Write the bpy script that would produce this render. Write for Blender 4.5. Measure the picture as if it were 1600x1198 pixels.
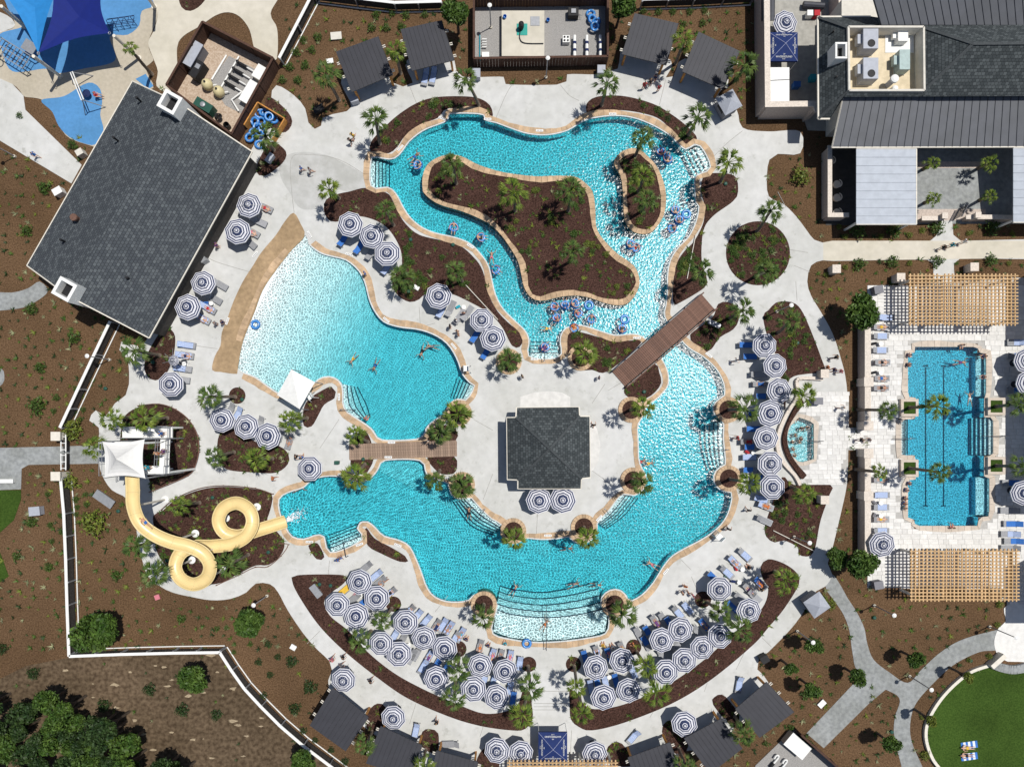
import bpy, bmesh, math, random
from mathutils import Vector, Matrix
from mathutils.geometry import tessellate_polygon
random.seed(7)
for o in list(bpy.data.objects): bpy.data.objects.remove(o)
scene = bpy.context.scene
col = scene.collection
R = math.radians
# ---------------------------------------------------------------- camera, sky, sun
S, H = 0.07, 78.0            # metres per photo pixel on the ground, drone height
NX, NY = 800.0, 665.0        # the pixel straight below the drone = world origin
def W(px, py, z=0.0):
    k = S * (1 - z / H)
    return ((px - NX) * k, (NY - py) * k)
def W3(px, py, z=0.0):
    x, y = W(px, py, z); return (x, y, z)
cam = bpy.data.cameras.new('camera'); camo = bpy.data.objects.new('camera', cam); col.objects.link(camo)
camo.location = (0, 0, H); camo.rotation_euler = (0, 0, 0)
cam.sensor_fit = 'HORIZONTAL'; cam.sensor_width = 36; cam.lens = 36 * H / (1600 * S)
cam.shift_y = (NY - 599.0) / 1600.0
cam.clip_start = 1; cam.clip_end = 1000
scene.camera = camo
sd = Vector((0.30, 0.155, 0.94)).normalized()      # towards the sun
el = math.asin(sd.z); az = math.atan2(sd.x, sd.y)
world = bpy.data.worlds.new('World'); scene.world = world; world.use_nodes = True
nt = world.node_tree; nt.nodes.clear()
sky = nt.nodes.new('ShaderNodeTexSky'); sky.sky_type = 'NISHITA'; sky.sun_disc = False
sky.sun_elevation = el; sky.sun_rotation = az
bg = nt.nodes.new('ShaderNodeBackground'); bg.inputs[1].default_value = 0.068
wo = nt.nodes.new('ShaderNodeOutputWorld')
nt.links.new(sky.outputs[0], bg.inputs[0]); nt.links.new(bg.outputs[0], wo.inputs[0])
sun = bpy.data.lights.new('sun', 'SUN'); sun.energy = 4.25; sun.angle = R(0.53); sun.color = (1, .965, .9)
suno = bpy.data.objects.new('sun', sun); col.objects.link(suno); suno.location = (40, 20, 120)
suno.rotation_euler = (-sd).to_track_quat('-Z', 'Y').to_euler()
scene.view_settings.view_transform = 'Standard'; scene.view_settings.look = 'None'
scene.view_settings.exposure = 0.0; scene.view_settings.gamma = 1
scene.cycles.transparent_max_bounces = 16
# ---------------------------------------------------------------- helpers
class MB:
    def __init__(s): s.v = []; s.f = []; s.m = []; s.uv = {}
    def face(s, pts, m=0, uv=None):
        i = len(s.v); s.v += [tuple(p) for p in pts]; s.f.append(tuple(range(i, i + len(pts)))); s.m.append(m)
        if uv: s.uv[len(s.f) - 1] = uv
    def box(s, c, d, rz=0, m=0, M=None):
        x, y, z = d[0] / 2, d[1] / 2, d[2] / 2
        P = [Vector((a * x, b * y, e * z)) for e in (-1, 1) for a, b in ((-1, -1), (1, -1), (1, 1), (-1, 1))]
        if M is None: M = Matrix.Translation(c) @ Matrix.Rotation(rz, 4, 'Z')
        else: M = Matrix.Translation(c) @ M
        i = len(s.v); s.v += [tuple(M @ p) for p in P]
        for q in ((3, 2, 1, 0), (4, 5, 6, 7), (0, 1, 5, 4), (1, 2, 6, 5), (2, 3, 7, 6), (3, 0, 4, 7)):
            s.f.append(tuple(i + k for k in q)); s.m.append(m)
    def beam(s, a, b, w, h, m=0):
        a, b = Vector(a), Vector(b); d = b - a; L = d.length
        if L < 1e-5: return
        q = d.to_track_quat('X', 'Z').to_matrix().to_4x4()
        s.box((a + b) / 2, (L, w, h), M=q, m=m)
    def tube(s, pts, r, n=8, m=0, cap=True, closed=False):
        pts = [Vector(p) for p in pts]; N = len(pts); i0 = len(s.v)
        for k, p in enumerate(pts):
            if closed: t = pts[(k + 1) % N] - pts[k - 1]
            else: t = pts[min(k + 1, N - 1)] - pts[max(k - 1, 0)]
            t.normalize(); up = Vector((0, 0, 1)) if abs(t.z) < .95 else Vector((1, 0, 0))
            a = t.cross(up).normalized(); b = a.cross(t)
            rr = r[k] if isinstance(r, (list, tuple)) else r
            for j in range(n):
                an = 2 * math.pi * j / n
                s.v.append(tuple(p + a * rr * math.cos(an) + b * rr * math.sin(an)))
        for k in range(N if closed else N - 1):
            k2 = (k + 1) % N
            for j in range(n):
                j2 = (j + 1) % n
                s.f.append((i0 + k * n + j, i0 + k * n + j2, i0 + k2 * n + j2, i0 + k2 * n + j)); s.m.append(m)
        if cap and not closed:
            s.f.append(tuple(i0 + j for j in range(n))); s.m.append(m)
            s.f.append(tuple(i0 + (N - 1) * n + j for j in reversed(range(n)))); s.m.append(m)
    def lathe(s, prof, n=16, c=(0, 0, 0), m=0):
        i0 = len(s.v)
        for r, z in prof:
            for j in range(n):
                a = 2 * math.pi * j / n; s.v.append((c[0] + r * math.cos(a), c[1] + r * math.sin(a), c[2] + z))
        for k in range(len(prof) - 1):
            for j in range(n):
                j2 = (j + 1) % n
                s.f.append((i0 + k * n + j, i0 + k * n + j2, i0 + (k + 1) * n + j2, i0 + (k + 1) * n + j)); s.m.append(m)
        s.f.append(tuple(i0 + (len(prof) - 1) * n + j for j in range(n))); s.m.append(m)
    def torus(s, c, Rr, r, n=20, k=8, m=0):
        s.tube([(c[0] + Rr * math.cos(2 * math.pi * i / n), c[1] + Rr * math.sin(2 * math.pi * i / n), c[2]) for i in range(n)], r, k, m, closed=True)
    def prism(s, poly, z0, z1, holes=(), m=0, side=None, sides=True):
        loops = [[Vector((p[0], p[1], 0)) for p in poly]] + [[Vector((p[0], p[1], 0)) for p in h] for h in holes]
        flat = [p for l in loops for p in l]
        i = len(s.v); s.v += [(p.x, p.y, z1) for p in flat]
        for t in tessellate_polygon(loops):
            a, b, c = (flat[k] for k in t)
            q = t if (b - a).cross(c - a).z > 0 else (t[0], t[2], t[1])
            s.f.append(tuple(i + k for k in q)); s.m.append(m)
        if sides and z0 < z1:
            for l in loops:
                n = len(l); ar = sum(l[k].x * l[(k + 1) % n].y - l[(k + 1) % n].x * l[k].y for k in range(n))
                for k in range(n):
                    a, b = l[k], l[(k + 1) % n]
                    if (ar < 0) == (l is loops[0]): a, b = b, a
                    s.face([(a.x, a.y, z0), (b.x, b.y, z0), (b.x, b.y, z1), (a.x, a.y, z1)], m if side is None else side)
    def mesh(s, name, mats, smooth=False):
        me = bpy.data.meshes.new(name); me.from_pydata(s.v, [], s.f)
        for m in (mats if isinstance(mats, (list, tuple)) else [mats]): me.materials.append(m)
        me.polygons.foreach_set('material_index', s.m)
        if smooth: me.polygons.foreach_set('use_smooth', [True] * len(me.polygons))
        if s.uv:
            l = me.uv_layers.new(name='UVMap')
            for fi, uv in s.uv.items():
                p = me.polygons[fi]
                for k, li in enumerate(p.loop_indices): l.data[li].uv = uv[k]
        me.update(); return me
    def build(s, name, mats, parent=None, loc=(0, 0, 0), rz=0, smooth=False):
        return obj(name, s.mesh(name, mats, smooth), parent, loc, rz)
def obj(name, me, parent=None, loc=(0, 0, 0), rz=0):
    o = bpy.data.objects.new(name, me); col.objects.link(o)
    o.location = loc
    if isinstance(rz, (tuple, list)): o.rotation_euler = rz
    else: o.rotation_euler = (0, 0, rz)
    if parent: o.parent = parent
    return o
def tag(o, label, cat, group=None):
    o['label'] = label; o['category'] = cat
    if group: o['group'] = group
    return o
def thing(name, label, cat, loc=(0, 0, 0), rz=0, group=None):
    return tag(obj(name, None, None, loc, rz), label, cat, group)
def struct(o, kind='structure'): o['kind'] = kind; return o
CACHE = {}
def cached(key, fn):
    if key not in CACHE: CACHE[key] = fn()
    return CACHE[key]
def smooth_closed(pts, step=4.0):
    out = []; n = len(pts)
    for i in range(n):
        p0, p1, p2, p3 = pts[i - 1], pts[i], pts[(i + 1) % n], pts[(i + 2) % n]
        L = math.dist(p1, p2); k = max(1, int(L / step))
        for j in range(k):
            t = j / k
            out.append(tuple(.5 * (2 * p1[a] + (p2[a] - p0[a]) * t + (2 * p0[a] - 5 * p1[a] + 4 * p2[a] - p3[a]) * t * t + (3 * p1[a] - p0[a] - 3 * p2[a] + p3[a]) * t ** 3) for a in (0, 1)))
    return out
def smooth_open(pts, k=6):
    out = []; n = len(pts)
    for i in range(n - 1):
        p0, p1, p2, p3 = pts[max(i - 1, 0)], pts[i], pts[i + 1], pts[min(i + 2, n - 1)]
        for j in range(k):
            t = j / k
            out.append(tuple(.5 * (2 * p1[a] + (p2[a] - p0[a]) * t + (2 * p0[a] - 5 * p1[a] + 4 * p2[a] - p3[a]) * t * t + (3 * p1[a] - p0[a] - 3 * p2[a] + p3[a]) * t ** 3) for a in range(len(p1))))
    out.append(tuple(pts[-1])); return out
def wp(pts, z=0): return [W(x, y, z) for x, y in pts]
def area(p): return .5 * sum(p[i][0] * p[(i + 1) % len(p)][1] - p[(i + 1) % len(p)][0] * p[i][1] for i in range(len(p)))
def offset(poly, d):
    """d > 0 grows the polygon"""
    n = len(poly); sg = 1 if area(poly) > 0 else -1; out = []
    for i in range(n):
        a, b, c = poly[i - 1], poly[i], poly[(i + 1) % n]
        t = (c[0] - a[0], c[1] - a[1]); L = math.hypot(*t) or 1
        out.append((b[0] + sg * t[1] / L * d, b[1] - sg * t[0] / L * d))
    return out
def inside(p, poly):
    x, y = p; r = False; n = len(poly); j = n - 1
    for i in range(n):
        xi, yi = poly[i]; xj, yj = poly[j]
        if (yi > y) != (yj > y) and x < (xj - xi) * (y - yi) / (yj - yi) + xi: r = not r
        j = i
    return r
def circle(cx, cy, r, n=28): return [(cx + r * math.cos(2 * math.pi * k / n), cy + r * math.sin(2 * math.pi * k / n)) for k in range(n)]
# ---------------------------------------------------------------- materials
MATS = {}
def mat(name, c, rough=.7, var=.15, scale=3.0, bump=0.0, bscale=None, c2=None, metal=0, rand=0.0, spec=.3, detail=5, island=0.0, lo=.35, hi=.65):
    if name in MATS: return MATS[name]
    m = bpy.data.materials.new(name); m.use_nodes = True; n = m.node_tree; b = n.nodes['Principled BSDF']
    b.inputs['Roughness'].default_value = rough; b.inputs['Metallic'].default_value = metal
    b.inputs['Specular IOR Level'].default_value = spec
    tc = n.nodes.new('ShaderNodeTexCoord'); nz = n.nodes.new('ShaderNodeTexNoise')
    nz.inputs['Scale'].default_value = scale; nz.inputs['Detail'].default_value = detail
    n.links.new(tc.outputs['Object'], nz.inputs['Vector'])
    rp = n.nodes.new('ShaderNodeValToRGB'); rp.color_ramp.elements[0].position = lo; rp.color_ramp.elements[1].position = hi
    d = c2 if c2 else tuple(x * (1 + var) for x in c)
    rp.color_ramp.elements[0].color = (*(tuple(x * (1 - var) for x in c) if not c2 else c), 1); rp.color_ramp.elements[1].color = (*d, 1)
    n.links.new(nz.outputs[0], rp.inputs[0]); out = rp.outputs[0]
    if rand or island:
        hs = n.nodes.new('ShaderNodeHueSaturation'); mr = n.nodes.new('ShaderNodeMapRange')
        if island:
            g = n.nodes.new('ShaderNodeNewGeometry'); n.links.new(g.outputs['Random Per Island'], mr.inputs[0]); q = island
        else:
            g = n.nodes.new('ShaderNodeObjectInfo'); n.links.new(g.outputs['Random'], mr.inputs[0]); q = rand
        mr.inputs[3].default_value = 1 - q; mr.inputs[4].default_value = 1 + q
        n.links.new(mr.outputs[0], hs.inputs['Value']); n.links.new(out, hs.inputs['Color']); out = hs.outputs[0]
    n.links.new(out, b.inputs['Base Color'])
    if bump:
        n2 = n.nodes.new('ShaderNodeTexNoise'); n2.inputs['Scale'].default_value = bscale or scale * 4; n2.inputs['Detail'].default_value = 6
        n.links.new(tc.outputs['Object'], n2.inputs['Vector'])
        bp = n.nodes.new('ShaderNodeBump'); bp.inputs['Strength'].default_value = bump; bp.inputs['Distance'].default_value = .05
        n.links.new(n2.outputs[0], bp.inputs['Height']); n.links.new(bp.outputs[0], b.inputs['Normal'])
    MATS[name] = m; return m
def leafmat(name, c, c2, rand=.25):
    m = mat(name, c, .55, scale=1.5, c2=c2, island=.45, spec=.25)
    return m
def two_scale(m, scale, amt, lo=.4, hi=.62):
    """large soft stains over an existing material's colour"""
    n = m.node_tree; b = n.nodes['Principled BSDF']; src = b.inputs['Base Color'].links[0].from_socket
    tc = n.nodes.new('ShaderNodeTexCoord'); nz = n.nodes.new('ShaderNodeTexNoise'); nz.inputs['Scale'].default_value = scale
    nz.inputs['Detail'].default_value = 8; nz.inputs['Roughness'].default_value = .65
    n.links.new(tc.outputs['Object'], nz.inputs['Vector'])
    rp = n.nodes.new('ShaderNodeValToRGB'); rp.color_ramp.elements[0].position = lo; rp.color_ramp.elements[1].position = hi
    rp.color_ramp.elements[0].color = (amt, amt, amt * .97, 1); rp.color_ramp.elements[1].color = (1, 1, 1, 1)
    n.links.new(nz.outputs[0], rp.inputs[0])
    mx = n.nodes.new('ShaderNodeMix'); mx.data_type = 'RGBA'; mx.blend_type = 'MULTIPLY'; mx.inputs[0].default_value = 1
    n.links.new(src, mx.inputs[6]); n.links.new(rp.outputs[0], mx.inputs[7]); n.links.new(mx.outputs[2], b.inputs['Base Color'])
    return m
CONC = two_scale(mat('concrete', (.56, .56, .55), .85, .05, 1.2, .1, 30), .13, .86)
two_scale(CONC, .9, .80, .30, .42); two_scale(CONC, .35, .74, .31, .36)
CONC2 = two_scale(mat('concrete_tan', (.58, .54, .46), .85, .05, 1.2, .1, 30), .2, .88)
SOIL = two_scale(mat('pine_straw', (.080, .046, .024), .95, scale=7, c2=(.178, .108, .060), bump=.9, bscale=14, detail=10, spec=.1), .09, .72)
MULCH = two_scale(mat('mulch', (.028, .014, .011), .95, scale=8, c2=(.105, .055, .043), bump=1.0, bscale=16, detail=10, spec=.1), .3, .75)
LAWN = two_scale(mat('lawn', (.032, .066, .010), .9, scale=6, c2=(.058, .105, .018), bump=.6, bscale=40, detail=10, spec=.1), .12, .7)
PAVER = two_scale(mat('paver_grey', (.24, .25, .255), .85, scale=2.5, c2=(.33, .345, .345), bump=.3, bscale=12, detail=8), .4, .8)
TRAV = mat('travertine', (.65, .64, .62), .8, .07, 2.0, .15, 20, rand=.09)
TRAVI = mat('travertine_joined', (.65, .64, .62), .8, .07, 2.0, .15, 20, island=.09)
GROUT = mat('grout', (.42, .41, .39), .9, .1)
SAND = two_scale(mat('sand_concrete', (.40, .28, .165), .9, .14, 2.2, .3, 16), .25, .74)
COPE = mat('coping_stone', (.46, .325, .205), .85, .16, 2.0, .4, 9, island=.16)
GUT = mat('pool_gutter', (.55, .57, .57), .6, .06, 6, island=.06)
PLAST = mat('pool_plaster', (.82, .88, .90), .8, .04, 1.0)
TILE = mat('dark_tile', (.02, .05, .09), .4, .2, 9)
PLAY = two_scale(mat('play_beige', (.46, .41, .33), .9, .06, 3), .2, .88)
PBLUE = two_scale(mat('play_blue', (.085, .25, .50), .9, .06, 3), .3, .88)
PNAVY = mat('navy_cloth', (.012, .028, .12), .8, .1, 2)
NAVYU = mat('umbrella_navy', (.028, .040, .095), .85, .08, 3)
WHITEU = mat('umbrella_white', (.62, .62, .66), .85, .04, 3)
WHITE = mat('white_paint', (.75, .75, .73), .5, .04, 3)
OFFW = mat('off_white', (.66, .62, .54), .6, .06, 3)
GREYM = mat('grey_metal', (.30, .31, .33), .45, .08, 4, metal=.3)
DARKM = mat('dark_metal', (.045, .048, .06), .5, .1, 3, metal=.2)
BLACK = mat('black', (.012, .012, .014), .6, .2, 4)
SLING = mat('sling_grey', (.28, .285, .30), .8, .1, 8, rand=.15)
TBLUE = mat('towel_blue', (.045, .16, .48), .95, .1, 6)
TWHITE = mat('towel_white', (.68, .72, .78), .95, .05, 6)
WOOD = mat('wood_tan', (.50, .33, .17), .75, .22, 4, rand=.14)
WOODO = mat('wood_orange', (.48, .22, .055), .7, .2, 4, rand=.1)
WOODB = mat('wood_brown', (.155, .085, .062), .75, .2, 5, rand=.16)
WOODG = mat('wood_boardwalk', (.27, .19, .14), .8, .2, 5, rand=.17)
FENCEB = mat('fence_brown', (.075, .038, .026), .8, .2, 4, rand=.12)
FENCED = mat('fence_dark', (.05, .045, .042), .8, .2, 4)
GRAVEL = mat('gravel', (.20, .195, .19), .95, scale=14, c2=(.40, .385, .37), bump=.7, bscale=30, detail=8)
TANGR = mat('sandy_gravel', (.36, .265, .19), .95, scale=6, c2=(.52, .42, .33), bump=.5, bscale=30, detail=8)
CREAM = mat('tank_cream', (.58, .50, .29), .45, .06, 3)
SLIDE = mat('slide_yellow', (.70, .55, .27), .34, .05, 1.0, spec=.5)
GREEN = mat('green_plastic', (.018, .075, .055), .5, .1, 3)
TEALG = mat('teal_panel', (.02, .30, .25), .5, .1, 3)
BLUEP = mat('blue_vinyl', (.018, .15, .48), .25, .1, 2, spec=.5)
ACU = mat('ac_grey', (.36, .38, .43), .5, .06, 3)
STUC = mat('stucco', (.60, .57, .51), .8, .06, 3)
BRICK = mat('wall_brick', (.47, .40, .35), .85, .15, 6, .3, 12)
ROOFBEIGE = two_scale(mat('roof_beige', (.66, .56, .40), .8, .06, 2), .5, .85)
BARK = mat('palm_trunk', (.17, .135, .105), .9, .3, 5, .6, 12)
TRUNK = mat('tree_trunk', (.10, .075, .055), .9, .3, 5, .6, 12)
PALML = leafmat('palm_leaf', (.055, .105, .012), (.16, .20, .03))
PALML2 = leafmat('palm_leaf_dark', (.035, .075, .014), (.10, .14, .03))
LEAF1 = leafmat('leaf_green', (.028, .065, .010), (.075, .125, .022))
LEAF2 = leafmat('leaf_yellow', (.085, .12, .016), (.16, .185, .03))
LEAF3 = leafmat('leaf_dark', (.014, .034, .010), (.04, .07, .018))
LEAF4 = leafmat('leaf_pale', (.15, .17, .08), (.27, .27, .15))
SKIN = [mat('skin_' + str(i), c, .55, .06, 8) for i, c in enumerate([(.52, .30, .20), (.42, .22, .14), (.58, .36, .26)])]
HAIR = [mat('hair_' + str(i), c, .6, .2, 20) for i, c in enumerate([(.03, .018, .012), (.10, .055, .03), (.30, .2, .1)])]
CL = {k: mat('cloth_' + k, c, .85, .1, 10) for k, c in dict(red=(.42, .03, .04), blue=(.03, .12, .38), navy=(.015, .025, .09), black=(.015, .015, .018), white=(.66, .66, .66), teal=(.03, .33, .42), yellow=(.66, .42, .05), pink=(.55, .18, .22), orange=(.52, .16, .05), purple=(.14, .05, .17), grey=(.2, .2, .22)).items()}
def uv_shingle(name, c, c2, bw=.36, bh=.30, light=.5):
    m = bpy.data.materials.new(name); m.use_nodes = True; n = m.node_tree; b = n.nodes['Principled BSDF']; b.inputs['Roughness'].default_value = .9
    b.inputs['Specular IOR Level'].default_value = .15
    tc = n.nodes.new('ShaderNodeTexCoord'); br = n.nodes.new('ShaderNodeTexBrick')
    n.links.new(tc.outputs['UV'], br.inputs['Vector']); br.inputs['Scale'].default_value = 1
    br.inputs['Brick Width'].default_value = bw; br.inputs['Row Height'].default_value = bh; br.inputs['Mortar Size'].default_value = .018
    br.inputs['Bias'].default_value = -.35
    br.inputs['Color1'].default_value = (*c, 1); br.inputs['Color2'].default_value = (*c2, 1); br.inputs['Mortar'].default_value = (*[x * .35 for x in c], 1)
    n.links.new(br.outputs[0], b.inputs['Base Color'])
    bp = n.nodes.new('ShaderNodeBump'); bp.inputs['Strength'].default_value = .5; bp.inputs['Distance'].default_value = .02; bp.invert = True
    n.links.new(br.outputs['Fac'], bp.inputs['Height']); n.links.new(bp.outputs[0], b.inputs['Normal']); return m
SHING = uv_shingle('shingle_grey', (.058, .066, .076), (.125, .14, .15))
SHING2 = uv_shingle('shingle_dark', (.046, .054, .058), (.115, .13, .135))
CAPR = mat('ridge_shingle', (.055, .062, .066), .9, .15, 6)
METR = two_scale(mat('metal_roof', (.115, .12, .135), .5, .05, 1, metal=.25), .3, .92)
METC = mat('cabana_roof', (.030, .031, .040), .55, .08, 1, metal=.1)
METS = mat('silver_roof', (.34, .37, .42), .6, .06, 1.5, .35, 1.8, metal=.15)
def water_mat(name, dens, scale=3.3, contrast=.60, slope=.16, hi=1.0, ccol=(0.0, .84, .905)):
    m = bpy.data.materials.new(name); m.use_nodes = True; n = m.node_tree; n.nodes.clear()
    N = n.nodes.new; L = n.links.new
    out = N('ShaderNodeOutputMaterial'); tc = N('ShaderNodeTexCoord')
    nz = N('ShaderNodeTexNoise'); nz.inputs['Scale'].default_value = .9; nz.inputs['Detail'].default_value = 3
    L(tc.outputs['Object'], nz.inputs['Vector'])
    vm = N('ShaderNodeVectorMath'); vm.operation = 'MULTIPLY_ADD'; vm.inputs[1].default_value = (.7, .7, .7)
    L(nz.outputs['Color'], vm.inputs[0]); L(tc.outputs['Object'], vm.inputs[2])
    nz2 = N('ShaderNodeTexNoise'); nz2.inputs['Scale'].default_value = 3.2; nz2.inputs['Detail'].default_value = 2; L(tc.outputs['Object'], nz2.inputs['Vector'])
    vm2 = N('ShaderNodeVectorMath'); vm2.operation = 'MULTIPLY_ADD'; vm2.inputs[1].default_value = (.34, .34, .34); L(nz2.outputs['Color'], vm2.inputs[0]); L(vm.outputs[0], vm2.inputs[2])
    lo = 1 - contrast; nets = []  # caustic light net painted into the water's transmission tint, not refracted
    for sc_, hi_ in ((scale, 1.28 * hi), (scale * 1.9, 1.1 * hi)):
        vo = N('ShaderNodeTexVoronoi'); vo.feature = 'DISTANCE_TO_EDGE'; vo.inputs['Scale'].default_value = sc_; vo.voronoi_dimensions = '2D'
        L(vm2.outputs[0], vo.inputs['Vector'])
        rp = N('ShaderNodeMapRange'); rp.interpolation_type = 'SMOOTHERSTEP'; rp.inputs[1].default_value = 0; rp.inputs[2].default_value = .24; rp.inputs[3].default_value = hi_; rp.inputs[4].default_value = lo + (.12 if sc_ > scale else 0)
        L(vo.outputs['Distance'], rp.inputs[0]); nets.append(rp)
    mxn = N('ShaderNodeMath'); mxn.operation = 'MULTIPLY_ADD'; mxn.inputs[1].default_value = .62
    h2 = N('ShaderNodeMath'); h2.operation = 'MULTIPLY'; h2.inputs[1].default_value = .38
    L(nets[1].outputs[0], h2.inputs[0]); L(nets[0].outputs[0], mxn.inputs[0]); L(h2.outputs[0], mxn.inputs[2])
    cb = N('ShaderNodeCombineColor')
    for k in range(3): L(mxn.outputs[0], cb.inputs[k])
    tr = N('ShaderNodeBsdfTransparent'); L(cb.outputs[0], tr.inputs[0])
    # ripples: bump for the mirror part only
    w = N('ShaderNodeTexNoise'); w.inputs['Scale'].default_value = 3.6; w.inputs['Detail'].default_value = 3; L(tc.outputs['Object'], w.inputs['Vector'])
    bp = N('ShaderNodeBump'); bp.inputs['Strength'].default_value = slope; bp.inputs['Distance'].default_value = .35
    L(w.outputs[0], bp.inputs['Height'])
    gl = N('ShaderNodeBsdfGlossy'); gl.inputs['Roughness'].default_value = .17; L(bp.outputs[0], gl.inputs['Normal'])
    fr = N('ShaderNodeFresnel'); fr.inputs['IOR'].default_value = 1.33; L(bp.outputs[0], fr.inputs['Normal'])
    mx = N('ShaderNodeMixShader'); L(fr.outputs[0], mx.inputs[0]); L(tr.outputs[0], mx.inputs[1]); L(gl.outputs[0], mx.inputs[2])
    L(mx.outputs[0], out.inputs['Surface'])
    va = N('ShaderNodeVolumeAbsorption'); va.inputs['Color'].default_value = (*ccol, 1); va.inputs['Density'].default_value = dens
    L(va.outputs[0], out.inputs['Volume']); return m
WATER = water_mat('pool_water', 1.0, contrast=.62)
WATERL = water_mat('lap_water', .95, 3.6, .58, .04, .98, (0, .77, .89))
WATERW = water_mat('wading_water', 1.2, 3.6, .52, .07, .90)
WILD = two_scale(mat('wild_ground', (.074, .050, .031), .95, scale=2.4, c2=(.165, .118, .076), bump=.7, bscale=20, detail=12, spec=.1), .12, .72)
# ---------------------------------------------------------------- outlines traced from the photo (pixels)
RIVMAIN = [(1063,531),(1078,546),(1097,557),(1112,570),(1122,582),(1130,600),(1131,617),(1122,623),(1113,634),(1115,648),(1129,659),(1129,682),(1131,705),(1132,725),(1122,730),(1114,742),(1116,757),(1127,767),(1142,770),(1140,790),(1132,810),(1117,827),(1095,842),(1070,855),(1050,867),(1037,882),(1027,898),(1017,913),(1000,930),(982,938),(980,930),(972,922),(960,919),(948,923),(939,933),(939,948),(950,963),(947,987),(925,994),(882,1000),(837,1002),(797,997),(770,988),(774,962),(778,945),(770,930),(755,924),(740,928),(732,936),(717,939),(697,938),(678,930),(667,915),(661,898),(652,875),(640,852),(622,842),(600,836),(586,822),(575,814),(562,815),(557,825),(565,842),(517,862),(507,837),(492,835),(475,841),(457,837),(447,822),(438,800),(437,780),(450,770),(475,762),(485,752),(500,746),(520,744),(540,747),(560,755),(580,747),(592,733),(600,720),(656,720),(665,740),(675,747),(688,751),(700,756),(703,770),(712,779),(727,779),(736,778),(745,789),(757,801),(768,811),(783,820),(787,838),(797,846),(810,845),(822,841),(845,843),(870,842),(890,839),(895,846),(908,850),(922,846),(931,836),(934,824),(934,815),(950,800),(972,773),(990,775),(1003,768),(1010,755),(1009,740),(1003,730),(999,720),(998,690),(997,664),(1003,654),(1008,642),(1012,634),(1025,625),(1038,612),(1045,600),(1044,580),(1033,558),
 (1007,527),(987,521),(962,523),(937,516),(907,507),(885,511),(877,520),(874,532),(873,557),(828,557),(828,532),(822,517),(812,507),(799,495),(785,480),(775,460),(770,440),(764,415),(752,397),(735,380),(710,370),(682,364),(660,355),(642,340),(630,322),(620,303),(607,292),(581,291),(581,247),(585,246),(612,250),(627,240),(640,222),(662,205),(687,195),(700,189),(703,179),(755,180),(758,189),(775,193),(799,202),(825,210),(855,212),(887,205),(912,190),(937,184),(965,182),(992,186),(1020,197),(1045,212),(1060,227),(1072,235),(1091,227),(1109,262),(1086,275),(1085,300),(1086,317),(1091,320),(1087,345),(1075,370),(1060,385),(1047,405),(1042,430),(1042,455),(1039,480),(1038,497)]
ISL1 = [(661,300),(660,280),(665,262),(677,250),(700,242),(722,245),(745,257),(775,267),(800,272),(837,276),(875,275),(900,277),(915,287),(926,300),(930,325),(932,357),(945,377),(965,397),(987,412),(997,427),(999,445),(992,462),(980,475),(960,477),(940,472),(920,465),(900,462),(875,464),(850,470),(832,467),(820,452),(815,432),(810,410),(800,392),(785,370),(767,352),(745,340),(720,330),(692,322),(677,315),(665,305)]
ISL2 = [(960,250),(970,238),(985,232),(1000,234),(1010,243),(1022,255),(1032,272),(1040,300),(1039,330),(1030,350),(1015,365),(1000,366),(985,360),(976,345),(974,325),(973,300),(970,278),(961,262)]
WADE = [(477,368),(482,382),(500,396),(520,402),(540,407),(557,420),(567,435),(572,450),(576,467),(585,487),(600,504),(625,512),(650,515),(672,521),(692,532),(705,546),(715,565),(722,585),(735,600),(741,603),(735,614),(728,624),(715,622),(703,629),(697,640),(692,648),(676,657),(664,670),(656,684),(595,686),(585,673),(575,664),(560,654),(542,642),(537,633),(537,615),(534,598),(520,588),(502,589),(490,598),(470,613),(440,615),(420,603),(399,588),(372,575),(377,545),(385,520),(399,485),(412,452),(432,422),(455,392)]
LAP = [(1429,542),(1527,542),(1527,551),(1540,552),(1540,620),(1537,622),(1537,652),(1551,652),(1551,712),(1537,712),(1537,744),(1545,745),(1545,806),(1528,808),(1528,821),(1429,821),(1429,811),(1418,810),(1418,750),(1430,749),(1430,711),(1408,711),(1408,655),(1430,655),(1430,621),(1418,620),(1418,552),(1429,551)]
SPA = [(1248,652),(1271,660),(1271,717),(1249,723),(1233,708),(1229,685),(1233,667)]
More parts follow.
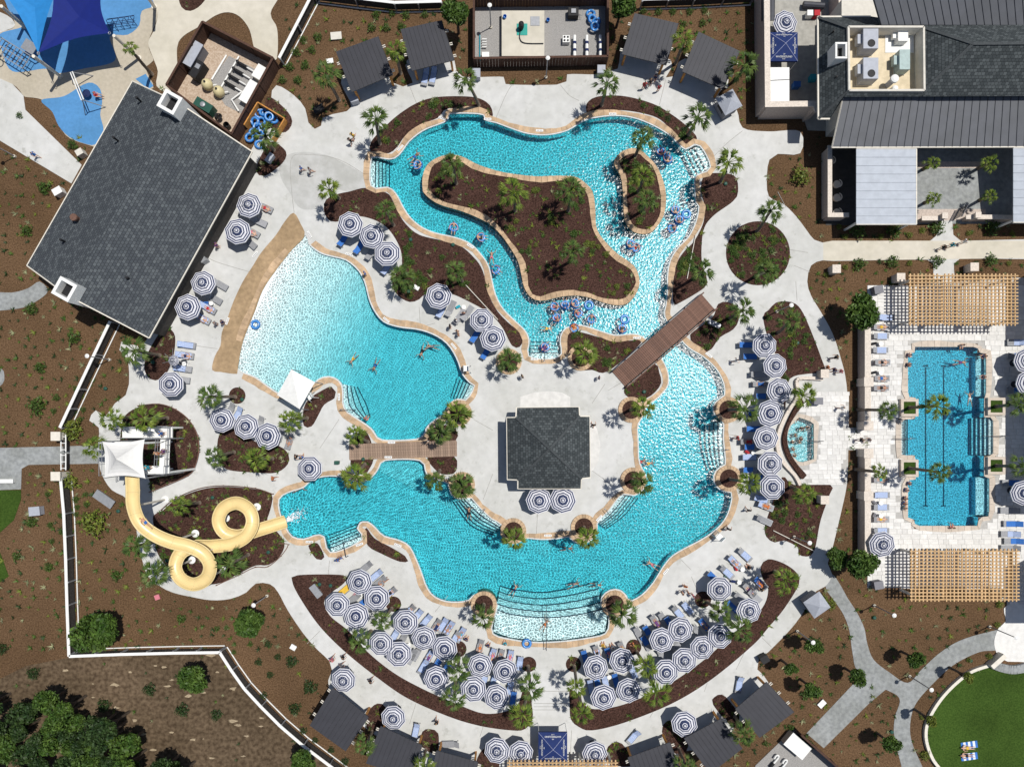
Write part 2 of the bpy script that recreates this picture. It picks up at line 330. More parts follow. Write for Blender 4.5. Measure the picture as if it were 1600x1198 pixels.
DECK = [(432,134),(460,150),(477,170),(482,192),(492,202),(502,197),(504,185),(520,179),(549,168),(534,122),(590,97),(614,130),(630,136),(645,130),(636,95),(700,80),(711,100),(722,120),(787,121),(790,132),(870,133),(885,128),(886,117),(930,117),(942,112),(965,108),(977,75),(1048,95),(1040,122),(1052,120),(1070,92),(1138,125),(1122,148),(1150,170),(1160,200),(1200,206),(1250,206),(1250,240),(1215,241),(1202,250),(1198,275),(1201,307),(1225,320),(1245,340),(1260,360),(1272,375),(1287,380),(1427,379),(1455,375),(1467,360),(1470,345),(1487,345),(1489,367),(1500,376),(1640,376),(1640,403),(1500,404),(1490,412),(1489,440),(1460,440),(1458,412),(1448,406),(1300,408),(1285,407),(1267,415),(1261,440),(1267,462),(1282,487),(1300,520),(1312,555),(1322,598),(1326,667),(1325,705),(1323,755),(1312,808),(1300,857),(1293,880),(1300,897),(1290,915),(1275,923),(1260,948),(1237,980),(1200,1018),(1185,1030),(1183,1045),(1200,1065),(1190,1110),(1150,1130),(1130,1165),(1060,1175),(1040,1205),(960,1230),(790,1230),(700,1210),(640,1190),(590,1150),(550,1120),(520,1090),(513,1062),(519,1047),(515,1032),(497,1015),(475,990),(450,953),(435,925),(422,912),(400,911),(385,925),(360,935),(330,937),(300,932),(270,925),(250,915),(232,900),(222,872),(215,840),(212,812),(200,780),(175,765),(160,742),(155,722),(153,700),(155,668),(140,657),(150,641),(165,650),(180,630),(197,617),(202,600),(200,562),(187,547),(190,534),(215,540),(236,520),(385,250),(400,222),(440,180),(424,155)]
def noisy(p, d=.0): return p
rivmain = wp(smooth_closed(RIVMAIN, 6)); isl1 = wp(smooth_closed(ISL1, 6)); isl2 = wp(smooth_closed(ISL2, 6))
wade = wp(smooth_closed(WADE, 6)); lap = wp(LAP); spa = wp(SPA)
DT = .06          # deck top
deckp = wp(smooth_closed(DECK, 9))
POOLS = [rivmain, wade, lap, spa]
def grow(p, d): return offset(p, d)
# ground and decks
g = MB(); B = 190
g.prism([(-B, -B), (B, -B), (B, B), (-B, B)], 0, 0, holes=[grow(p, .03) for p in POOLS], sides=False)
struct(g.build('ground', SOIL))
d = MB(); d.prism(deckp, -.05, DT, holes=[grow(rivmain, .03), grow(wade, .03), grow(spa, .03)])
deck = struct(d.build('pool_deck', CONC))
for nm, isl in (('river_island', isl1), ('river_island', isl2)):
    b = MB(); b.prism(isl, -1.5, .03); struct(b.build(nm, MULCH))
def slab(name, pts, z, m, sm=True, z0=-.05):
    p = wp(smooth_closed(pts, 6) if sm else pts); b = MB(); b.prism(p, z0, z); return struct(b.build(name, m))
slab('concrete_path', [(250,-25),(247,25),(240,50),(232,68),(240,92),(247,112),(245,135),(265,145),(277,120),(277,75),(287,57),(312,42),(337,25),(357,20),(375,27),(390,47),(397,75),(402,84),(428,97),(434,82),(433,45),(423,22),(428,-25)], .056, CONC2)
slab('concrete_path', [(-25,112),(20,132),(37,150),(40,172),(128,258),(112,287),(-25,205)], .052, CONC, False)
slab('concrete_path', [(-25,15),(12,25),(24,40),(10,48),(-25,55)], .048, CONC)
slab('concrete_path', [(430,-40),(480,-30),(560,-4),(800,1),(1175,-3),(1180,-40)], .05, CONC2, False)
slab('concrete_path', [(1286,379),(1300,376.5),(1640,376.5),(1640,403),(1300,407.5),(1286,407)], DT + .004, CONC2, False)
play = slab('play_surface', [(-25,50),(12,48),(24,38),(14,10),(25,-25),(250,-25),(247,25),(232,68),(240,95),(228,105),(234,122),(240,138),(215,150),(165,215),(160,235),(145,229),(110,217),(95,200),(80,172),(65,156),(40,152),(37,150),(20,132),(-25,118)], .044, PLAY)
slab('play_patch', [(65,157),(100,151),(130,133),(145,130),(157,140),(160,160),(157,180),(162,205),(150,226),(130,224),(108,214),(92,197),(82,175)], .05, PBLUE)
slab('play_patch', [(12,12),(30,-20),(250,-20),(245,8),(222,18),(218,40),(200,55),(172,58),(180,95),(130,108),(90,115),(72,108),(20,112),(4,80),(0,54),(38,40)], .05, PBLUE)
slab('play_patch', [(212,124),(228,116),(240,135),(232,140)], .05, PBLUE, False)
slab('wild_ground', [(-30,1075),(40,1040),(121,1024),(352,1016),(372,1046),(415,1101),(480,1161),(560,1221),(560,1260),(-30,1260)], .004, WILD, False, 0)
# paver paths
def paver_path(pts):
    o = slab('paver_path', pts, .03, PAVER, True)
    return o
paver_path([(1300,897),(1312,912),(1325,935),(1338,955),(1350,980),(1355,1005),(1365,1030),(1390,1050),(1418,1066),(1440,1045),(1470,1018),(1505,998),(1560,983),(1575,983),(1560,1013),(1530,1018),(1490,1038),(1455,1070),(1430,1100),(1422,1130),(1425,1160),(1442,1200),(1448,1230),(1415,1230),(1408,1195),(1397,1150),(1398,1120),(1405,1090),(1375,1072),(1340,1048),(1332,1020),(1327,985),(1318,960),(1305,940),(1290,917)])
slab('paver_path', [(1318,1084),(1352,1048),(1388,1073),(1358,1098),(1287,1168),(1260,1145)], .026, PAVER, False)
slab('paver_path', [(-25,700),(102,697),(137,696),(157,697),(157,724),(45,726),(34,732),(33,764),(-25,766)], .03, PAVER, False)
slab('paver_path', [(-25,458),(20,457),(45,450),(62,440),(75,455),(55,472),(30,482),(-25,484)], .03, PAVER)
slab('paver_path', [(-25,560),(0,573),(6,580),(4,600),(-25,610)], .03, PAVER)
slab('lawn', [(-25,766),(33,765),(33,780),(22,812),(0,832),(-25,840)], .034, LAWN, False)
slab('lawn', [(-30,855),(0,862),(14,900),(-30,930)], .03, LAWN, False)
LAWNP = [(1640,1040),(1600,1041),(1575,1046),(1545,1042),(1510,1055),(1475,1085),(1452,1120),(1447,1150),(1457,1180),(1475,1205),(1490,1240),(1640,1240)]
slab('lawn', LAWNP, .034, LAWN)
slab('stone_terrace', [(1640,945),(1573,945),(1571,970),(1560,980),(1553,1000),(1556,1018),(1568,1030),(1585,1033),(1640,1025)], .064, TRAV)
slab('gravel_court', [(1428,228),(1640,228),(1640,350),(1428,350)], .03, PAVER, False)
b = MB(); b.prism(wp([(1433,253),(1540,253),(1540,263),(1433,263)]), 0, .05); b.prism(wp([(1433,327),(1540,327),(1540,345),(1433,345)]), 0, .05)
struct(b.build('brick_band', BRICK))
slab('grey_deck_panel', [(437,255),(460,239),(507,242),(540,257),(570,276),(574,300),(545,300),(520,296),(508,312),(500,325),(470,326),(452,300),(440,280)], DT + .003, two_scale(mat('concrete_grey', (.46, .46, .45), .85, .05, 1.2, .1, 30), .3, .86))
# ---------------------------------------------------------------- planting beds
BEDS = [
[(579,237),(580,222),(600,200),(625,178),(655,160),(687,152),(737,152),(760,160),(769,172),(769,185),(757,180),(702,170),(684,185),(658,195),(634,212),(621,230),(608,240),(592,239)],
[(916,175),(917,162),(932,152),(965,150),(995,155),(1025,165),(1050,180),(1072,197),(1089,217),(1070,226),(1057,214),(1032,188),(1005,178),(970,173),(940,176),(920,182)],
[(1098,278),(1112,271),(1147,275),(1153,300),(1145,315),(1115,337),(1100,357),(1096,387),(1097,412),(1104,435),(1100,450),(1054,477),(1051,470),(1052,440),(1057,412),(1068,394),(1085,376),(1099,347),(1100,320),(1095,300)],
[(1078,523),(1112,497),(1122,475),(1137,472),(1150,480),(1154,500),(1145,515),(1125,527),(1112,545),(1104,550),(1086,538)],
[(886,553),(886,525),(900,518),(933,526),(960,533),(985,532),(1002,535),(950,580),(925,578),(905,577)],
[(987,600),(1022,568),(1030,582),(1033,598),(1024,612),(1010,622),(990,625),(975,614),(975,603)],
[(510,312),(506,328),(512,342),(525,347),(560,338),(600,352),(624,385),(628,415),(620,425),(613,445),(622,462),(640,472),(655,468),(668,458),(700,458),(730,470),(765,490),(785,512),(800,540),(812,542),(817,530),(810,518),(793,503),(778,487),(766,466),(760,442),(752,418),(740,402),(720,385),(690,376),(655,367),(634,350),(620,328),(608,304),(590,299),(570,294),(545,300),(530,303)],
[(197,648),(220,635),(250,632),(275,640),(297,657),(310,680),(312,705),(305,730),(295,742),(265,755),(236,766),(232,745),(192,705),(190,670)],
[(240,805),(255,797),(275,780),(312,765),(350,760),(400,764),(425,772),(423,795),(418,815),(433,830),(445,848),(438,868),(420,882),(400,883),(375,895),(345,910),(320,912),(290,905),(262,885),(245,860),(242,830)],
[(341,685),(350,672),(375,672),(400,690),(437,697),(451,710),(450,725),(432,738),(400,738),(355,733),(341,715)],
circle(371, 618, 13), [(474,642),(482,624),(505,609),(518,604),(525,612),(523,622),(507,632),(497,650),(487,666),(475,665)],
[(547,693),(555,680),(570,672),(579,686),(581,693)],[(713,672),(712,688),(668,688),(678,668),(700,664)],[(548,717),(584,716),(582,724),(570,741),(554,733)],[(668,713),(710,713),(713,735),(702,741),(684,737)],
[(567,829),(573,824),(585,840),(612,855),(633,868),(638,876),(625,877),(595,864),(575,852)],[(482,852),(496,848),(507,870),(495,873)],
[(457,908),(465,898),(537,898),(538,910),(508,935),(515,960),(545,985),(575,1018),(615,1050),(660,1075),(712,1098),(760,1114),(805,1104),(818,1075),(828,1080),(831,1100),(832,1122),(820,1138),(799,1140),(750,1133),(700,1118),(637,1090),(590,1058),(540,1018),(500,978),(470,935)],
[(890,1075),(890,1100),(892,1123),(905,1135),(925,1140),(975,1128),(1050,1098),(1112,1060),(1175,1008),(1200,980),(1225,950),(1248,912),(1245,895),(1225,880),(1200,873),(1188,885),(1192,905),(1200,920),(1190,950),(1150,985),(1100,1030),(1050,1065),(1012,1085),(962,1103),(920,1105),(900,1080)],
circle(615,943,12), circle(716,1013,13), circle(826,1037,12), circle(896,1037,12), circle(990,1010,12), circle(1098,936,13), circle(1184,396,50,40),
[(1192,495),(1200,485),(1212,473),(1228,471),(1243,475),(1255,490),(1270,525),(1283,560),(1288,580),(1262,584),(1240,588),(1230,600),(1226,640),(1221,600),(1214,560),(1200,530)],
[(1222,745),(1240,757),(1297,757),(1296,772),(1282,812),(1272,860),(1260,869),(1247,865),(1247,855),(1225,844),(1210,847),(1197,838),(1195,820),(1205,790)],
[(418,152),(445,170),(457,190),(447,207),(428,203),(415,190)],[(400,268),(410,240),(425,222),(447,237),(442,255),(415,275)],
[(257,512),(272,520),(274,540),(267,572),(252,592),(235,592),(226,575),(232,550)],
[(282,-10),(323,-10),(315,8),(298,18),(284,12)],
[(575,1112),(590,1098),(603,1105),(600,1135),(575,1140)],[(658,1165),(660,1142),(672,1138),(685,1145),(682,1175)],[(745,1195),(752,1172),(768,1165),(780,1185),(775,1205)],
[(1036,1150),(1037,1130),(1050,1124),(1064,1135),(1075,1165),(1060,1180)],[(1114,1100),(1116,1088),(1128,1084),(1140,1095),(1155,1118),(1145,1135)],[(948,1190),(950,1165),(965,1158),(978,1168),(985,1195)],
]
BEDW = []
for bpts in BEDS:
    p = wp(smooth_closed(bpts, 6)); BEDW.append(p); b = MB(); b.prism(p, 0, DT + .012); struct(b.build('planting_bed', MULCH))
inset1, inset2 = offset(isl1, -.5), offset(isl2, -.5)
BEDW += [inset1, inset2]
# concrete joints: dark grooves laid as thin strips
def strip(name, pts, w, z, m, parent=None, k=5):
    p = smooth_open([W(*q) for q in pts], k); b = MB(); L = []
    for i in range(len(p)):
        a, c = p[max(i - 1, 0)], p[min(i + 1, len(p) - 1)]; t = Vector((c[0] - a[0], c[1] - a[1])).normalized(); n_ = Vector((-t.y, t.x)) * w / 2
        L.append(((p[i][0] + n_.x, p[i][1] + n_.y, z), (p[i][0] - n_.x, p[i][1] - n_.y, z)))
    for i in range(len(L) - 1): b.face([L[i][1], L[i + 1][1], L[i + 1][0], L[i][0]])
    return b.build(name, m, parent)
JOINT = mat('joint', (.30, .29, .27), .9, .15)
for js in ([(457,310),(455,250),(480,242),(530,250),(580,280)],[(460,333),(457,310)],[(640,135),(652,165)],[(775,185),(790,150),(800,133)],[(875,133),(890,150),(905,158)],[(1040,125),(1030,165)],[(1110,250),(1135,225),(1160,205)],[(1215,300),(1228,325)],[(1232,390),(1262,395)],[(1240,415),(1265,425)],[(1243,440),(1245,470)],[(480,1005),(500,985)],[(560,1035),(570,1030)],[(640,1130),(650,1098)],[(750,1150),(755,1134)],[(890,1198),(893,1140)],[(1015,1120),(1020,1112)],[(1100,1080),(1105,1066)],[(1150,1045),(1162,1020)],[(1205,1010),(1190,995)],[(515,875),(513,900)],[(680,505),(655,512)],[(655,480),(657,512)],[(320,400),(340,410),(390,425)],[(305,540),(340,545)],[(740,655),(770,672)],[(770,740),(755,780)],[(925,630),(945,600)],[(960,760),(925,735)],[(840,800),(838,835)],[(1080,890),(1060,870)],[(1080,900),(1095,935)],[(700,930),(680,955)],[(950,610),(1000,580)],[(1150,680),(1130,678)],[(530,655),(500,700)],[(834,1079),(888,1079)],[(834,1098),(888,1098)],[(834,1103),(888,1103)],[(834,1108),(888,1108)]):
    strip('expansion_joint', js, .05, DT + .004, JOINT, deck)
# beach of the wading pool
beachp = wp(smooth_closed([(459,333),(445,347),(432,367),(415,387),(405,400),(396,415),(380,440),(365,472),(355,500),(347,520),(345,540),(336,557),(332,578),(345,581),(371,584),(372,575),(377,545),(385,520),(399,485),(412,452),(432,422),(455,392),(476,369),(470,350)], 6))
b = MB(); b.prism(beachp, 0, DT + .03); struct(b.build('sand_beach', SAND))
# ---------------------------------------------------------------- pools
def pool(name, poly, depth, wmat, floor=None, holes=(), wl=-.04):
    b = MB()
    for l in [grow(poly, .03)] + [grow(h, -.03) for h in holes]:
        n_ = len(l)
        for i in range(n_):
            a, c = l[i], l[(i + 1) % n_]; b.face([(a[0], a[1], -depth - .1), (c[0], c[1], -depth - .1), (c[0], c[1], .02), (a[0], a[1], .02)])
    if floor is None:
        xs = [p[0] for p in poly]; ys = [p[1] for p in poly]
        b.face([(min(xs) - .3, min(ys) - .3, -depth), (max(xs) + .3, min(ys) - .3, -depth), (max(xs) + .3, max(ys) + .3, -depth), (min(xs) - .3, max(ys) + .3, -depth)])
    else: floor(b)
    basin = struct(b.build(name + '_basin', PLAST))
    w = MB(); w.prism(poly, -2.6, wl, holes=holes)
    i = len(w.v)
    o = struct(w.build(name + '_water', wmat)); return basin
main_b = pool('river_and_main_pool', rivmain, 1.25, WATER, holes=[isl1, isl2])
A0, A1 = Vector(W(371, 575)), Vector(W(478, 368)); nrm = Vector((A1.y - A0.y, -(A1.x - A0.x))).normalized()
if nrm.x < 0: nrm = -nrm
def wfloor(b):
    t = (A1 - A0).normalized(); a0 = A0 - t * 3 - nrm * 2.2; a1 = A1 + t * 3 - nrm * 2.2
    def q(p, d_, z): return (p.x + nrm.x * d_, p.y + nrm.y * d_, z)
    for (d0, z0, d1, z1) in ((0, .0, 7.5, -.26), (7.5, -.26, 15.5, -.95), (15.5, -.95, 42, -1.15)):
        b.face([q(a0, d0, z0), q(a0, d1, z1), q(a1, d1, z1), q(a1, d0, z0)])
    b.face([q(a0 + t * -3, 5, -1.2), q(a0 + t * -3, 40, -1.2), q(a1 + t * 3, 40, -1.2), q(a1 + t * 3, 5, -1.2)])
wade_b = pool('wading_pool', wade, 1.25, WATERW, floor=wfloor)
lap_b = pool('lap_pool', lap, 1.3, WATERL)
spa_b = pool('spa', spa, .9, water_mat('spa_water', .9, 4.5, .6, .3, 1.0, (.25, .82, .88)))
# lane lines, benches
b = MB()
for x in (1457, 1485.5):
    b.prism(wp([(x - 1, 572), (x + 1, 572), (x + 1, 792), (x - 1, 792)]), -1.29, -1.285)
    for y in (570, 792): b.prism(wp([(x - 4, y - 1), (x + 4, y - 1), (x + 4, y + 1), (x - 4, y + 1)]), -1.29, -1.285)
b.build('lane_line', TILE, lap_b)
def bench(poly, z, parent, n_='bench'):
    b = MB(); b.prism(wp(poly), -1.29, z, m=0); o = b.build(n_, PLAST, parent); return o
bench([(1529,556),(1539.6,556),(1539.6,619),(1529,619)], -.5, lap_b); bench([(1529,746),(1544.6,746),(1544.6,805),(1529,805)], -.5, lap_b)
def steps(shore, inner, n_, parent, z0=-.18, dz=.2):
    sh = smooth_open(shore, 8); inn = smooth_open(inner, 8)
    for i in range(n_):
        f0, f1 = i / n_, (i + 1) / n_
        a = [(s[0] + (t[0] - s[0]) * (f0 - (.06 if i else .1)), s[1] + (t[1] - s[1]) * (f0 - (.06 if i else .1))) for s, t in zip(sh, inn)]
        c = [(s[0] + (t[0] - s[0]) * f1, s[1] + (t[1] - s[1]) * f1) for s, t in zip(sh, inn)]
        z = z0 - dz * i
        b = MB(); b.prism(wp(a + c[::-1]), -1.24, z); st = b.build('step', PLAST, parent)
        q = [W(*p) for p in c]; e = MB()
        for k in range(len(q) - 1): e.beam((*q[k], z - .02), (*q[k + 1], z - .02), .10, .09)
        e.build('step_edge', TILE, st)
steps([(581,250),(581,291)], [(606,251),(606,291)], 5, main_b)
steps([(1091,228),(1109,261)], [(1070,238),(1087,273)], 4, main_b)
steps([(829,557),(872,557)], [(829,533),(872,533)], 4, main_b)
steps([(517,861),(564,842)], [(511,838),(557,820)], 5, main_b)
steps([(730,779),(756,801),(783,820)], [(707,785),(735,822),(772,838)], 5, main_b)
steps([(972,774),(951,800),(934,815)], [(1000,778),(976,808),(948,828)], 5, main_b)
steps([(1129,660),(1130,700),(1131,725)], [(1098,662),(1100,700),(1110,736)], 5, main_b)
steps([(739,603),(728,623)], [(713,590),(703,621)], 5, wade_b)
steps([(537,600),(538,634),(560,653)], [(556,604),(570,632),(576,652)], 4, wade_b)
steps([(1408.5,656),(1408.5,710)], [(1424,656),(1424,710)], 4, lap_b)
steps([(1550.5,653),(1550.5,711)], [(1526,653),(1526,711)], 5, lap_b)
shelf = [(775,952),(800,960),(850,965),(900,961),(940,952),(949,963),(946,986),(925,993),(882,999),(837,1001),(797,996),(771,987)]
b = MB(); b.prism(wp(shelf), -1.24, -.16); b.build('shelf', PLAST, main_b)
steps(shelf[:5], [(782,918),(806,924),(850,928),(900,920),(936,911)], 4, main_b, -.28, .2)
e = MB(); q = [W(*p) for p in smooth_open(shelf[:5], 6)]
for k in range(len(q) - 1): e.beam((*q[k], -.18), (*q[k + 1], -.18), .10, .08)
e.build('step_edge', TILE, main_b)
# coping: real stones with open joints, plus the pale gutter
def coping(name, poly, w, parent, inward=False, gut=.2, skip=None, m=None, z=DT + .045, seg=.62):
    pts = poly; n_ = len(pts); L = [0]
    for i in range(n_): L.append(L[-1] + math.dist(pts[i], pts[(i + 1) % n_]))
    T = L[-1]; k = int(T / seg); sg = -1 if inward else 1
    def at(s):
        s %= T; lo = 0
        import bisect
        lo = bisect.bisect_right(L, s) - 1; lo = min(lo, n_ - 1); a, c = pts[lo], pts[(lo + 1) % n_]; t = (s - L[lo]) / max(L[lo + 1] - L[lo], 1e-6)
        return (a[0] + (c[0] - a[0]) * t, a[1] + (c[1] - a[1]) * t)
    so = 1 if area(pts) > 0 else -1
    def nr(s):
        a, c = at(s - .35), at(s + .35); t = Vector((c[0] - a[0], c[1] - a[1])).normalized(); return Vector((t.y, -t.x)) * so * sg
    b = MB(); g_ = MB(); rnd = random.Random(3); ws = [w * (1 + .22 * math.sin(i * .55) + rnd.uniform(-.08, .08)) for i in range(k)]
    for i in range(k):
        s0, s1 = T * i / k, T * (i + 1) / k; p0, p1 = Vector(at(s0 + .012)), Vector(at(s1 - .012)); n0, n1 = nr(s0), nr(s1)
        if skip and skip(((p0 + p1) / 2)): continue
        w0, w1 = gut + ws[i], gut + ws[(i + 1) % k]; zz = z + rnd.uniform(-.008, .008)
        Q = [p0 + n0 * gut, p1 + n1 * gut, p1 + n1 * w1, p0 + n0 * w0]
        if area(Q) < 0: Q = Q[::-1]
        b.prism(Q, -.02, zz)
        G = [p0, p1, p1 + n1 * (gut - .01), p0 + n0 * (gut - .01)]
        if gut:
            if area(G) < 0: G = G[::-1]
            g_.prism(G, -.2, DT + .015)
    o = b.build(name, m or COPE, parent); o['kind'] = 'stuff'
    if gut: q_ = g_.build('gutter', GUT, parent); q_['kind'] = 'stuff'
def nobridge(p): return Vector((p.x - W(1035, 530)[0], p.y - W(1035, 530)[1])).length < 1.9
RG = [p for p in rivmain]
def isriver(p): return p.y > W(0, 560)[1]
coping('coping', rivmain, .55, main_b, gut=.14, skip=nobridge)
coping('coping', isl1, .55, main_b, inward=True, gut=0); coping('coping', isl2, .5, main_b, inward=True, gut=0)
coping('coping', wade, .58, wade_b, gut=.16, skip=lambda p: abs((p - A0).dot(nrm)) < .75)
b = MB(); q = offset(lap, .02); o2 = offset(lap, .62)
TANS = mat('coping_tan', (.52, .45, .38), .8, .08, 3, island=.08)
coping('coping', lap, .55, lap_b, gut=.0, m=TANS, seg=.7); coping('coping', spa, .45, spa_b, gut=0, m=TANS)
# ---------------------------------------------------------------- paved terraces, every paver its own piece
def terrace(name, outer, holes, rects, limit, label_m=TRAV):
    b = MB(); b.prism(wp(outer), -.03, .03, holes=holes); t = struct(b.build(name, GROUT))
    ps = []
    for (x0, y0, x1, y1) in rects:
        y = y0; r = 0
        while y < y1 - 1:
            hgt = random.choice((6, 8, 10)); hgt = min(hgt, y1 - y); x = x0
            while x < x1 - 1:
                wd = min(random.choice((8, 11, 14, 16)), x1 - x)
                if hgt == 10 and random.random() < .35: ps.append((x, y, wd, 5)); ps.append((x, y + 5, wd, 5))
                else: ps.append((x, y, wd, hgt))
                x += wd
            y += hgt
    good = []
    out = wp(outer)
    for (x, y, w_, h_) in ps:
        cs = [W(x + a * w_, y + c * h_) for a in (0, .5, 1) for c in (0, .5, 1)]
        if any(inside(c, h) for c in cs for h in holes) or not all(inside((c[0] * .9995, c[1] * .9995), out) or True for c in cs): continue
        if not inside(W(x + w_ / 2, y + h_ / 2), out): continue
        good.append((x, y, w_, h_))
    good.sort(key=lambda g_: -g_[2] * g_[3])
    j = MB()
    for i, (x, y, w_, h_) in enumerate(good):
        if i < limit:
            me = cached(('paver', w_, h_), lambda: (lambda m_: (m_.box((0, 0, 0), (w_ * S - .025, h_ * S - .025, .05)), m_.mesh('paver', TRAV))[1])(MB()))
            c = W(x + w_ / 2, y + h_ / 2); obj('paver', me, t, (c[0], c[1], .04 + random.uniform(0, .004)))
        else: c = W(x + w_ / 2, y + h_ / 2); j.box((c[0], c[1], .04 + random.uniform(0, .004)), (w_ * S - .025, h_ * S - .025, .05))
    if j.f: o = j.build('paving', TRAVI, t); o['kind'] = 'stuff'
    return t
lapout = [(1355,446),(1420,446),(1575,434),(1625,434),(1625,945),(1573,945),(1573,918),(1355,918)]
terrace('lap_pool_terrace', lapout, [offset(lap, .35)], [(1355,446,1625,944)], 290)
slabz = wp([(1255,612),(1326,612),(1326,668),(1356,668),(1356,703),(1325,703),(1322,757),(1262,757),(1250,738),(1240,722),(1232,700),(1229,680),(1233,660),(1245,640)])
b = MB(); b.prism(slabz, 0, DT + .006, holes=[offset(spa, .3)]); t2 = struct(b.build('spa_terrace', GROUT))
spj = []
y = 612
while y < 757:
    hh = min(random.choice((6, 8, 10)), 757 - y); x = 1229
    while x < 1356:
        ww = random.choice((8, 11, 14)); cs = [W(x + a * ww, y + c * hh) for a in (.1, .9) for c in (.1, .9)]
        if all(inside(c, slabz) for c in cs) and not any(inside(c, offset(spa, .4)) for c in cs):
            me = cached(('paver', ww, hh), lambda: (lambda m_: (m_.box((0, 0, 0), (ww * S - .025, hh * S - .025, .05)), m_.mesh('paver', TRAV))[1])(MB()))
            c = W(x + ww / 2, y + hh / 2); obj('paver', me, t2, (c[0], c[1], DT + .0))
        x += ww
    y += hh
# ---------------------------------------------------------------- buildings
def uvface(b, pts, m=0, flip=True):
    P = [Vector(p) for p in pts]; u = (P[1] - P[0]).normalized(); n_ = (P[1] - P[0]).cross(P[2] - P[0]).normalized()
    if n_.z < 0: P = P[::-1]; n_ = -n_
    v = n_.cross(u)
    b.face(P, m, [((p - P[0]).dot(u) + 37, (p - P[0]).dot(v) + 53) for p in P])
def thick(b, pts, t, m=0, flat=False):
    """a sloping slab under a polygon given in 3D"""
    P = [Vector(p) for p in pts]
    if (P[1] - P[0]).cross(P[2] - P[0]).z < 0: P = P[::-1]
    lo = [p - Vector((0, 0, t)) for p in P]; n_ = len(P)
    b.face(lo[::-1], m)
    for i in range(n_): b.face([lo[i], lo[(i + 1) % n_], P[(i + 1) % n_], P[i]], m)
def lerp(a, c, t): return tuple(a[i] + (c[i] - a[i]) * t for i in range(len(a)))
def roof_quad(parent, name, q, mt, t=.14, seam=0, seam_m=None, trim=None):
    """q: eave-left, eave-right, top-right, top-left in 3D"""
    b = MB(); uvface(b, q); thick(b, q, t); o = b.build(name, mt, parent)
    if seam:
        s_ = MB(); L = math.dist(q[0], q[1]); k = max(2, int(L / seam))
        for i in range(k + 1):
            a, c = lerp(q[0], q[1], i / k), lerp(q[3], q[2], i / k)
            s_.beam((a[0], a[1], a[2] + .02), (c[0], c[1], c[2] + .02), .035, .06)
        so = s_.build('seam', seam_m or mt, o); so['kind'] = 'stuff'
    if trim:
        for a, c in ((q[0], q[1]), (q[1], q[2]), (q[3], q[0])):
            e = MB(); e.beam((a[0], a[1], a[2] - .05), (c[0], c[1], c[2] - .05), .12, .14); e.build('gutter', trim, o)
    return o
# pool house
ez, rz_ = 3.6, 6.9
TL, TR, BR, BL = (Vector(W3(x, y, ez)) for x, y in ((207,127),(394,237),(233,528),(42,415)))
up = Vector((0, 0, rz_ - ez)); M1 = (TL + TR) / 2 + up; M2 = (BL + BR) / 2 + up
ph = thing('pool_house', 'long gabled pool house with grey shingle roof beside the wading pool', 'building', (0, 0, 0))
for q in ([TL, BL, M2, M1], [BR, TR, M1, M2]): roof_quad(ph, 'roof_slope', [tuple(p) for p in q], SHING, .2, trim=OFFW)
cen = (TL + TR + BL + BR) / 4
w_ = MB(); fp = [cen + (p - cen) * .955 for p in (TL, TR, BR, BL)]
for i in range(4):
    a, c = fp[i], fp[(i + 1) % 4]; w_.face([(a.x, a.y, 0), (c.x, c.y, 0), (c.x, c.y, ez + .1), (a.x, a.y, ez + .1)], 1 if i == 1 else 0)  # pool-side wall coloured dark to stand for shade under the eave
for a, c, m_ in ((fp[0], fp[1], M1), (fp[3], fp[2], M2)): w_.face([(a.x, a.y, ez), (c.x, c.y, ez), (cen.x + (m_.x - cen.x) * .955, cen.y + (m_.y - cen.y) * .955, rz_ - .2)])
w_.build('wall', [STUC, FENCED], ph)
rdir = math.atan2((M1 - M2).y, (M1 - M2).x)
for m_, s_ in ((M1, 1), (M2, -1)):
    dv = (M1 - M2).normalized() * s_; c = m_ - dv * .55
    ch = MB()
    for (ox, oy, dx, dy) in ((0, .8, 1.9, .3), (0, -.8, 1.9, .3), (.8, 0, .3, 1.3), (-.8, 0, .3, 1.3)):
        p = Matrix.Rotation(rdir, 3, 'Z') @ Vector((ox, oy, 0)); ch.box((c.x + p.x, c.y + p.y, 4.0), (dx, dy, 8.0), rdir)
    co = ch.build('chimney', WHITE, ph)
    k = MB(); k.box((c.x, c.y, 7.0), (1.4, 1.4, .1), rdir); k.build('flue', BLACK, co)
for (x, y, r_) in ((118,341,.28),(98,376,.1),(201,435,.1),(180,217,.1),(216,155,.1)):
    b = MB(); p = W3(x, y, 5.4); b.lathe([(r_, -.9), (r_, .25), (r_ * 1.4, .25), (r_ * 1.3, .4)], 10, p); b.build('roof_vent', WOODB if r_ > .2 else BLACK, ph)
# lean-to awning strip on pool side: narrow raised planter wall
for a, c in (((360,312),(262,500)),):
    pass
b = MB(); pts = [W(*p) for p in ((392,262),(370,300),(335,362),(300,425),(262,495))]
for i in range(len(pts) - 1): b.beam((*pts[i], .25), (*pts[i + 1], .25), .7, .5)
tag(b.build('planter_wall', OFFW), 'low cream planter wall along the pool side of the pool house', 'wall')
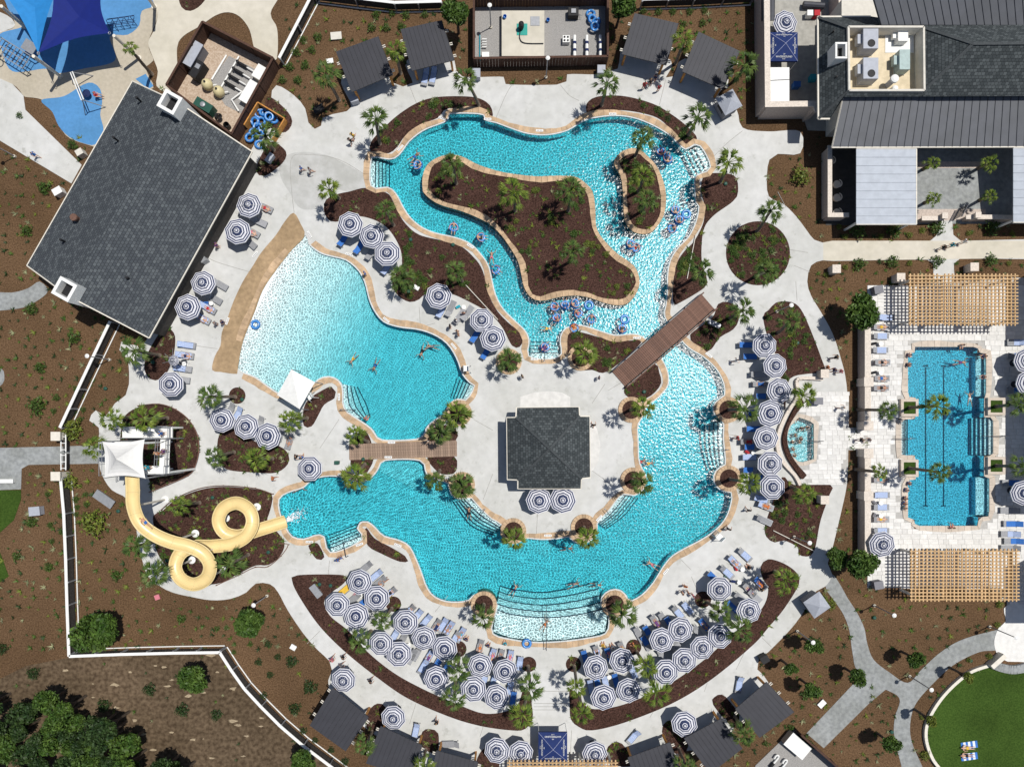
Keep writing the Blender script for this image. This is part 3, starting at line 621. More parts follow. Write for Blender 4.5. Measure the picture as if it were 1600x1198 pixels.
# bar in the middle of the round deck
bar = thing('pool_bar', 'square pool bar with hipped grey shingle roof on the round deck', 'building', (*W(857, 699), 0))
def babs(px, py, z): return W3(px, py, z)
oc = [(807,637),(905,636),(905,650),(921,650),(922,746),(908,747),(908,763),(809,763),(809,749),(793,749),(792,652),(806,652)]
cx, cy, ax, ay = 857, 699.7, 65, 63.5; e0, ap = 3.1, 5.6
rb = MB(); P = []
A_ = W3(859, 700, 0); apx = (W(cx, cy, e0)[0], W(cx, cy, e0)[1], ap)
for (x, y) in oc:
    f = max(abs(x - cx) / ax, abs(y - cy) / ay); z = ap - (ap - e0) * f; q = W(x, y, e0); P.append((q[0], q[1], z))
for i in range(12):
    a, c = P[i], P[(i + 1) % 12]
    uvface(rb, [a, c, apx])
bl = Vector(bar.location)
ro = rb.build('roof', SHING2, bar, tuple(-bl))
tr_ = MB()
for i in range(12): a, c = P[i], P[(i + 1) % 12]; tr_.beam((a[0], a[1], a[2] - .1), (c[0], c[1], c[2] - .1), .13, .2)
tr_.build('gutter', OFFW, ro, (0, 0, 0))
hp = MB()
for x, y in ((807,637),(905,636),(908,763),(809,763)):
    f = .78; q = W(cx + (x - cx) * f, cy + (y - cy) * f, e0)
for i in (2, 5, 8, 11): a = P[i]; hp.beam((a[0], a[1], a[2] + .03), (apx[0], apx[1], apx[2] + .03), .22, .07)
hp.build('ridge_cap', CAPR, ro)
for (x, y) in ((812,655),(902,655),(812,745),(902,745)):
    p = W(x, y); m_ = MB(); m_.box((0, 0, 1.6), (.35, .35, 3.2)); m_.build('post', WHITE, bar, (p[0] - bl.x, p[1] - bl.y, 0))
m_ = MB(); p0, p1 = W(818, 740), W(897, 660); m_.box(((p0[0] + p1[0]) / 2 - bl.x, (p0[1] + p1[1]) / 2 - bl.y, .55), (p1[0] - p0[0], p1[1] - p0[1], 1.1)); m_.build('counter', WOODB, bar)
ft = MB(); ft.prism(wp([(813,620),(835,613),(857,611),(878,613),(891,620),(891,640),(813,640)]), 0, DT + .014); ft.prism(wp([(922,655),(933,670),(938,695),(935,720),(926,735),(922,735)]), 0, DT + .014)
struct(ft.build('bar_apron', TRAV))
# clubhouse
ch = thing('clubhouse', 'large clubhouse with dark shingle and standing seam metal roofs', 'building')
def C4(x, y, z): return W3(1200 + x / 4, y / 4, z)
roof_quad(ch, 'metal_roof', [C4(400,922,3.9), C4(1900,918,3.9), C4(1900,598,5.6), C4(470,603,5.6)], METR, .2, .82, DARKM, OFFW)
roof_quad(ch, 'metal_roof', [C4(640,-80,8.2), C4(1900,-80,8.2), C4(1900,157,6.6), C4(708,157,6.6)], METR, .2, .82, DARKM)
sh = MB(); z0, z1, z2 = 4.4, 6.5, 8.8
uvface(sh, [C4(313,745,z0), C4(310,108,z0), C4(492,172,z1), C4(497,575,z1)])
uvface(sh, [C4(310,108,z0), C4(640,106,z0), C4(708,158,z0 + .9), C4(492,172,z1)])
uvface(sh, [C4(385,745,z0), C4(313,745,z0), C4(497,575,z1), C4(478,603,z1 - .1)])
uvface(sh, [C4(640,106,z0), C4(645,104,z0), C4(1000,160,z1), C4(708,158,z0 + .9)])
uvface(sh, [C4(497,575,z1), C4(970,572,z1), C4(985,604,z1 - .35), C4(478,606,z1 - .35)])
uvface(sh, [C4(492,172,z1), C4(500,155,z1 - .4), C4(970,152,z1 - .4), C4(966,172,z1)])
uvface(sh, [C4(966,172,z1), C4(970,572,z1), C4(1280,275,z2)])
uvface(sh, [C4(1900,150,z1), C4(966,158,z1), C4(1280,275,z2), C4(1900,270,z2)])
uvface(sh, [C4(970,604,z1 - .3), C4(1900,600,z1 - .3), C4(1900,270,z2), C4(1280,275,z2), C4(970,572,z1)])
so = sh.build('shingle_roof', SHING2, ch)
g_ = MB()
for a, c in ((C4(313,745,z0), C4(310,108,z0)), (C4(310,108,z0), C4(640,106,z0)), (C4(385,745,z0), C4(313,745,z0))): g_.beam(a, c, .15, .18)
g_.build('gutter', OFFW, so)
for a, c in ((C4(1280,275,z2), C4(1900,270,z2)), (C4(966,172,z1), C4(1280,275,z2)), (C4(970,572,z1), C4(1280,275,z2)), (C4(313,745,z0), C4(497,575,z1)), (C4(310,108,z0), C4(492,172,z1))): k_ = MB(); k_.beam(Vector(a) + Vector((0, 0, .03)), Vector(c) + Vector((0, 0, .03)), .28, .06); k_.build('ridge_cap', CAPR, so)
# flat roof well with plant
wz = 5.2
fl = MB(); q = [C4(497,176,z1), C4(966,176,z1), C4(970,571,z1), C4(502,571,z1)]
fl.face([(p[0], p[1], wz) for p in q][::-1]); fl.build('flat_roof', ROOFBEIGE, ch)
pw = MB()
for i in range(4):
    a, c = q[i], q[(i + 1) % 4]; pw.beam((a[0], a[1], (wz + z1) / 2 + .1), (c[0], c[1], (wz + z1) / 2 + .1), .2, z1 - wz + .3)
pw.build('parapet', STUC, ch)
# building body
bd = MB(); A1_, A2_ = W(1290, 32), W(1640, 214)
bd.box(((A1_[0] + A2_[0]) / 2, (A1_[1] + A2_[1]) / 2, 1.9), (A2_[0] - A1_[0], A1_[1] - A2_[1], 3.8)); bd.build('wall', STUC, ch)
def ac(x, y, w, d_, h, label, fan=True, name='rooftop_unit', m_=ACU):
    p = C4(x, y, wz); t = thing(name, label, 'air conditioner' if fan else 'vent', p, 0, 'rooftop air conditioning units' if fan else None)
    b = MB(); b.box((0, 0, h / 2 + .1), (w, d_, h)); b.box((-w / 2 - .2, .1, h * .55), (.4, d_ * .45, h * .5)); b.build('cabinet', m_, t)
    b = MB(); b.box((0, 0, .05), (w * 1.05, d_ * 1.05, .1)); b.build('curb', OFFW, t)
    if fan:
        b = MB(); b.lathe([(.38, h + .1), (.38, h + .14), (.3, h + .14), (.3, h + .12)], 18, (.05, -d_ * .25, 0)); b.build('fan_guard', BLACK, t)
ac(600, 285, 1.5, 2.1, 1.3, 'grey rooftop unit with black fan, farther from the mushroom exhaust fan'); ac(600, 470, 1.5, 2.1, 1.3, 'grey rooftop unit with black fan, beside the mushroom exhaust fan')
ac(815, 250, 1.0, 1.2, .8, 'small pale vent box on the white patch of the flat roof', False, 'roof_vent_box', WHITE); ac(815, 410, 1.05, 2.0, 1.1, 'tall pale green vent box on the flat roof', False, 'roof_vent_box', mat('vent_green', (.33, .42, .41), .5, .1, 3))
t = thing('exhaust_fan', 'round white mushroom exhaust fan on the flat roof', 'exhaust fan', C4(745, 535, wz))
b = MB(); b.lathe([(.28, 0), (.28, 1.2), (.2, 1.2)], 14); b.build('stack', ACU, t); b = MB(); b.lathe([(.3, 1.2), (.42, 1.3), (.4, 1.5), (.2, 1.6)], 14); b.build('cap', WHITE, t)
b = MB(); p = C4(780, 565, wz); b.lathe([(.3, 0), (.3, .5), (.15, .6)], 12, p); tag(b.build('roof_cowl', WHITE), 'low white cowl beside the mushroom exhaust fan', 'vent')
b = MB(); p = C4(820, 265, wz); b.box((p[0], p[1], wz + .03), (2.9, 2.2, .06)); b.build('membrane_patch', WHITE, ch)
t = MB(); p = C4(430, 348, 5.9)
for (ox, oy, dx, dy) in ((0, .72, 1.2, .18), (0, -.72, 1.2, .18), (.5, 0, .18, 1.3), (-.5, 0, .18, 1.3)): t.box((p[0] + ox, p[1] + oy, 5.7), (dx, dy, 2.4))
co = t.build('chimney', WHITE, ch); t = MB(); t.box((p[0], p[1], 6.0), (.9, 1.3, .1)); t.build('flue', BLACK, co)
for x, y in ((400,208),(418,492)):
    b = MB(); p = C4(x, y, 5.4); b.lathe([(.08, -.5), (.08, .5)], 8, p); b.build('pipe_vent', BLACK, ch)
# silver roofs
for q, nm in (([C4(552,1402,3.3), C4(552,930,3.9), C4(928,930,3.9), C4(928,1402,3.3)], 'corrugated silver porch roof beside the courtyard'), ([C4(1533,1390,3.3), C4(1533,925,3.9), C4(1900,925,3.9), C4(1900,1390,3.3)], 'corrugated silver porch roof reaching past the frame edge')):
    t = thing('porch_roof', nm, 'roof')
    qq = [q[0], q[3], q[2], q[1]]
    o = roof_quad(t, 'roof_sheet', [q[3], q[2], q[1], q[0]], METS, .1, .8, METS, OFFW)
    for p in (q[0], q[3]):
        m_ = MB(); m_.box((p[0] + (.3 if p is q[0] else -.3), p[1] + .3, 1.6), (.18, .18, 3.2)); m_.build('post', WHITE, t)
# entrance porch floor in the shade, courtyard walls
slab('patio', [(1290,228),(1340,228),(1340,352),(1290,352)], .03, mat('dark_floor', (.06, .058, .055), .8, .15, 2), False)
def wall(name, pts, w, h, m_, label, cap=None, capw=None, cat='wall', z0=0):
    t = thing(name, label, cat); b = MB()
    P = [W(*p) for p in pts]
    for i in range(len(P) - 1): b.beam((*P[i], z0 + h / 2), (*P[i + 1], z0 + h / 2), w, h)
    b.build('wall_body', m_, t)
    if cap:
        c = MB()
        for i in range(len(P) - 1):
            a, e = Vector(P[i]), Vector(P[i + 1]); dv = (e - a).normalized() * (capw or w + .12) / 2
            c.beam((*(a - dv), z0 + h + .05 + .004 * i), (*(e + dv), z0 + h + .05 + .004 * i), capw or w + .12, .1)
        c.build('coping', cap, t)
    return t
CAPB = mat('cap_pale', (.62, .55, .48), .8, .12, 6, .2, 12)
wall('courtyard_wall', [(1286,240),(1286,343),(1312,343)], .35, 1.6, BRICK, 'pale capped courtyard wall west of the silver porch roof', CAPB)
wall('courtyard_wall', [(1434,346),(1462,346)], .35, 1.1, BRICK, 'low pale courtyard wall left of the open gate', CAPB)
wall('courtyard_wall', [(1502,344),(1545,344),(1585,345)], .35, 1.1, BRICK, 'low pale courtyard wall right of the open gate', CAPB)
for x, y, l in ((1462,344,'square pale gate pillar left of the courtyard gate'), (1513,343,'square pale gate pillar right of the courtyard gate')):
    b = MB(); p = W(x, y); b.box((p[0], p[1], .8), (.5, .5, 1.6)); b.box((p[0], p[1], 1.66), (.62, .62, .12)); tag(b.build('gate_pillar', CAPB), l, 'pillar')
t = thing('courtyard_gate', 'dark slatted metal courtyard gate standing open', 'gate', (*W(1488, 346), 0), R(62))
for i in range(9): b = MB(); b.box((.2 + i * .16, 0, .9), (.05, .05, 1.5)); b.build('bar', DARKM, t)
for z in (.2, 1.6): b = MB(); b.box((.85, 0, z), (1.6, .07, .08)); b.build('rail', DARKM, t)
wall('service_yard_wall', [(1182,-30),(1184,183),(1256,182),(1258,190)], .55, 3.0, BRICK, 'tall pale brick wall round the service yard', CAPB, .6)
wall('entrance_wall', [(1298,-30),(1300,26)], .7, 2.4, BRICK, 'pale brick wall stub above the clubhouse roof', CAPB, .8)
slab('service_yard', [(1186,-30),(1295,-30),(1296,40),(1290,205),(1262,204),(1255,184),(1186,181)], .05, mat('yard_paving', (.34, .33, .30), .85, .12, 2), False)
b = MB(); p0, p1 = W(1196, 168, 2.6), W(1233, 106, 2.6); b.box(((p0[0] + p1[0]) / 2, (p0[1] + p1[1]) / 2, 2.6), (p1[0] - p0[0], p1[1] - p0[1], .12))
t = thing('storage_shed', 'flat white roofed shed inside the service yard', 'shed'); b.build('roof', WHITE, t)
b = MB(); b.box(((p0[0] + p1[0]) / 2, (p0[1] + p1[1]) / 2, 1.25), (p1[0] - p0[0] - .4, p1[1] - p0[1] - .4, 2.5)); b.build('wall', BRICK, t)
b = MB(); b.beam((*W(1196, 127, 2.6), 2.68), (*W(1233, 125, 2.6), 2.68), .06, .04); b.build('roof_strap', DARKM, t)
b = MB(); b.tube([(*W(1252, 12), .5), (*W(1284, 14), .5)], .35, 10); tag(b.build('gas_tank', DARKM), 'dark horizontal tank in the service yard', 'tank')
for x, y, m_, l in ((1262,27,WHITE,'white bin on the service yard floor'),(1271,27,CL['red'],'red crate next to the white bin'),(1198,65,GREEN,'dark green bin by the service yard wall'),(1267,126,CL['teal'],'teal crate in the yard shade'),(1241,137,CL['blue'],'blue tarpaulin bundle beside the white shed'),(1195,75,ACU,'grey box by the service yard wall')):
    b = MB(); p = W(x, y); b.box((p[0], p[1], .4), (.7, .55, .7)); b.box((p[0], p[1], .8), (.76, .6, .1)); tag(b.build('yard_bin', m_), l, 'bin')
b = MB(); p0 = W3(1180, 0, 2.4); roof_q = [W3(1190,-30,2.6), W3(1211,-30,2.6), W3(1210,32,2.6), W3(1190,33,2.6)]
t = thing('lean_to', 'dark ribbed lean-to roof against the service yard wall', 'roof'); roof_quad(t, 'roof_sheet', roof_q, DARKM, .1, .3, DARKM)
b = MB(); b.box((*W(1204, 0), 1.2), (.15, .15, 2.4)); b.build('post', GREYM, t)
# off-frame wing that shades the lap pool terrace
t = thing('pool_wing', 'pale building wing beyond the lap pool terrace', 'building')
for y0, y1 in ((425,512),(540,780),(868,950)):
    a, c = W(1612, y0), W(1720, y1); b = MB(); b.box(((a[0] + c[0]) / 2, (a[1] + c[1]) / 2, 4.2), (c[0] - a[0], a[1] - c[1], 8.4)); b.build('wall', STUC, t)
    b = MB(); b.box(((a[0] + c[0]) / 2, (a[1] + c[1]) / 2, 8.5), (c[0] - a[0] + .4, a[1] - c[1] + .4, .25)); b.build('roof', METR, t)
# ---------------------------------------------------------------- cabanas
def cabana(q, front, label, group=None):
    """q: 4 pixel corners of the roof, first edge is the low front eave"""
    P = [W3(*q[0], 2.7), W3(*q[1], 2.7), W3(*q[2], 3.15), W3(*q[3], 3.15)]
    c = Vector((sum(p[0] for p in P) / 4, sum(p[1] for p in P) / 4, 0)); t = thing('cabana', label, 'cabana', tuple(c), 0, group)
    L = [tuple(Vector(p) - c) for p in P]
    roof_quad(t, 'roof', L, METC, .12, .45, METC)
    for i, p in enumerate(L):
        m_ = MB(); m_.box((p[0] * .86, p[1] * .86, 1.3), (.2, .2, 2.6)); m_.build('post', WOODO, t)
    for i0, i1 in ((0, 3), (1, 2)):
        for f in (.12, .42, .75):
            a = Vector(lerp(L[i0], L[i1], f)); o_ = Vector(lerp(L[1 - i0 if i0 < 2 else i0], L[2 if i1 == 3 else 3], f)); dv = (a - o_); dv.z = 0; dv.normalize()
            for s_ in (-.09, .09):
                tdir = (Vector(L[i1]) - Vector(L[i0])).normalized() * s_
                m_ = MB(); m_.beam(a + tdir - dv * .2 - Vector((0, 0, .22)), a + tdir + dv * .36 - Vector((0, 0, .22)), .08, .12); m_.build('rafter_tail', OFFW, t)
    m_ = MB(); back = [Vector(L[2]) * .88, Vector(L[3]) * .88]
    m_.beam((back[0].x, back[0].y, 1.2), (back[1].x, back[1].y, 1.2), .06, 2.2); m_.build('back_screen', WOODB, t)
    # sofa inside
    m_ = MB(); mid = (back[0] + back[1]) / 2 * .72; an = math.atan2(back[1].y - back[0].y, back[1].x - back[0].x)
    m_.box((mid.x, mid.y, .3), (2.2, .8, .45), an); m_.build('sofa', CL['grey'], t)
CG = 'dark metal roofed cabanas'
cabana([(614,117),(550,144),(525,81),(591,57)], 0, 'dark roofed cabana west of the palm between two upper cabanas')
cabana([(710,94),(644,111),(626,46),(690,32)], 0, 'dark roofed cabana with two blue loungers in front')
cabana([(972,85),(1041,102),(1060,37),(992,21)], 0, 'dark roofed cabana right of the gravel pump yard')
cabana([(1066,112),(1130,140),(1156,80),(1092,50)], 0, 'dark roofed cabana beside the square kiosk and service yard')
cabana([(520,1074),(576,1120),(540,1173),(484,1133)], 0, 'dark roofed cabana beside the curved white fence')
cabana([(595,1134),(660,1164),(640,1215),(572,1192)], 0, 'dark roofed cabana with a striped lounger at its corner')
cabana([(682,1172),(747,1190),(740,1240),(672,1222)], 0, 'dark roofed cabana left of the navy tent pergola')
cabana([(981,1183),(1047,1159),(1068,1214),(1000,1238)], 0, 'dark roofed cabana just right of the navy tent pergola')
cabana([(1069,1153),(1127,1122),(1160,1169),(1110,1208)], 0, 'dark roofed cabana under a striped umbrella edge')
cabana([(1149,1107),(1198,1065),(1241,1112),(1187,1152)], 0, 'dark roofed cabana next to the gravel yard with white box')
# ---------------------------------------------------------------- pergolas
def pergola(x0, x1, y0, y1, z, label, nx=28, ny=15, gap=None):
    a, c = W(x0, y1, z), W(x1, y0, z); t = thing('pergola', label, 'pergola', (a[0], a[1], 0))
    wx, wy = c[0] - a[0], c[1] - a[1]
    v_ = cached(('slv', round(wy, 2)), lambda: (lambda m_: (m_.box((0, 0, 0), (.13, wy + .5, .14)), m_.mesh('slat', WOOD))[1])(MB()))
    h_ = cached(('slh', round(wx, 2)), lambda: (lambda m_: (m_.box((0, 0, 0), (wx + .5, .12, .12)), m_.mesh('slat', WOOD))[1])(MB()))
    for i in range(nx):
        f = i / (nx - 1)
        if gap and abs(f - gap) < .6 / nx: continue
        obj('slat', v_, t, (wx * f, wy / 2, z - .13))
    for j in range(ny): obj('slat', h_, t, (wx / 2, wy * j / (ny - 1), z))
    for fx in (.04, .31, .68, .96):
        m_ = MB(); m_.box((wx * fx, wy / 2, z - .3), (.18, wy, .2)); m_.build('beam', WOOD, t)
        for fy in (.06, .94): m_ = MB(); m_.box((wx * fx, wy * fy, (z - .4) / 2), (.22, .22, z - .4)); m_.build('post', STUC, t)
    return t
pergola(1423, 1587, 431, 505, 3.1, 'timber lattice pergola at the upper end of the lap pool', gap=.305)
pergola(1425, 1589, 861, 936, 3.1, 'timber lattice pergola at the lower end of the lap pool', gap=.305)
pergola(796, 962, 1191, 1262, 3.0, 'timber lattice pergola behind the navy tent')
# ---------------------------------------------------------------- bridges
def plank_deck(t, a, c, w, z0, z1, n_, m_, arch=0):
    a, c = Vector(a), Vector(c); d_ = c - a; L = d_.length; an = math.atan2(d_.y, d_.x)
    me = cached(('plank', w, round(L / n_, 3)), lambda: (lambda b: (b.box((0, 0, 0), (L / n_ - .018, w, .05)), b.mesh('plank', m_))[1])(MB()))
    for i in range(n_):
        f = (i + .5) / n_; p = a + d_ * f; z = z0 + (z1 - z0) * f + arch * math.sin(math.pi * f)
        obj('plank', me, t, (p.x, p.y, z), an)
br = thing('footbridge', 'brown timber footbridge with railings crossing the lazy river', 'bridge')
a, c = Vector(W(967, 593)), Vector(W(1106, 472)); dv = (c - a).normalized(); nv = Vector((-dv.y, dv.x))
plank_deck(br, a, c, 2.05, .12, .12, 62, WOODB, 1.1)
for s_ in (-1, 1):
    pts = []
    for i in range(13):
        f = i / 12; p = a + (c - a) * f + nv * s_ * 1.12; z = .12 + 1.1 * math.sin(math.pi * f); pts.append((p.x, p.y, z))
        if i % 2 == 0: m_ = MB(); m_.box((p.x, p.y, z + .45), (.1, .1, 1.0), math.atan2(dv.y, dv.x)); m_.build('railing_post', WOODB, br)
    for h in (.95, .5):
        m_ = MB()
        for i in range(12): m_.beam(Vector(pts[i]) + Vector((0, 0, h)), Vector(pts[i + 1]) + Vector((0, 0, h)), .14 if h > .9 else .05, .05)
        m_.build('handrail' if h > .9 else 'rail', WOODB, br)
    m_ = MB()
    for i in range(12): m_.beam(Vector(pts[i]) - nv.to_3d() * s_ * .1 - Vector((0, 0, .15)), Vector(pts[i + 1]) - nv.to_3d() * s_ * .1 - Vector((0, 0, .15)), .12, .25)
    m_.build('girder', WOODB, br)
bw = thing('boardwalk', 'flat weathered boardwalk between the wading pool and the main pool', 'boardwalk')
plank_deck(bw, W(546, 706), W(714, 700), 1.75, DT + .06, DT + .06, 46, WOODG)
b = MB(); b.prism(wp([(546,697),(714,690),(714,711),(546,717)]), 0, DT + .03); b.build('joist', WOODB, bw)
# ---------------------------------------------------------------- fences
def fence(pts, label, h=1.45, sp=2.3, cap=WHITE, panel=FENCED, post=GREYM, inner=1):
    t = thing('fence', label, 'fence'); P = [Vector(W(*p)) for p in pts]
    for i in range(len(P) - 1):
        a, c = P[i], P[i + 1]; d_ = c - a; L = d_.length; u = d_.normalized(); n_ = Vector((-u.y, u.x)) * inner
        m_ = MB(); m_.beam((a.x, a.y, h + .04), (c.x, c.y, h + .04), .3, .08); m_.build('cap_rail', cap, t)
        m_ = MB(); m_.beam((*(a + n_ * .3), .12), (*(c + n_ * .3), .12), .1, .08); m_.build('base_rail', cap, t)
        for k in range(6):
            m_ = MB(); z = .2 + k * (h - .2) / 6; m_.beam((a.x, a.y, z + .09), (c.x, c.y, z + .09), .05, (h - .2) / 6 - .025); m_.build('board', panel, t)
        k = max(1, int(L / sp))
        pm = cached(('fpost', h), lambda: (lambda b: (b.box((0, 0, h / 2), (.13, .2, h)), b.mesh('post', GREYM))[1])(MB()))
        for j in range(k + 1):
            p = a + d_ * (j / k) + n_ * .12; obj('post', pm, t, (p.x, p.y, 0), math.atan2(u.y, u.x))
fence([(184,505),(160,555),(135,608),(107,668)], 'white capped fence running down from the pool house to the gate', inner=1)
fence([(108,745),(113,800),(116,870),(118,940),(121,1018)], 'white capped fence along the left planting below the gate', inner=1)
fence([(121,1018),(200,1015),(280,1013),(352,1012)], 'white capped fence along the wild ground', inner=1)
fence([(352,1012),(370,1040),(390,1068),(415,1095),(445,1125),(480,1155),(520,1185),(560,1215)], 'curved white capped fence behind the lower cabanas', inner=1)
fence([(443,102),(470,50),(496,0)], 'white capped fence from pump yard to the top path', inner=-1)
fence([(496,2),(560,10),(620,17),(692,15)], 'white capped fence along the top path, left run', inner=-1)
fence([(1000,12),(1080,10),(1172,5)], 'white capped fence along the top path, right run', inner=-1)
gt = thing('gate', 'white framed double gate over the grey paver path', 'gate', (*W(110, 706), 0))
for yy in (-1.0, 1.0):
    for dx in (-.25, .25): b = MB(); b.box((dx, yy, 1.2), (.1, 1.8, .12)); b.build('frame', WHITE, gt)
    b = MB(); b.box((0, yy, .7), (.06, 1.7, 1.0)); b.build('leaf', FENCED, gt)
    for k in (-.7, 0, .7): b = MB(); b.box((0, yy + k, 1.2), (.5, .07, .1)); b.build('brace', WHITE, gt)
for y, l in ((681,'white square gate pillar above the paver path'), (742,'white square gate pillar below the paver path')):
    b = MB(); p = W(104, y); b.box((p[0], p[1], .9), (.8, .8, 1.8)); b.box((p[0], p[1], 1.86), (1.0, .95, .14)); tag(b.build('gate_pillar', OFFW), l, 'pillar')
b = MB(); P = [W(*p) for p in smooth_open([(1545,1037),(1510,1050),(1473,1083),(1449,1120),(1444,1150),(1454,1182),(1472,1205)], 6)]
for i in range(len(P) - 1): b.beam((*P[i], .2), (*P[i + 1], .2), .32, .4)
tag(b.build('lawn_kerb_wall', OFFW), 'curved cream kerb wall round the round lawn', 'wall')
b = MB(); b.beam((*W(1542, 1038), .45), (*W(1562, 1020), .45), .5, .9); tag(b.build('lawn_wall_end', OFFW), 'short cream wall end at the round stone terrace', 'wall')
b = MB(); P = [W(*p) for p in smooth_open([(1548,1036),(1565,1042),(1585,1044),(1620,1036)], 5)]
for i in range(len(P) - 1): b.beam((*P[i], .2), (*P[i + 1], .2), .9, .4)
tag(b.build('seat_wall', PAVER), 'curved grey seat wall below the round stone terrace', 'wall')
# walls round lap pool and spa
lw = wall('terrace_wall', [(1344,505),(1344,668)], .55, 1.6, BRICK, 'pale capped terrace wall above the lap pool entrance', CAPB, .65)
wall('terrace_wall', [(1344,706),(1344,862)], .55, 1.6, BRICK, 'pale capped terrace wall below the lap pool entrance', CAPB, .65)
for y, l in ((598,'upper'), (665,'entrance upper'), (707,'entrance lower'), (772,'lower')):
    b = MB(); p = W(1344, y); b.box((p[0], p[1], .9), (.85, .85, 1.8)); b.box((p[0], p[1], 1.85), (1.0, 1.0, .1)); tag(b.build('wall_pier', CAPB), 'square wall pier, ' + l + ' one, on the terrace wall', 'pillar')
wall('spa_wall', smooth_open([(1283,592),(1246,592),(1244,608),(1243,622),(1228,645),(1215,675),(1213,700),(1222,722),(1240,742),(1248,757)], 5), .35, .5, CAPB, 'curving pale seat wall round the spa terrace')
bm_ = MB(); bm_.prism(wp(smooth_closed([(1250,622),(1238,640),(1225,668),(1221,690),(1227,712),(1238,730),(1252,748),(1258,742),(1246,728),(1234,710),(1228,690),(1230,668),(1243,645),(1254,630)], 5)), 0, .45); tag(bm_.build('spa_planter', MULCH), 'curved strip planter wrapped round the spa', 'planter')
for x, y, l in ((1299,424,'left of the palm row'),(1511,421,'above the upper pergola'),(1398,437,'at the upper pergola corner'),(1281,585,'at the spa wall end'),(1281,779,'beside the lower spa path')):
    b = MB(); p = W(x, y); b.box((p[0], p[1], .6), (.8, .8, 1.2)); b.box((p[0], p[1], 1.25), (.9, .9, .1)); tag(b.build('stone_pillar', CAPB), 'square pale stone pillar ' + l, 'pillar')
# ---------------------------------------------------------------- vegetation
def leaf_cloud(n_, rx, ry, rz, ls, mats, seed, shell=.55, flat=.0, lobes=0):
    r = random.Random(seed); b = MB(); LB = []
    for k in range(lobes): a = r.uniform(0, 6.28); LB.append((math.cos(a) * rx * .55 * r.random() ** .5, math.sin(a) * ry * .55 * r.random() ** .5, r.uniform(-.25, .4) * rz, r.uniform(.38, .6)))
    for i in range(n_):
        while True:
            p = Vector((r.gauss(0, 1), r.gauss(0, 1), r.gauss(0, 1)))
            if p.length > .01: break
        p.normalize(); rad = shell + (1 - shell) * r.random() ** .7; p *= rad
        if LB:
            l = r.choice(LB); p = Vector((l[0] + p.x * rx * l[3], l[1] + p.y * ry * l[3], l[2] + p.z * rz * l[3]))
        else:
            an = math.atan2(p.y, p.x); wob = 1 + .16 * math.sin(3 * an + seed) + .12 * math.sin(7 * an + 2 * seed)
            p = Vector((p.x * rx * wob, p.y * ry * wob, p.z * rz))
        s_ = ls * r.uniform(.6, 1.4); u = Vector((r.gauss(0, 1), r.gauss(0, 1), r.gauss(0, .6))).normalized(); v = u.cross(Vector((r.gauss(0, 1), r.gauss(0, 1), r.gauss(0, 1)))).normalized()
        b.face([p - u * s_, p + v * s_ * .45, p + u * s_, p - v * s_ * .45], 0)
    return b.mesh('crown', mats)
def frond_fan(b, r, yaw, pitch, L, fan, nl=11):
    """a costapalmate frond: arching stalk with a fan of narrow drooping leaflets"""
    c, s_ = math.cos(yaw), math.sin(yaw)
    def P(d_, side, z): return (c * d_ - s_ * side, s_ * d_ + c * side, z)
    e = math.cos(pitch) * L; h = math.sin(pitch) * L
    b.face([P(0, -.035, 0), P(e, -.02, h), P(e, .02, h), P(0, .035, 0)], 0)
    sp = r.uniform(1.0, 1.7)
    for k in range(nl):
        f = k / (nl - 1) - .5; an = f * sp + r.uniform(-.08, .08); l = fan * (1 - .75 * abs(f)) * r.uniform(.8, 1.15)
        dd, ds = math.cos(an) * l, math.sin(an) * l; w = .042
        d0 = e - .12 * (1 - 2 * abs(f)); mid = (d0 + dd * .5, ds * .5, h + math.sin(pitch) * dd * .45); tip = (d0 + dd * .97, ds, h + math.sin(pitch) * dd * .5 - .42 * l * r.uniform(.5, 1.3))
        nx, ny = -math.sin(an) * w, math.cos(an) * w
        b.face([P(d0, 0, h), P(mid[0] - nx, mid[1] - ny, mid[2] + .02), P(tip[0], tip[1], tip[2]), P(mid[0] + nx, mid[1] + ny, mid[2] + .02)], 0)
def palm_crown(seed, mt, n_=24, sc=1.0):
    r = random.Random(seed); b = MB()
    for i in range(n_):
        f = i / n_; pitch = R(72 - 100 * f + r.uniform(-12, 12)); frond_fan(b, r, i * 2.4 + r.uniform(-.35, .35), pitch, r.uniform(.5, .95) * sc, r.uniform(.7, 1.1) * sc)
    return b.mesh('crown', mt)
PC = [palm_crown(i, PALML if i % 2 else PALML2) for i in range(5)]
def palm(cx_, cy_, bx_, by_, h, label, group, sc=1.0, zb=DT):
    p0, p1 = W(bx_, by_), W(cx_, cy_, h); d_ = Vector((p1[0] - p0[0], p1[1] - p0[1], 0))
    if d_.length > 2.2: d_ *= 2.2 / d_.length
    if d_.length > .28 * h: p0 = (p1[0] - d_.x * .28 * h / d_.length, p1[1] - d_.y * .28 * h / d_.length); d_ = Vector((p1[0] - p0[0], p1[1] - p0[1], 0))
    else: p0 = (p1[0] - d_.x, p1[1] - d_.y)
    t = thing('palm_tree', label, 'palm tree', (p0[0], p0[1], zb), 0, group)
    pts = []; rr = []
    for i in range(9): f = i / 8; pts.append((d_.x * f ** 1.25, d_.y * f ** 1.25, h * f)); rr.append(.17 - .03 * f + .012 * (i % 2) + (.05 if i == 8 else 0) + (.05 if i == 0 else 0))
    b = MB(); b.tube(pts, rr, 9); b.build('trunk', BARK, t, smooth=True)
    o = obj('crown', random.choice(PC), t, (d_.x, d_.y, h), (random.uniform(-.12, .12), random.uniform(-.12, .12), random.uniform(0, 6.28))); k = sc * random.uniform(.82, 1.18); o.scale = (k, k, k)
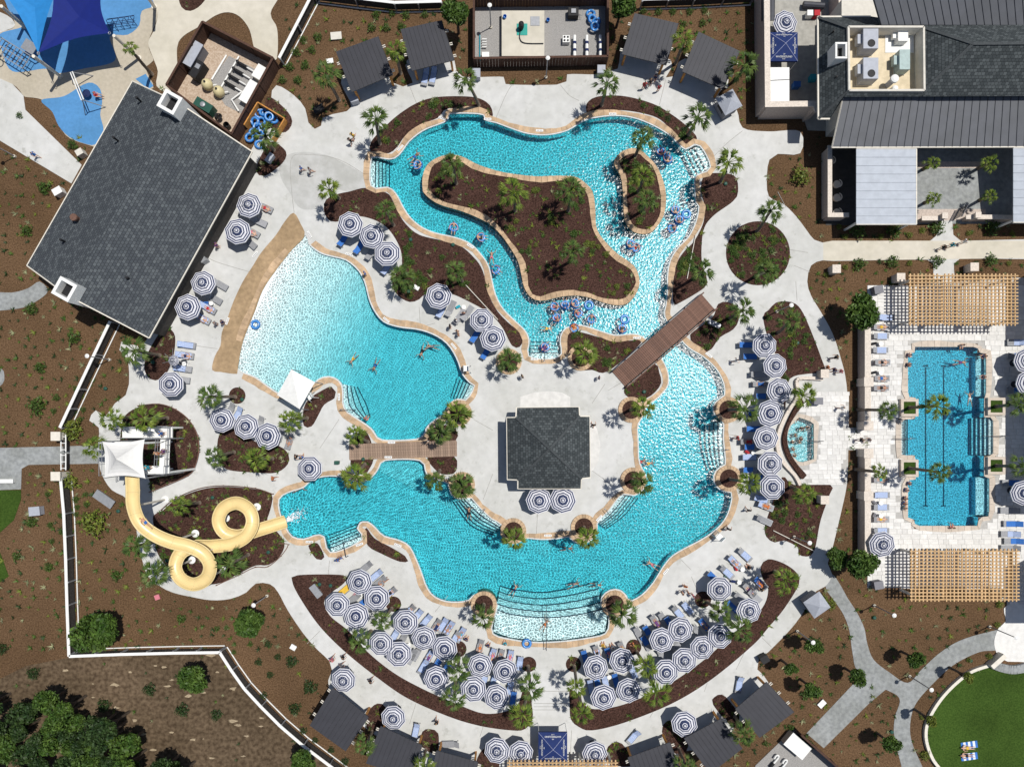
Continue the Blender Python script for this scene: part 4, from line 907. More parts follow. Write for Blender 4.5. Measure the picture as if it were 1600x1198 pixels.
def palms(lst, label, group, h=5.6, sc=1.0):
    for q in lst: palm(*q[:4], q[4] if len(q) > 4 else h, label, group, sc)
palms([(510,120,530,157),(619,82,626,115)], 'palm tree in the straw bed beside the upper left cabanas', 'palms by the upper left cabanas')
palms([(588,188,594,225),(728,125,748,165)], 'palm tree in the mulch strip above the lazy river left arm', 'palms above the river left arm')
palms([(948,132,940,165),(1090,185,1075,212)], 'palm tree in the mulch strip above the lazy river right arm', 'palms above the river right arm')
palms([(1068,65,1055,100),(1163,103,1150,125)], 'palm tree beside the upper right cabanas', 'palms by the upper right cabanas')
palms([(707,257,713,287),(892,298,888,330),(895,393,893,408),(802,302,805,330)], 'palm tree growing on the large lazy river island', 'palms on the big island', 5.2)
palms([(1003,218,993,243),(1005,278,997,300),(1010,315,1003,330)], 'palm tree growing on the small lazy river island', 'palms on the small island', 5.0)
palms([(1137,255,1125,285),(1097,425,1085,435)], 'palm tree in the mulch bed right of the lazy river', 'palms right of the river')
palms([(515,298,530,310),(604,330,615,352),(629,435,632,440,3),(712,425,722,440)], 'palm tree in the large mulch bed left of the lazy river', 'palms in the bed left of the river', 5.0)
palms([(1203,330,1182,362),(1197,425,1180,432)], 'palm tree in the round mulch bed', 'palms in the round bed')
palms([(1160,485,1140,497)], 'palm tree in the small bed at the bridge end', 'palms at bridge'); palms([(1232,502,1215,520)], 'palm tree in the bed behind the row of seven umbrellas', 'p')
palms([(205,78,237,116)], 'tall palm at the splash play area bed', 'p', 7.5, .6); palms([(415,213,428,235)], 'palm tree beside the bin of blue inner tubes', 'p'); palms([(212,548,250,555)], 'palm tree in the bed below the pool house', 'p')
palms([(178,655,205,652),(227,655,262,653),(150,697,165,692)], 'palm tree at the slide tower', 'palms at the slide tower', 5.5)
palms([(282,788,312,785),(215,852,245,845),(245,895,266,880),(360,880,388,866)], 'palm tree in the mulch bed around the looping slide', 'palms round the slide', 5.2)
palms([(330,620,368,620)], 'palm tree in the tiny round bed near a striped umbrella', 'p', 5.4); palms([(338,713,366,706),(402,716,426,716)], 'palm tree in the bed below three striped umbrellas', 'palms below three umbrellas', 5)
palms([(455,656,480,653)], 'palm tree beside the white shade tent', 'p', 5)
palms([(557,678,575,690),(688,674,692,684),(557,744,570,725),(680,752,687,735)], 'palm tree in a corner bed of the boardwalk', 'palms at the boardwalk', 4.2)
RING = [(796,563,795,565,4,795,565),(913,553,905,560,5,907,559),(716,647,718,645,4,717,645),(722,760,722,757,4,722,757),(803,841,802,828,5.5,802,829),(917,838,912,823,5.5,912,823),(1004,636,985,640,6,986,640),(1002,755,988,750,6,989,750),(1163,640,1138,640,6,1137,640),(1167,753,1140,748,6,1138,747),(755,963,756,943,5,756,943),(972,958,960,943,5,960,943)]
for i, q in enumerate(RING):
    palm(*q[:5], 'palm tree in a round stone planter at the main pool edge', 'palms in round planters', 1.05, .3)
    t = thing('round_planter', 'round stone ringed planter at the main pool edge', 'planter', (*W(q[5], q[6]), 0), 0, 'round planters')
    def rp():
        b = MB(); n_ = 22
        for k in range(n_):
            a0, a1 = 2 * math.pi * k / n_, 2 * math.pi * (k + 1) / n_ - .02
            b.prism([(1.0 * math.cos(a0), 1.0 * math.sin(a0)), (1.42 * math.cos(a0), 1.42 * math.sin(a0)), (1.42 * math.cos(a1), 1.42 * math.sin(a1)), (1.0 * math.cos(a1), 1.0 * math.sin(a1))], -1.24, .22)
        return b.mesh('stone_ring', COPE)
    o = obj('stone_ring', cached('ring', rp), t); o['kind'] = 'stuff'
    def sp(): b = MB(); b.prism(circle(0, 0, 1.02), -1.2, .17); return b.mesh('soil', MULCH)
    obj('soil', cached('soil', sp), t)
palms([(1254,617,1240,612),(1257,770,1235,760)], 'palm tree at an end of the curving spa wall', 'palms by the spa', 4)
for q in ((1460,634,1418,637),(1585,630,1553,635),(1462,737,1418,731),(1593,728,1553,727)):
    palm(*q, 5.2, 'palm tree in a square planter box at the lap pool', 'palms in lap pool planters', .9, .4)
    t = thing('planter_box', 'square stone planter box beside the lap pool', 'planter', (*W(q[2], q[3]), 0), 0, 'square lap pool planters')
    def bx():
        b = MB(); o_, i_ = .95, .66
        for (cx2, cy2, dx, dy) in ((0, (o_ + i_) / 2, 2 * o_, o_ - i_), (0, -(o_ + i_) / 2, 2 * o_, o_ - i_), ((o_ + i_) / 2, 0, o_ - i_, 2 * i_), (-(o_ + i_) / 2, 0, o_ - i_, 2 * i_)): b.box((cx2, cy2, -.4), (dx, dy, 1.7))
        return b.mesh('box', TANS)
    obj('box', cached('pbox', bx), t)
    def so_(): b = MB(); b.box((0, 0, 0), (1.3, 1.3, .7)); return b.mesh('turf', LAWN)
    obj('turf', cached('pturf', so_), t)
palms([(1385,641,1340,640,5.2),(1372,737,1336,733,4.2)], 'palm tree behind the lap pool terrace wall', 'palms behind the terrace wall', 5, .75)
palms([(597,968,612,950),(562,1003,580,985),(716,1045,718,1020),(710,1090,712,1065)], 'palm tree among the lower left umbrella cluster', 'palms in lower left umbrellas', 4.6)
palms([(829,1073,825,1040),(816,1115,822,1088),(901,1072,897,1040),(910,1112,905,1085)], 'palm tree flanking the lower deck steps', 'palms at lower steps', 4.8)
palms([(1009,1038,995,1018),(1025,1080,1013,1055),(1124,955,1105,940),(1155,983,1138,968),(1227,905,1210,892)], 'palm tree among the lower right umbrella cluster', 'palms in lower right umbrellas', 4.6)
palms([(572,1163,582,1142),(662,1196,665,1170)], 'palm tree between the lower left cabanas', 'palms between lower left cabanas', 4.5)
palms([(1160,1144,1148,1118),(1070,1195,1060,1168)], 'palm tree between the lower right cabanas', 'palms between lower right cabanas', 4.5)
palms([(1455,257,1446,262),(1544,256,1530,262),(1457,311,1448,315),(1546,307,1532,312)], 'small palm in the clubhouse courtyard', 'courtyard palms', 2.6, .62)
# shrubs
SH = [leaf_cloud(330, .48, .48, .42, .068, m_, k, .35) for k, m_ in enumerate((LEAF1, LEAF2, LEAF3, LEAF1))]
SP = []
for k, m_ in enumerate((LEAF4, LEAF2)):
    b = MB(); r = random.Random(k)
    for i in range(22):
        a = r.uniform(0, 6.28); l = r.uniform(.35, .6); h_ = r.uniform(.12, .5); w = .035
        b.face([(-math.sin(a) * w, math.cos(a) * w, 0), (math.sin(a) * w, -math.cos(a) * w, 0), (math.cos(a) * l, math.sin(a) * l, h_)])
    SP.append(b.mesh('leaves', m_))
def shrub(x, y, r_, kind, label, group, z=.0):
    k = r_ * S / .5
    o = obj('shrub', SH[kind], None, (*W(x, y), z + .25 * k), random.uniform(0, 6.28)); o.scale = (k, k, k * .9); tag(o, label, 'shrub', group)
def shrubs(pts, r_, kind, label, group, z=0):
    for q in pts: shrub(q[0], q[1], (q[2] if len(q) > 2 else r_) * random.uniform(.9, 1.12), kind, label, group, z)
shrubs([(474,64),(497,60),(464,84),(488,79),(453,106),(477,104),(442,126),(466,127),(588,26),(613,22),(635,25),(664,24),(581,45),(604,45),(628,44)], 7, 0, 'round green shrub in the straw bed behind the upper left cabanas', 'shrubs behind upper left cabanas')
shrubs([(1005,18),(1028,20),(1051,20),(1077,20),(1100,18),(1067,40),(1097,38)], 6, 0, 'round green shrub behind the upper right cabanas', 'shrubs behind upper right cabanas')
shrubs([(32,182),(115,228,9),(73,295,10),(45,362,9),(52,483,10),(118,528,11),(65,575,9),(122,608,7),(62,635,14),(90,621,6),(85,642,5),(131,640,5),(126,655,5)], 6, 0, 'green shrub on the straw slope left of the pool house', 'shrubs left of pool house')
shrubs([(76,772),(120,780,6),(122,792),(137,788),(135,772),(120,803),(96,805),(98,831),(82,845),(52,815,9),(28,868,8),(78,885,8),(185,898,9),(80,820,5),(285,965,8),(340,981),(392,1005),(355,980),(366,1018)], 5, 0, 'small green shrub on the straw bed along the white fence', 'shrubs along white fence')
shrubs([(118,671,16),(112,752,15),(153,815,23)], 12, 1, 'large rounded bright green shrub beside the fence gate', 'large shrubs by gate')
shrubs([(236,1075),(165,1100,11),(287,1107,10),(340,1115,9),(55,1050,10),(6,1012,9)], 10, 2, 'dark evergreen sapling on the wild ground', 'saplings on wild ground')
shrubs([(420,1005),(435,1025),(405,1033),(423,1053),(457,1032,9),(486,1071,11),(462,1105,10),(413,1085),(475,1140),(493,1155),(518,1170),(540,1188)], 6, 2, 'dark green shrub between curved fence and lower cabanas', 'shrubs by curved fence')
shrubs([(1248,278,16)], 15, 1, 'large yellow green shrub beside the courtyard wall', None)
for x, y, xs, ys in ((1338,362,1,1),(1394,362,1,1),(1461,357,1,1),(1547,357,1,1)): shrub(x, y, 13, 0, 'leafy young tree in the strip above the straight path', 'young trees above path')
for x, y in ((1340,414),(1392,410),(1461,410),(1546,408)): shrub(x, y, 11, 0, 'leafy young tree in the strip below the straight path', 'young trees below path')
shrubs([(1310,355),(1320,370),(1375,370),(1420,368),(1440,360),(1580,365),(1290,430),(1320,418),(1420,412),(1575,412),(1512,365)], 5, 1, 'low shrub lining the straight path', 'low shrubs by path')
shrubs([(1257,1085,9),(1252,1153,9),(1262,1162,8),(1235,1135,6),(1214,1130,5),(1195,1160,5),(1168,1160,6)], 8, 0, 'green shrub near the lower right gravel yard', 'shrubs by lower yard')
shrubs([(1545,1024),(1513,1030),(1443,1178,8),(1440,1120,4),(1560,943,6),(1557,975,6),(1285,935,9),(1297,945,8),(1270,950,8)], 5, 1, 'low yellow green shrub along the grey paver path', 'shrubs along paver path')
def tree(x, y, r_, h, label, kind=0, group=None, n_=5500, ls=.105, lobes=12):
    key = ('tree', kind, n_)
    me = [cached(key + (k,), lambda: leaf_cloud(n_, 1.0, 1.0, .8, ls, (LEAF1, LEAF3, LEAF2)[kind], k + 11, .5, lobes=lobes)) for k in range(3)]
    k = r_ * S / 1.0 * (1 - h / H); p = W(x, y, h); t = thing('tree', label, 'tree', (p[0] * 1.0, p[1] * 1.0, 0), 0, group)
    b = MB(); b.tube([(0, 0, 0), (.05, .03, h * .5), (0, 0, h)], [.16, .12, .05], 8)
    for a in range(5): an = a * 1.26; b.tube([(0, 0, h * .45), (math.cos(an) * k * .5, math.sin(an) * k * .5, h * .95)], [.07, .02], 6)
    b.build('trunk', TRUNK, t); o = obj('crown', random.choice(me), t, (0, 0, h), random.uniform(0, 6.28)); o.scale = (k, k, k)
for q in ((712,18,24,4.2,'dense round tree at the left corner of the gravel pump yard'),(972,8,24,4.2,'dense round tree at the right corner of the gravel pump yard'),(1350,487,30,3.5,'round tree at the upper corner of the lap pool terrace'),(1347,884,26,3.5,'round tree at the lower corner of the lap pool terrace'),(1308,872,18,2.5,'dark small tree at the bend of the concrete path'),(150,984,37,3.2,'broad dark green tree at the fence corner'),(391,974,26,3.2,'round dark green tree beside the lower left path'),(300,1063,25,3,'rounded tree standing alone on the wild ground'),(473,1190,22,3,'dark tree outside the curved fence')):
    tree(*q, kind=0 if q[2] < 30 else 0)
for x, y in ((1273,1010),(1340,1058),(1268,1076),(1432,1031),(1392,1163),(1237,1045)):
    tree(x, y, 16 if x not in (1237,) else 12, 3.0, 'small young tree among the grey paver paths', 0, 'young trees by paver paths', 1800, .12, 7)
for x, y in ((1512,1058),(1455,1126)): tree(x, y, 10, 3.2, 'small young tree at the edge of the round lawn', 2, 'young trees at lawn', 1800, .12, 7)
# dense wood, lower left corner
r = random.Random(5); k = 0
for i in range(400):
    x, y = r.uniform(-30, 330), r.uniform(1085, 1240)
    lim = 1090 + max(0, x - 60) * .42 + (max(0, x - 200) * .35)
    if y < lim or k > 62: continue
    k += 1; tree(x, y, r.uniform(14, 26), r.uniform(2.2, 4.5), 'scrubby evergreen tree in the dense wood', r.choice((0, 1, 1, 1, 0)), 'trees of the dense wood', 1700, .125, 8)
# ground cover
def blades(b, x, y, r_, s_, z, n_=7, m=0):
    for i in range(n_):
        a = r_.uniform(0, 6.28); l = s_ * r_.uniform(.6, 1.2); h_ = s_ * r_.uniform(.25, .9); w = s_ * .13
        b.face([(x - math.sin(a) * w, y + math.cos(a) * w, z), (x + math.sin(a) * w, y - math.cos(a) * w, z), (x + math.cos(a) * l, y + math.sin(a) * l, z + h_)], m)
r = random.Random(9); b = MB()
for poly in BEDW:
    xs = [p[0] for p in poly]; ys = [p[1] for p in poly]; A = abs(area(poly)); n_ = int(A * 3.0); 
    for i in range(n_):
        p = (r.uniform(min(xs), max(xs)), r.uniform(min(ys), max(ys)))
        if inside(p, poly): blades(b, p[0], p[1], r, r.choice((r.uniform(.12, .25), r.uniform(.2, .46))), .06, 11, r.choice((0, 0, 0, 1, 1, 2)))
o = b.build('ground_cover', [LEAF1, LEAF2, LEAF4]); o['kind'] = 'stuff'; tag(o, 'low green tufts scattered through the dark mulch beds', 'ground cover')
HARD = [deckp] + [wp(q) for q in (lapout, [(1290,20),(1640,20),(1640,352),(1286,352)], [(1178,-30),(1300,-30),(1300,206),(1178,206)], [(-30,-30),(250,-30),(245,140),(160,235),(30,160),(-30,120)], [(205,120),(400,235),(235,535),(38,415)], [(275,30),(450,100),(450,240),(395,240),(270,160)], [(735,-5),(948,-5),(948,118),(735,118)], [(-30,695),(157,695),(157,726),(34,735),(34,830),(-30,840)], [(-30,455),(75,440),(60,482),(-30,486)], LAWNP, [(1573,940),(1640,940),(1640,1035),(1550,1030)], [(240,-30),(440,-30),(434,98),(390,90),(340,60),(280,120),(240,140)], [(-30,112),(20,132),(130,258),(112,287),(-30,205)], [(1300,897),(1350,980),(1365,1030),(1418,1066),(1505,998),(1575,983),(1560,1013),(1490,1038),(1430,1100),(1425,1160),(1448,1230),(1415,1230),(1397,1150),(1405,1090),(1340,1048),(1327,985),(1290,917)], [(1330,1070),(1371,1074),(1287,1168),(1260,1145)], [(1230,1130),(1330,1198),(1300,1240),(1140,1240)], [(430,-40),(560,2),(800,6),(1180,2),(1180,-40)])]
b = MB(); n_ = 0; rows = 0
y = -10
while y < 1210:
    x = -20 + (rows % 2) * 9; rows += 1
    while x < 1620:
        px_, py_ = x + r.uniform(-5, 5), y + r.uniform(-5, 5); p = W(px_, py_)
        if r.random() < (.85 if not (px_ < 560 and py_ > 1015) else .1) and not any(inside(p, h) for h in HARD):
            s_ = r.uniform(.2, .5); blades(b, p[0], p[1], r, s_, .0, 12, r.choice((0, 0, 1, 3, 2, 3)))
        x += 17
    y += 15
o = b.build('ground_cover', [LEAF1, LEAF2, LEAF4, LEAF3]); o['kind'] = 'stuff'; tag(o, 'small grass tufts dotted over the brown straw ground', 'ground cover')
# shrubby clumps inside the denser beds
for poly, nn, kd in ((BEDW[26], 34, 0), (BEDW[-1], 10, 0), (BEDW[-2], 26, 1), (BEDW[6], 24, 0), (BEDW[2], 12, 0), (BEDW[27], 10, 0), (BEDW[28], 12, 2), (BEDW[0], 8, 0), (BEDW[1], 8, 2), (BEDW[8], 10, 0), (BEDW[7], 4, 0), (BEDW[3], 5, 0), (BEDW[4], 6, 0)):
    xs = [p[0] for p in poly]; ys = [p[1] for p in poly]; k = 0
    nm = {0: 'the bed above the left river arm', 1: 'the bed above the right river arm', 2: 'the bed right of the river', 3: 'the bridge end bed', 4: 'the bed left of the footbridge', 6: 'the large bed left of the river', 7: 'the slide tower bed', 8: 'the looping slide bed', 26: 'the round mulch bed', 27: 'the bed behind seven umbrellas', 28: 'the bed below the spa'}.get(BEDW.index(poly), 'the small river island' if poly is BEDW[-1] else 'the large river island')
    for tr in range(4000):
        p = (r.uniform(min(xs), max(xs)), r.uniform(min(ys), max(ys)))
        if k and r.random() < .55: p = (lastp[0] + r.gauss(0, .7), lastp[1] + r.gauss(0, .7))
        if inside(p, offset(poly, -.35)):
            lastp = p
            o = obj('shrub', SH[kd if r.random() < .6 else r.choice((0, 1, 3))], None, (p[0], p[1], .17), r.uniform(0, 6)); s_ = r.uniform(.5, .95); o.scale = (s_, s_, s_ * .8)
            tag(o, 'low shrub growing in ' + nm, 'shrub', 'shrubs in ' + nm); k += 1
            if k >= nn * 1.5: break
# pale bare sand patches on the wild ground
SANDY = mat('bare_sand', (.34, .27, .18), .95, .2, 5, .3, 14)
for i in range(42):
    x, y = r.uniform(60, 460), r.uniform(1020, 1195)
    if y > 1060 + max(0, x - 60) * .45 and x < 200: continue
    if y < 1020 + max(0, x - 352) * 1.0 + 8 and x > 330: continue
    n2 = r.randint(6, 9); rr = r.uniform(1.5, 6); b = MB(); c = W(x, y)
    pts = [(c[0] + math.cos(6.28 * k2 / n2) * rr * S * r.uniform(.5, 1.9), c[1] + math.sin(6.28 * k2 / n2) * rr * S * .5 * r.uniform(.4, 1.4)) for k2 in range(n2)]
    b.prism(pts, 0, .006 + .0002 * i, sides=False); struct(b.build('sand_patch', SANDY))
# ---------------------------------------------------------------- umbrellas
def canopy_mesh():
    b = MB(); R_ = 1.40; bands = [(0, .085, 1), (.085, .16, 0), (.16, .21, 1), (.21, .40, 0), (.40, .475, 1), (.475, .56, 0), (.56, .69, 1), (.69, .775, 0), (.775, .85, 1), (.85, .945, 0), (.945, 1.0, 1)]
    def pt(f, k, half):
        a = 2 * math.pi * (k + (.5 if half else 0)) / 8; rr = R_ * f * (.9239 if half else 1); z = 2.72 - .5 * f - .06 * math.sin(math.pi * f) - (.05 * f if half else 0)
        return (rr * math.cos(a), rr * math.sin(a), z)
    for f0, f1, m in bands:
        for k in range(8):
            for (h0, k0, h1, k1) in ((False, k, True, k), (True, k, False, k + 1)):
                if f0 == 0: b.face([pt(0, 0, 0), pt(f1, k0, h0), pt(f1, k1, h1)], m)
                else: b.face([pt(f0, k0, h0), pt(f1, k0, h0), pt(f1, k1, h1), pt(f0, k1, h1)], m)
    for k in range(8):
        for (h0, k0, h1, k1) in ((False, k, True, k), (True, k, False, k + 1)):
            a, c = pt(1, k0, h0), pt(1, k1, h1); b.face([a, (a[0], a[1], a[2] - .14), (c[0], c[1], c[2] - .14), c], 1)
    return b.mesh('canopy', [NAVYU, WHITEU])
CAN = canopy_mesh()
b = MB(); b.tube([(0, 0, .1), (0, 0, 2.7)], .03, 8); POLE = b.mesh('pole', GREYM)
b = MB(); b.lathe([(.35, 0), (.35, .07), (.1, .12), (.05, .3)], 16); UBASE = b.mesh('base', DARKM)
b = MB(); b.lathe([(.045, 0), (.055, .05), (.02, .1)], 10); FIN = b.mesh('finial', WHITEU)
RIBS = []
b = MB()
for k in range(1): b.beam((0, 0, 2.64), (1.35, 0, 2.12), .025, .03)
RIB = b.mesh('rib', GREYM)
def umbrella(x, y, label, group, sc=1.0):
    p = W(x, y, 2.55); t = thing('umbrella', label, 'umbrella', (p[0], p[1], DT), random.uniform(0, .785), group)
    o = obj('canopy', CAN, t); o.rotation_euler = (R(random.uniform(-4.5, 4.5)), R(random.uniform(-4.5, 4.5)), 0); k_ = sc * random.uniform(.95, 1.03); o.scale = (k_, k_ * random.uniform(.97, 1.03), random.uniform(.97, 1.02))
    obj('pole', POLE, t); obj('base', UBASE, t); obj('finial', FIN, t, (0, 0, 2.72))
    for k in range(8): obj('rib', RIB, t, (0, 0, 0), k * math.pi / 4)
def umbs(pts, where, g): 
    for x, y in pts: umbrella(x, y, 'striped umbrella ' + where, g)
umbs([(386,321),(368,360),(315,443),(292,480)], 'in the row along the pool house', 'umbrellas by the pool house')
umbs([(264,600)], 'below the four towel covered loungers', None)
umbs([(344,655),(382,668),(418,682)], 'in the row of three above the slide path', 'three umbrellas near slide')
umbs([(484,733)], 'standing alone at the slide splash end', None)
umbs([(545,351),(580,366),(604,398)], 'in the trio above the wading pool', 'trio above wading pool')
umbs([(683,462),(750,499),(770,531)], 'between the wading pool and the lazy river', 'umbrellas between pools')
umbs([(840,783),(880,783)], 'in the pair beside the pool bar', 'pair beside bar')
umbs([(1195,538),(1210,571),(1218,609),(1205,646),(1198,684),(1203,723),(1209,760)], 'in the column of seven by the spa', 'seven umbrellas by the spa')
umbs([(564,910),(587,934),(526,945),(556,965)], 'in the tight group with the yellow mat', 'group with yellow mat')
umbs([(634,975),(662,995),(595,1006),(695,1012),(622,1025),(680,1060)], 'in the middle of the lower left cluster', 'lower left cluster')
umbs([(751,1040),(791,1051),(739,1078),(777,1092)], 'in the foursome left of the lower steps', 'four left of steps')
umbs([(932,1047),(971,1036),(984,1080),(942,1089)], 'in the foursome right of the lower steps', 'four right of steps')
umbs([(1062,984),(1034,1001),(1124,996),(1097,1013),(1070,1035),(1040,1050)], 'in the lower right cluster along the curved bed', 'lower right cluster')
umbs([(1126,919),(1169,955)], 'in the pair above the curved right bed', 'pair above right bed')
umbs([(537,1062)], 'touching the cabana beside the curved fence', None); umbs([(615,1120)], 'between the two lower left cabanas', None)
umbs([(779,1175),(814,1180)], 'just left of the lower navy tent', 'pair left of navy tent'); umbs([(929,1177)], 'just right of the lower navy tent', None); umbs([(1072,1132)], 'between the two lower right cabanas', None)
umbs([(1226,33)], 'inside the service yard', None); umbs([(1381,849)], 'at the lower left corner of the lap pool', None)
umbs([(1608,564),(1610,598),(1604,769)], 'cut by the shade right of the lap pool', 'umbrellas right of lap pool')
umbrella(271, 563, 'tiny striped umbrella between two towel covered loungers', None, .42)
# navy lettered tents and white shade tent
def text_obj(name, s_, size, parent, loc, rot, m_):
    cu = bpy.data.curves.new(name, 'FONT'); cu.body = s_; cu.size = size; cu.align_x = 'CENTER'; cu.align_y = 'CENTER'; cu.extrude = .004
    o = bpy.data.objects.new(name, cu); col.objects.link(o); dg = bpy.context.evaluated_depsgraph_get(); me = bpy.data.meshes.new_from_object(o.evaluated_get(dg)); me.materials.clear(); me.materials.append(m_)
    bpy.data.objects.remove(o); q = obj(name, me, parent, loc, rot); return q
def tent(x, y, w, label, z=2.9, rot=0):
    p = W(x, y, z); t = thing('canopy_tent', label, 'tent', (p[0], p[1], DT), rot); hw = w / 2; ze, za = z - .35, z + .35
    C = [(-hw, -hw, ze), (hw, -hw, ze), (hw, hw, ze), (-hw, hw, ze)]
    b = MB()
    for i in range(4):
        a, c = C[i], C[(i + 1) % 4]; b.face([a, c, (0, 0, za)]); b.face([a, (a[0], a[1], a[2] - .25), (c[0], c[1], c[2] - .25), c])
    b.build('canopy', PNAVY, t)
    for i in range(4):
        m_ = MB(); m_.beam(Vector(C[i]) + Vector((0, 0, .012)), (0, 0, za + .012), .035, .015); m_.build('seam', mat('seam_grey', (.3, .32, .45), .8), t)
        m_ = MB(); m_.tube([(C[i][0] * .97, C[i][1] * .97, 0), (C[i][0] * .97, C[i][1] * .97, ze)], .035, 6); m_.build('leg', WHITE, t)
    tilt = math.atan2(za - ze, hw)
    for i in range(4):
        an = i * math.pi / 2
        for sx, s_, rad in (('WATERSOUND', .25, .76), ('CLUB', .13, .88), ('W', .20, .62)):
            rr = hw * rad; zz = ze + (za - ze) * (1 - rad) + .03; px_, py_ = math.sin(an) * rr, -math.cos(an) * rr
            text_obj('lettering', sx, s_, t, (px_, py_, zz), (Matrix.Rotation(an, 3, 'Z') @ Matrix.Rotation(tilt, 3, 'X')).to_euler()[:], WHITE)
tent(1225.5, 71, 3.05, 'navy square tent lettered WATERSOUND CLUB in the service yard'); tent(864, 1168, 3.05, 'navy square tent lettered WATERSOUND CLUB before the lower pergola')
t = thing('shade_tent', 'white square shade tent leaning over the wading pool edge', 'tent')
P = [W3(*q, 3.0) for q in ((433,617),(455,577),(492,597),(468,639))]; c = W3(462, 607, 3.5)
b = MB()
for i in range(4): b.face([P[i], P[(i + 1) % 4], c])
b.build('canopy', WHITE, t)
for p in P: m_ = MB(); m_.tube([(p[0] * .995, p[1], 0), p], .05, 8); m_.build('leg', GREYM, t)
# ---------------------------------------------------------------- loungers and towels
def lmesh():
    out = {}
    b = MB()
    for s_ in (-.32, .32): b.box((-.33, s_, .33), (1.3, .045, .05))
    b.box((-.97, 0, .33), (.045, .64, .05)); b.box((.32, 0, .31), (.04, .6, .04)); out['frame'] = b.mesh('frame', GREYM)
    b = MB(); b.box((-.33, 0, .345), (1.26, .58, .02)); out['seat'] = b.mesh('seat', SLING)
    b = MB(); M = Matrix.Rotation(-R(34), 4, 'Y'); b.box(M @ Vector((.35, 0, 0)), (.72, .6, .025), M=M); out['backrest'] = b.mesh('backrest', SLING)
    b = MB(); b.box((0, 0, .16), (.045, .045, .32)); out['leg'] = b.mesh('leg', GREYM)
    return out
LM = lmesh()
def lounger(x, y, ang, label, group, z=DT):
    p = W(x, y, .35); t = thing('sun_lounger', label, 'lounger', (p[0], p[1], z), R(ang), group)
    obj('frame', LM['frame'], t); obj('seat', LM['seat'], t); obj('backrest', LM['backrest'], t, (.3, 0, .35))
    for lx in (-.9, .75):
        for ly in (-.29, .29): obj('leg', LM['leg'], t, (lx, ly, 0))
    return t
def towel_mesh(kind):
    b = MB(); r = random.Random(kind); n_ = 13; prof = [(-.72, .364), (-.3, .363), (.0, .362), (.28, .364), (.62, .60), (.86, .765)]
    full = {0: prof, 1: prof[1:], 2: prof[:4], 3: prof[3:]}[kind % 4]
    for k in range(n_):
        y0, y1 = -.3 + .6 * k / n_, -.3 + .6 * (k + 1) / n_
        for i in range(len(full) - 1):
            a, c = full[i], full[i + 1]; j = r.uniform(0, .006); b.face([(a[0], y0, a[1] + .006), (c[0], y0, c[1] + .006), (c[0], y1, c[1] + .006), (a[0], y1, a[1] + .006)], (k % 2) if kind < 4 else 0)
    return b.mesh('towel', [TBLUE, TWHITE] if kind < 4 else [TBLUE, TBLUE])
TW = [towel_mesh(k) for k in range(6)]
def loungers(lst, where, g, tow=.5):
    for i, q in enumerate(lst):
        x, y, a = q[:3]; k = q[3] if len(q) > 3 else (random.randrange(6) if random.random() < tow else None)
        if k == -1: k = None
        lb = 'grey sling sun lounger ' + where
        if k is not None:
            lb = ('striped' if k < 4 else 'blue') + ' towel covered sun lounger ' + where
        lounger(x, y, a, lb, g + (' towels' if k is not None else ''))
        if k is not None:
            p = W(x, y, .35); o = obj('towel', TW[k], None, (p[0], p[1], DT), R(a)); tag(o, ('striped' if k < 4 else 'blue') + ' towel on lounger ' + where, 'towel', 'towels ' + where)
loungers([(413,324,155),(404,346,155,-1),(393,362,150),(389,378,140),(343,444,150,-1),(334,466,150,-1),(325,481,150,0),(316,497,150,0)], 'in the row by the pool house', 'loungers by pool house')
loungers([(292,539,172,0),(289,555,172,0),(286,576,172,1),(283,593,172,-1)], 'beside the bed below the pool house', 'loungers below pool house')
loungers([(360,641,60,-1),(372,647,60),(406,662,65),(439,676,72,-1),(453,688,72,-1)], 'near the three umbrellas by the slide path', 'loungers near three umbrellas')
loungers([(537,374,240,4),(562,386,240,4),(580,395,240),(605,418,240)], 'under the trio above the wading pool', 'loungers under trio')
loungers([(690,485,245,0),(704,483,245,-1),(718,495,235,-1),(730,490,235,-1),(743,524,240,4),(760,550,240,4)], 'between the wading pool and the lazy river', 'loungers between pools')
loungers([(572,886,40,-1),(588,898,40,0),(594,908,40,-1),(610,926,40,2),(541,921,40,-1),(554,934,40,-1),(565,943,40,4),(573,952,40)], 'in the group with the yellow mat', 'loungers with yellow mat')
loungers([(640,954,45,2),(652,961,50,0),(666,969,50,0),(682,977,58,-1),(692,975,58,0),(702,980,58,0),(712,996,60,2),(720,990,60,0),(617,992,60,0),(629,999,60,-1),(644,1024,60,-1),(652,1019,60,-1),(670,1026,60,0),(662,1040,60,0),(686,1032,60,4),(696,1045,60,4)], 'in the lower left umbrella cluster', 'loungers lower left')
loungers([(750,1010,75,-1),(769,1023,72,0),(782,1025,75,-1),(797,1026,80,0),(812,1036,82,0),(771,1065,75),(797,1074,82,0),(802,1090,82,4),(757,1060,75)], 'in the group left of the lower steps', 'loungers left of steps')
loungers([(914,1026,105,4),(933,1019,108,2),(951,1022,108,4),(972,1013,112,-1),(989,1049,110,0),(923,1072,100,0),(946,1066,105,0),(934,1068,105,4),(962,1062,105,4)], 'in the group right of the lower steps', 'loungers right of steps')
loungers([(998,990,120,-1),(1012,987,120,5),(1009,1003,120,5),(1024,971,123,-1),(1037,967,123,-1),(1046,973,123,4),(1035,1025,120,-1),(1048,1019,123,-1),(1059,1009,123,-1),(1059,956,130,2),(1074,950,130,0),(1100,975,128,4),(1090,986,128,-1)], 'in the lower right umbrella cluster', 'loungers lower right')
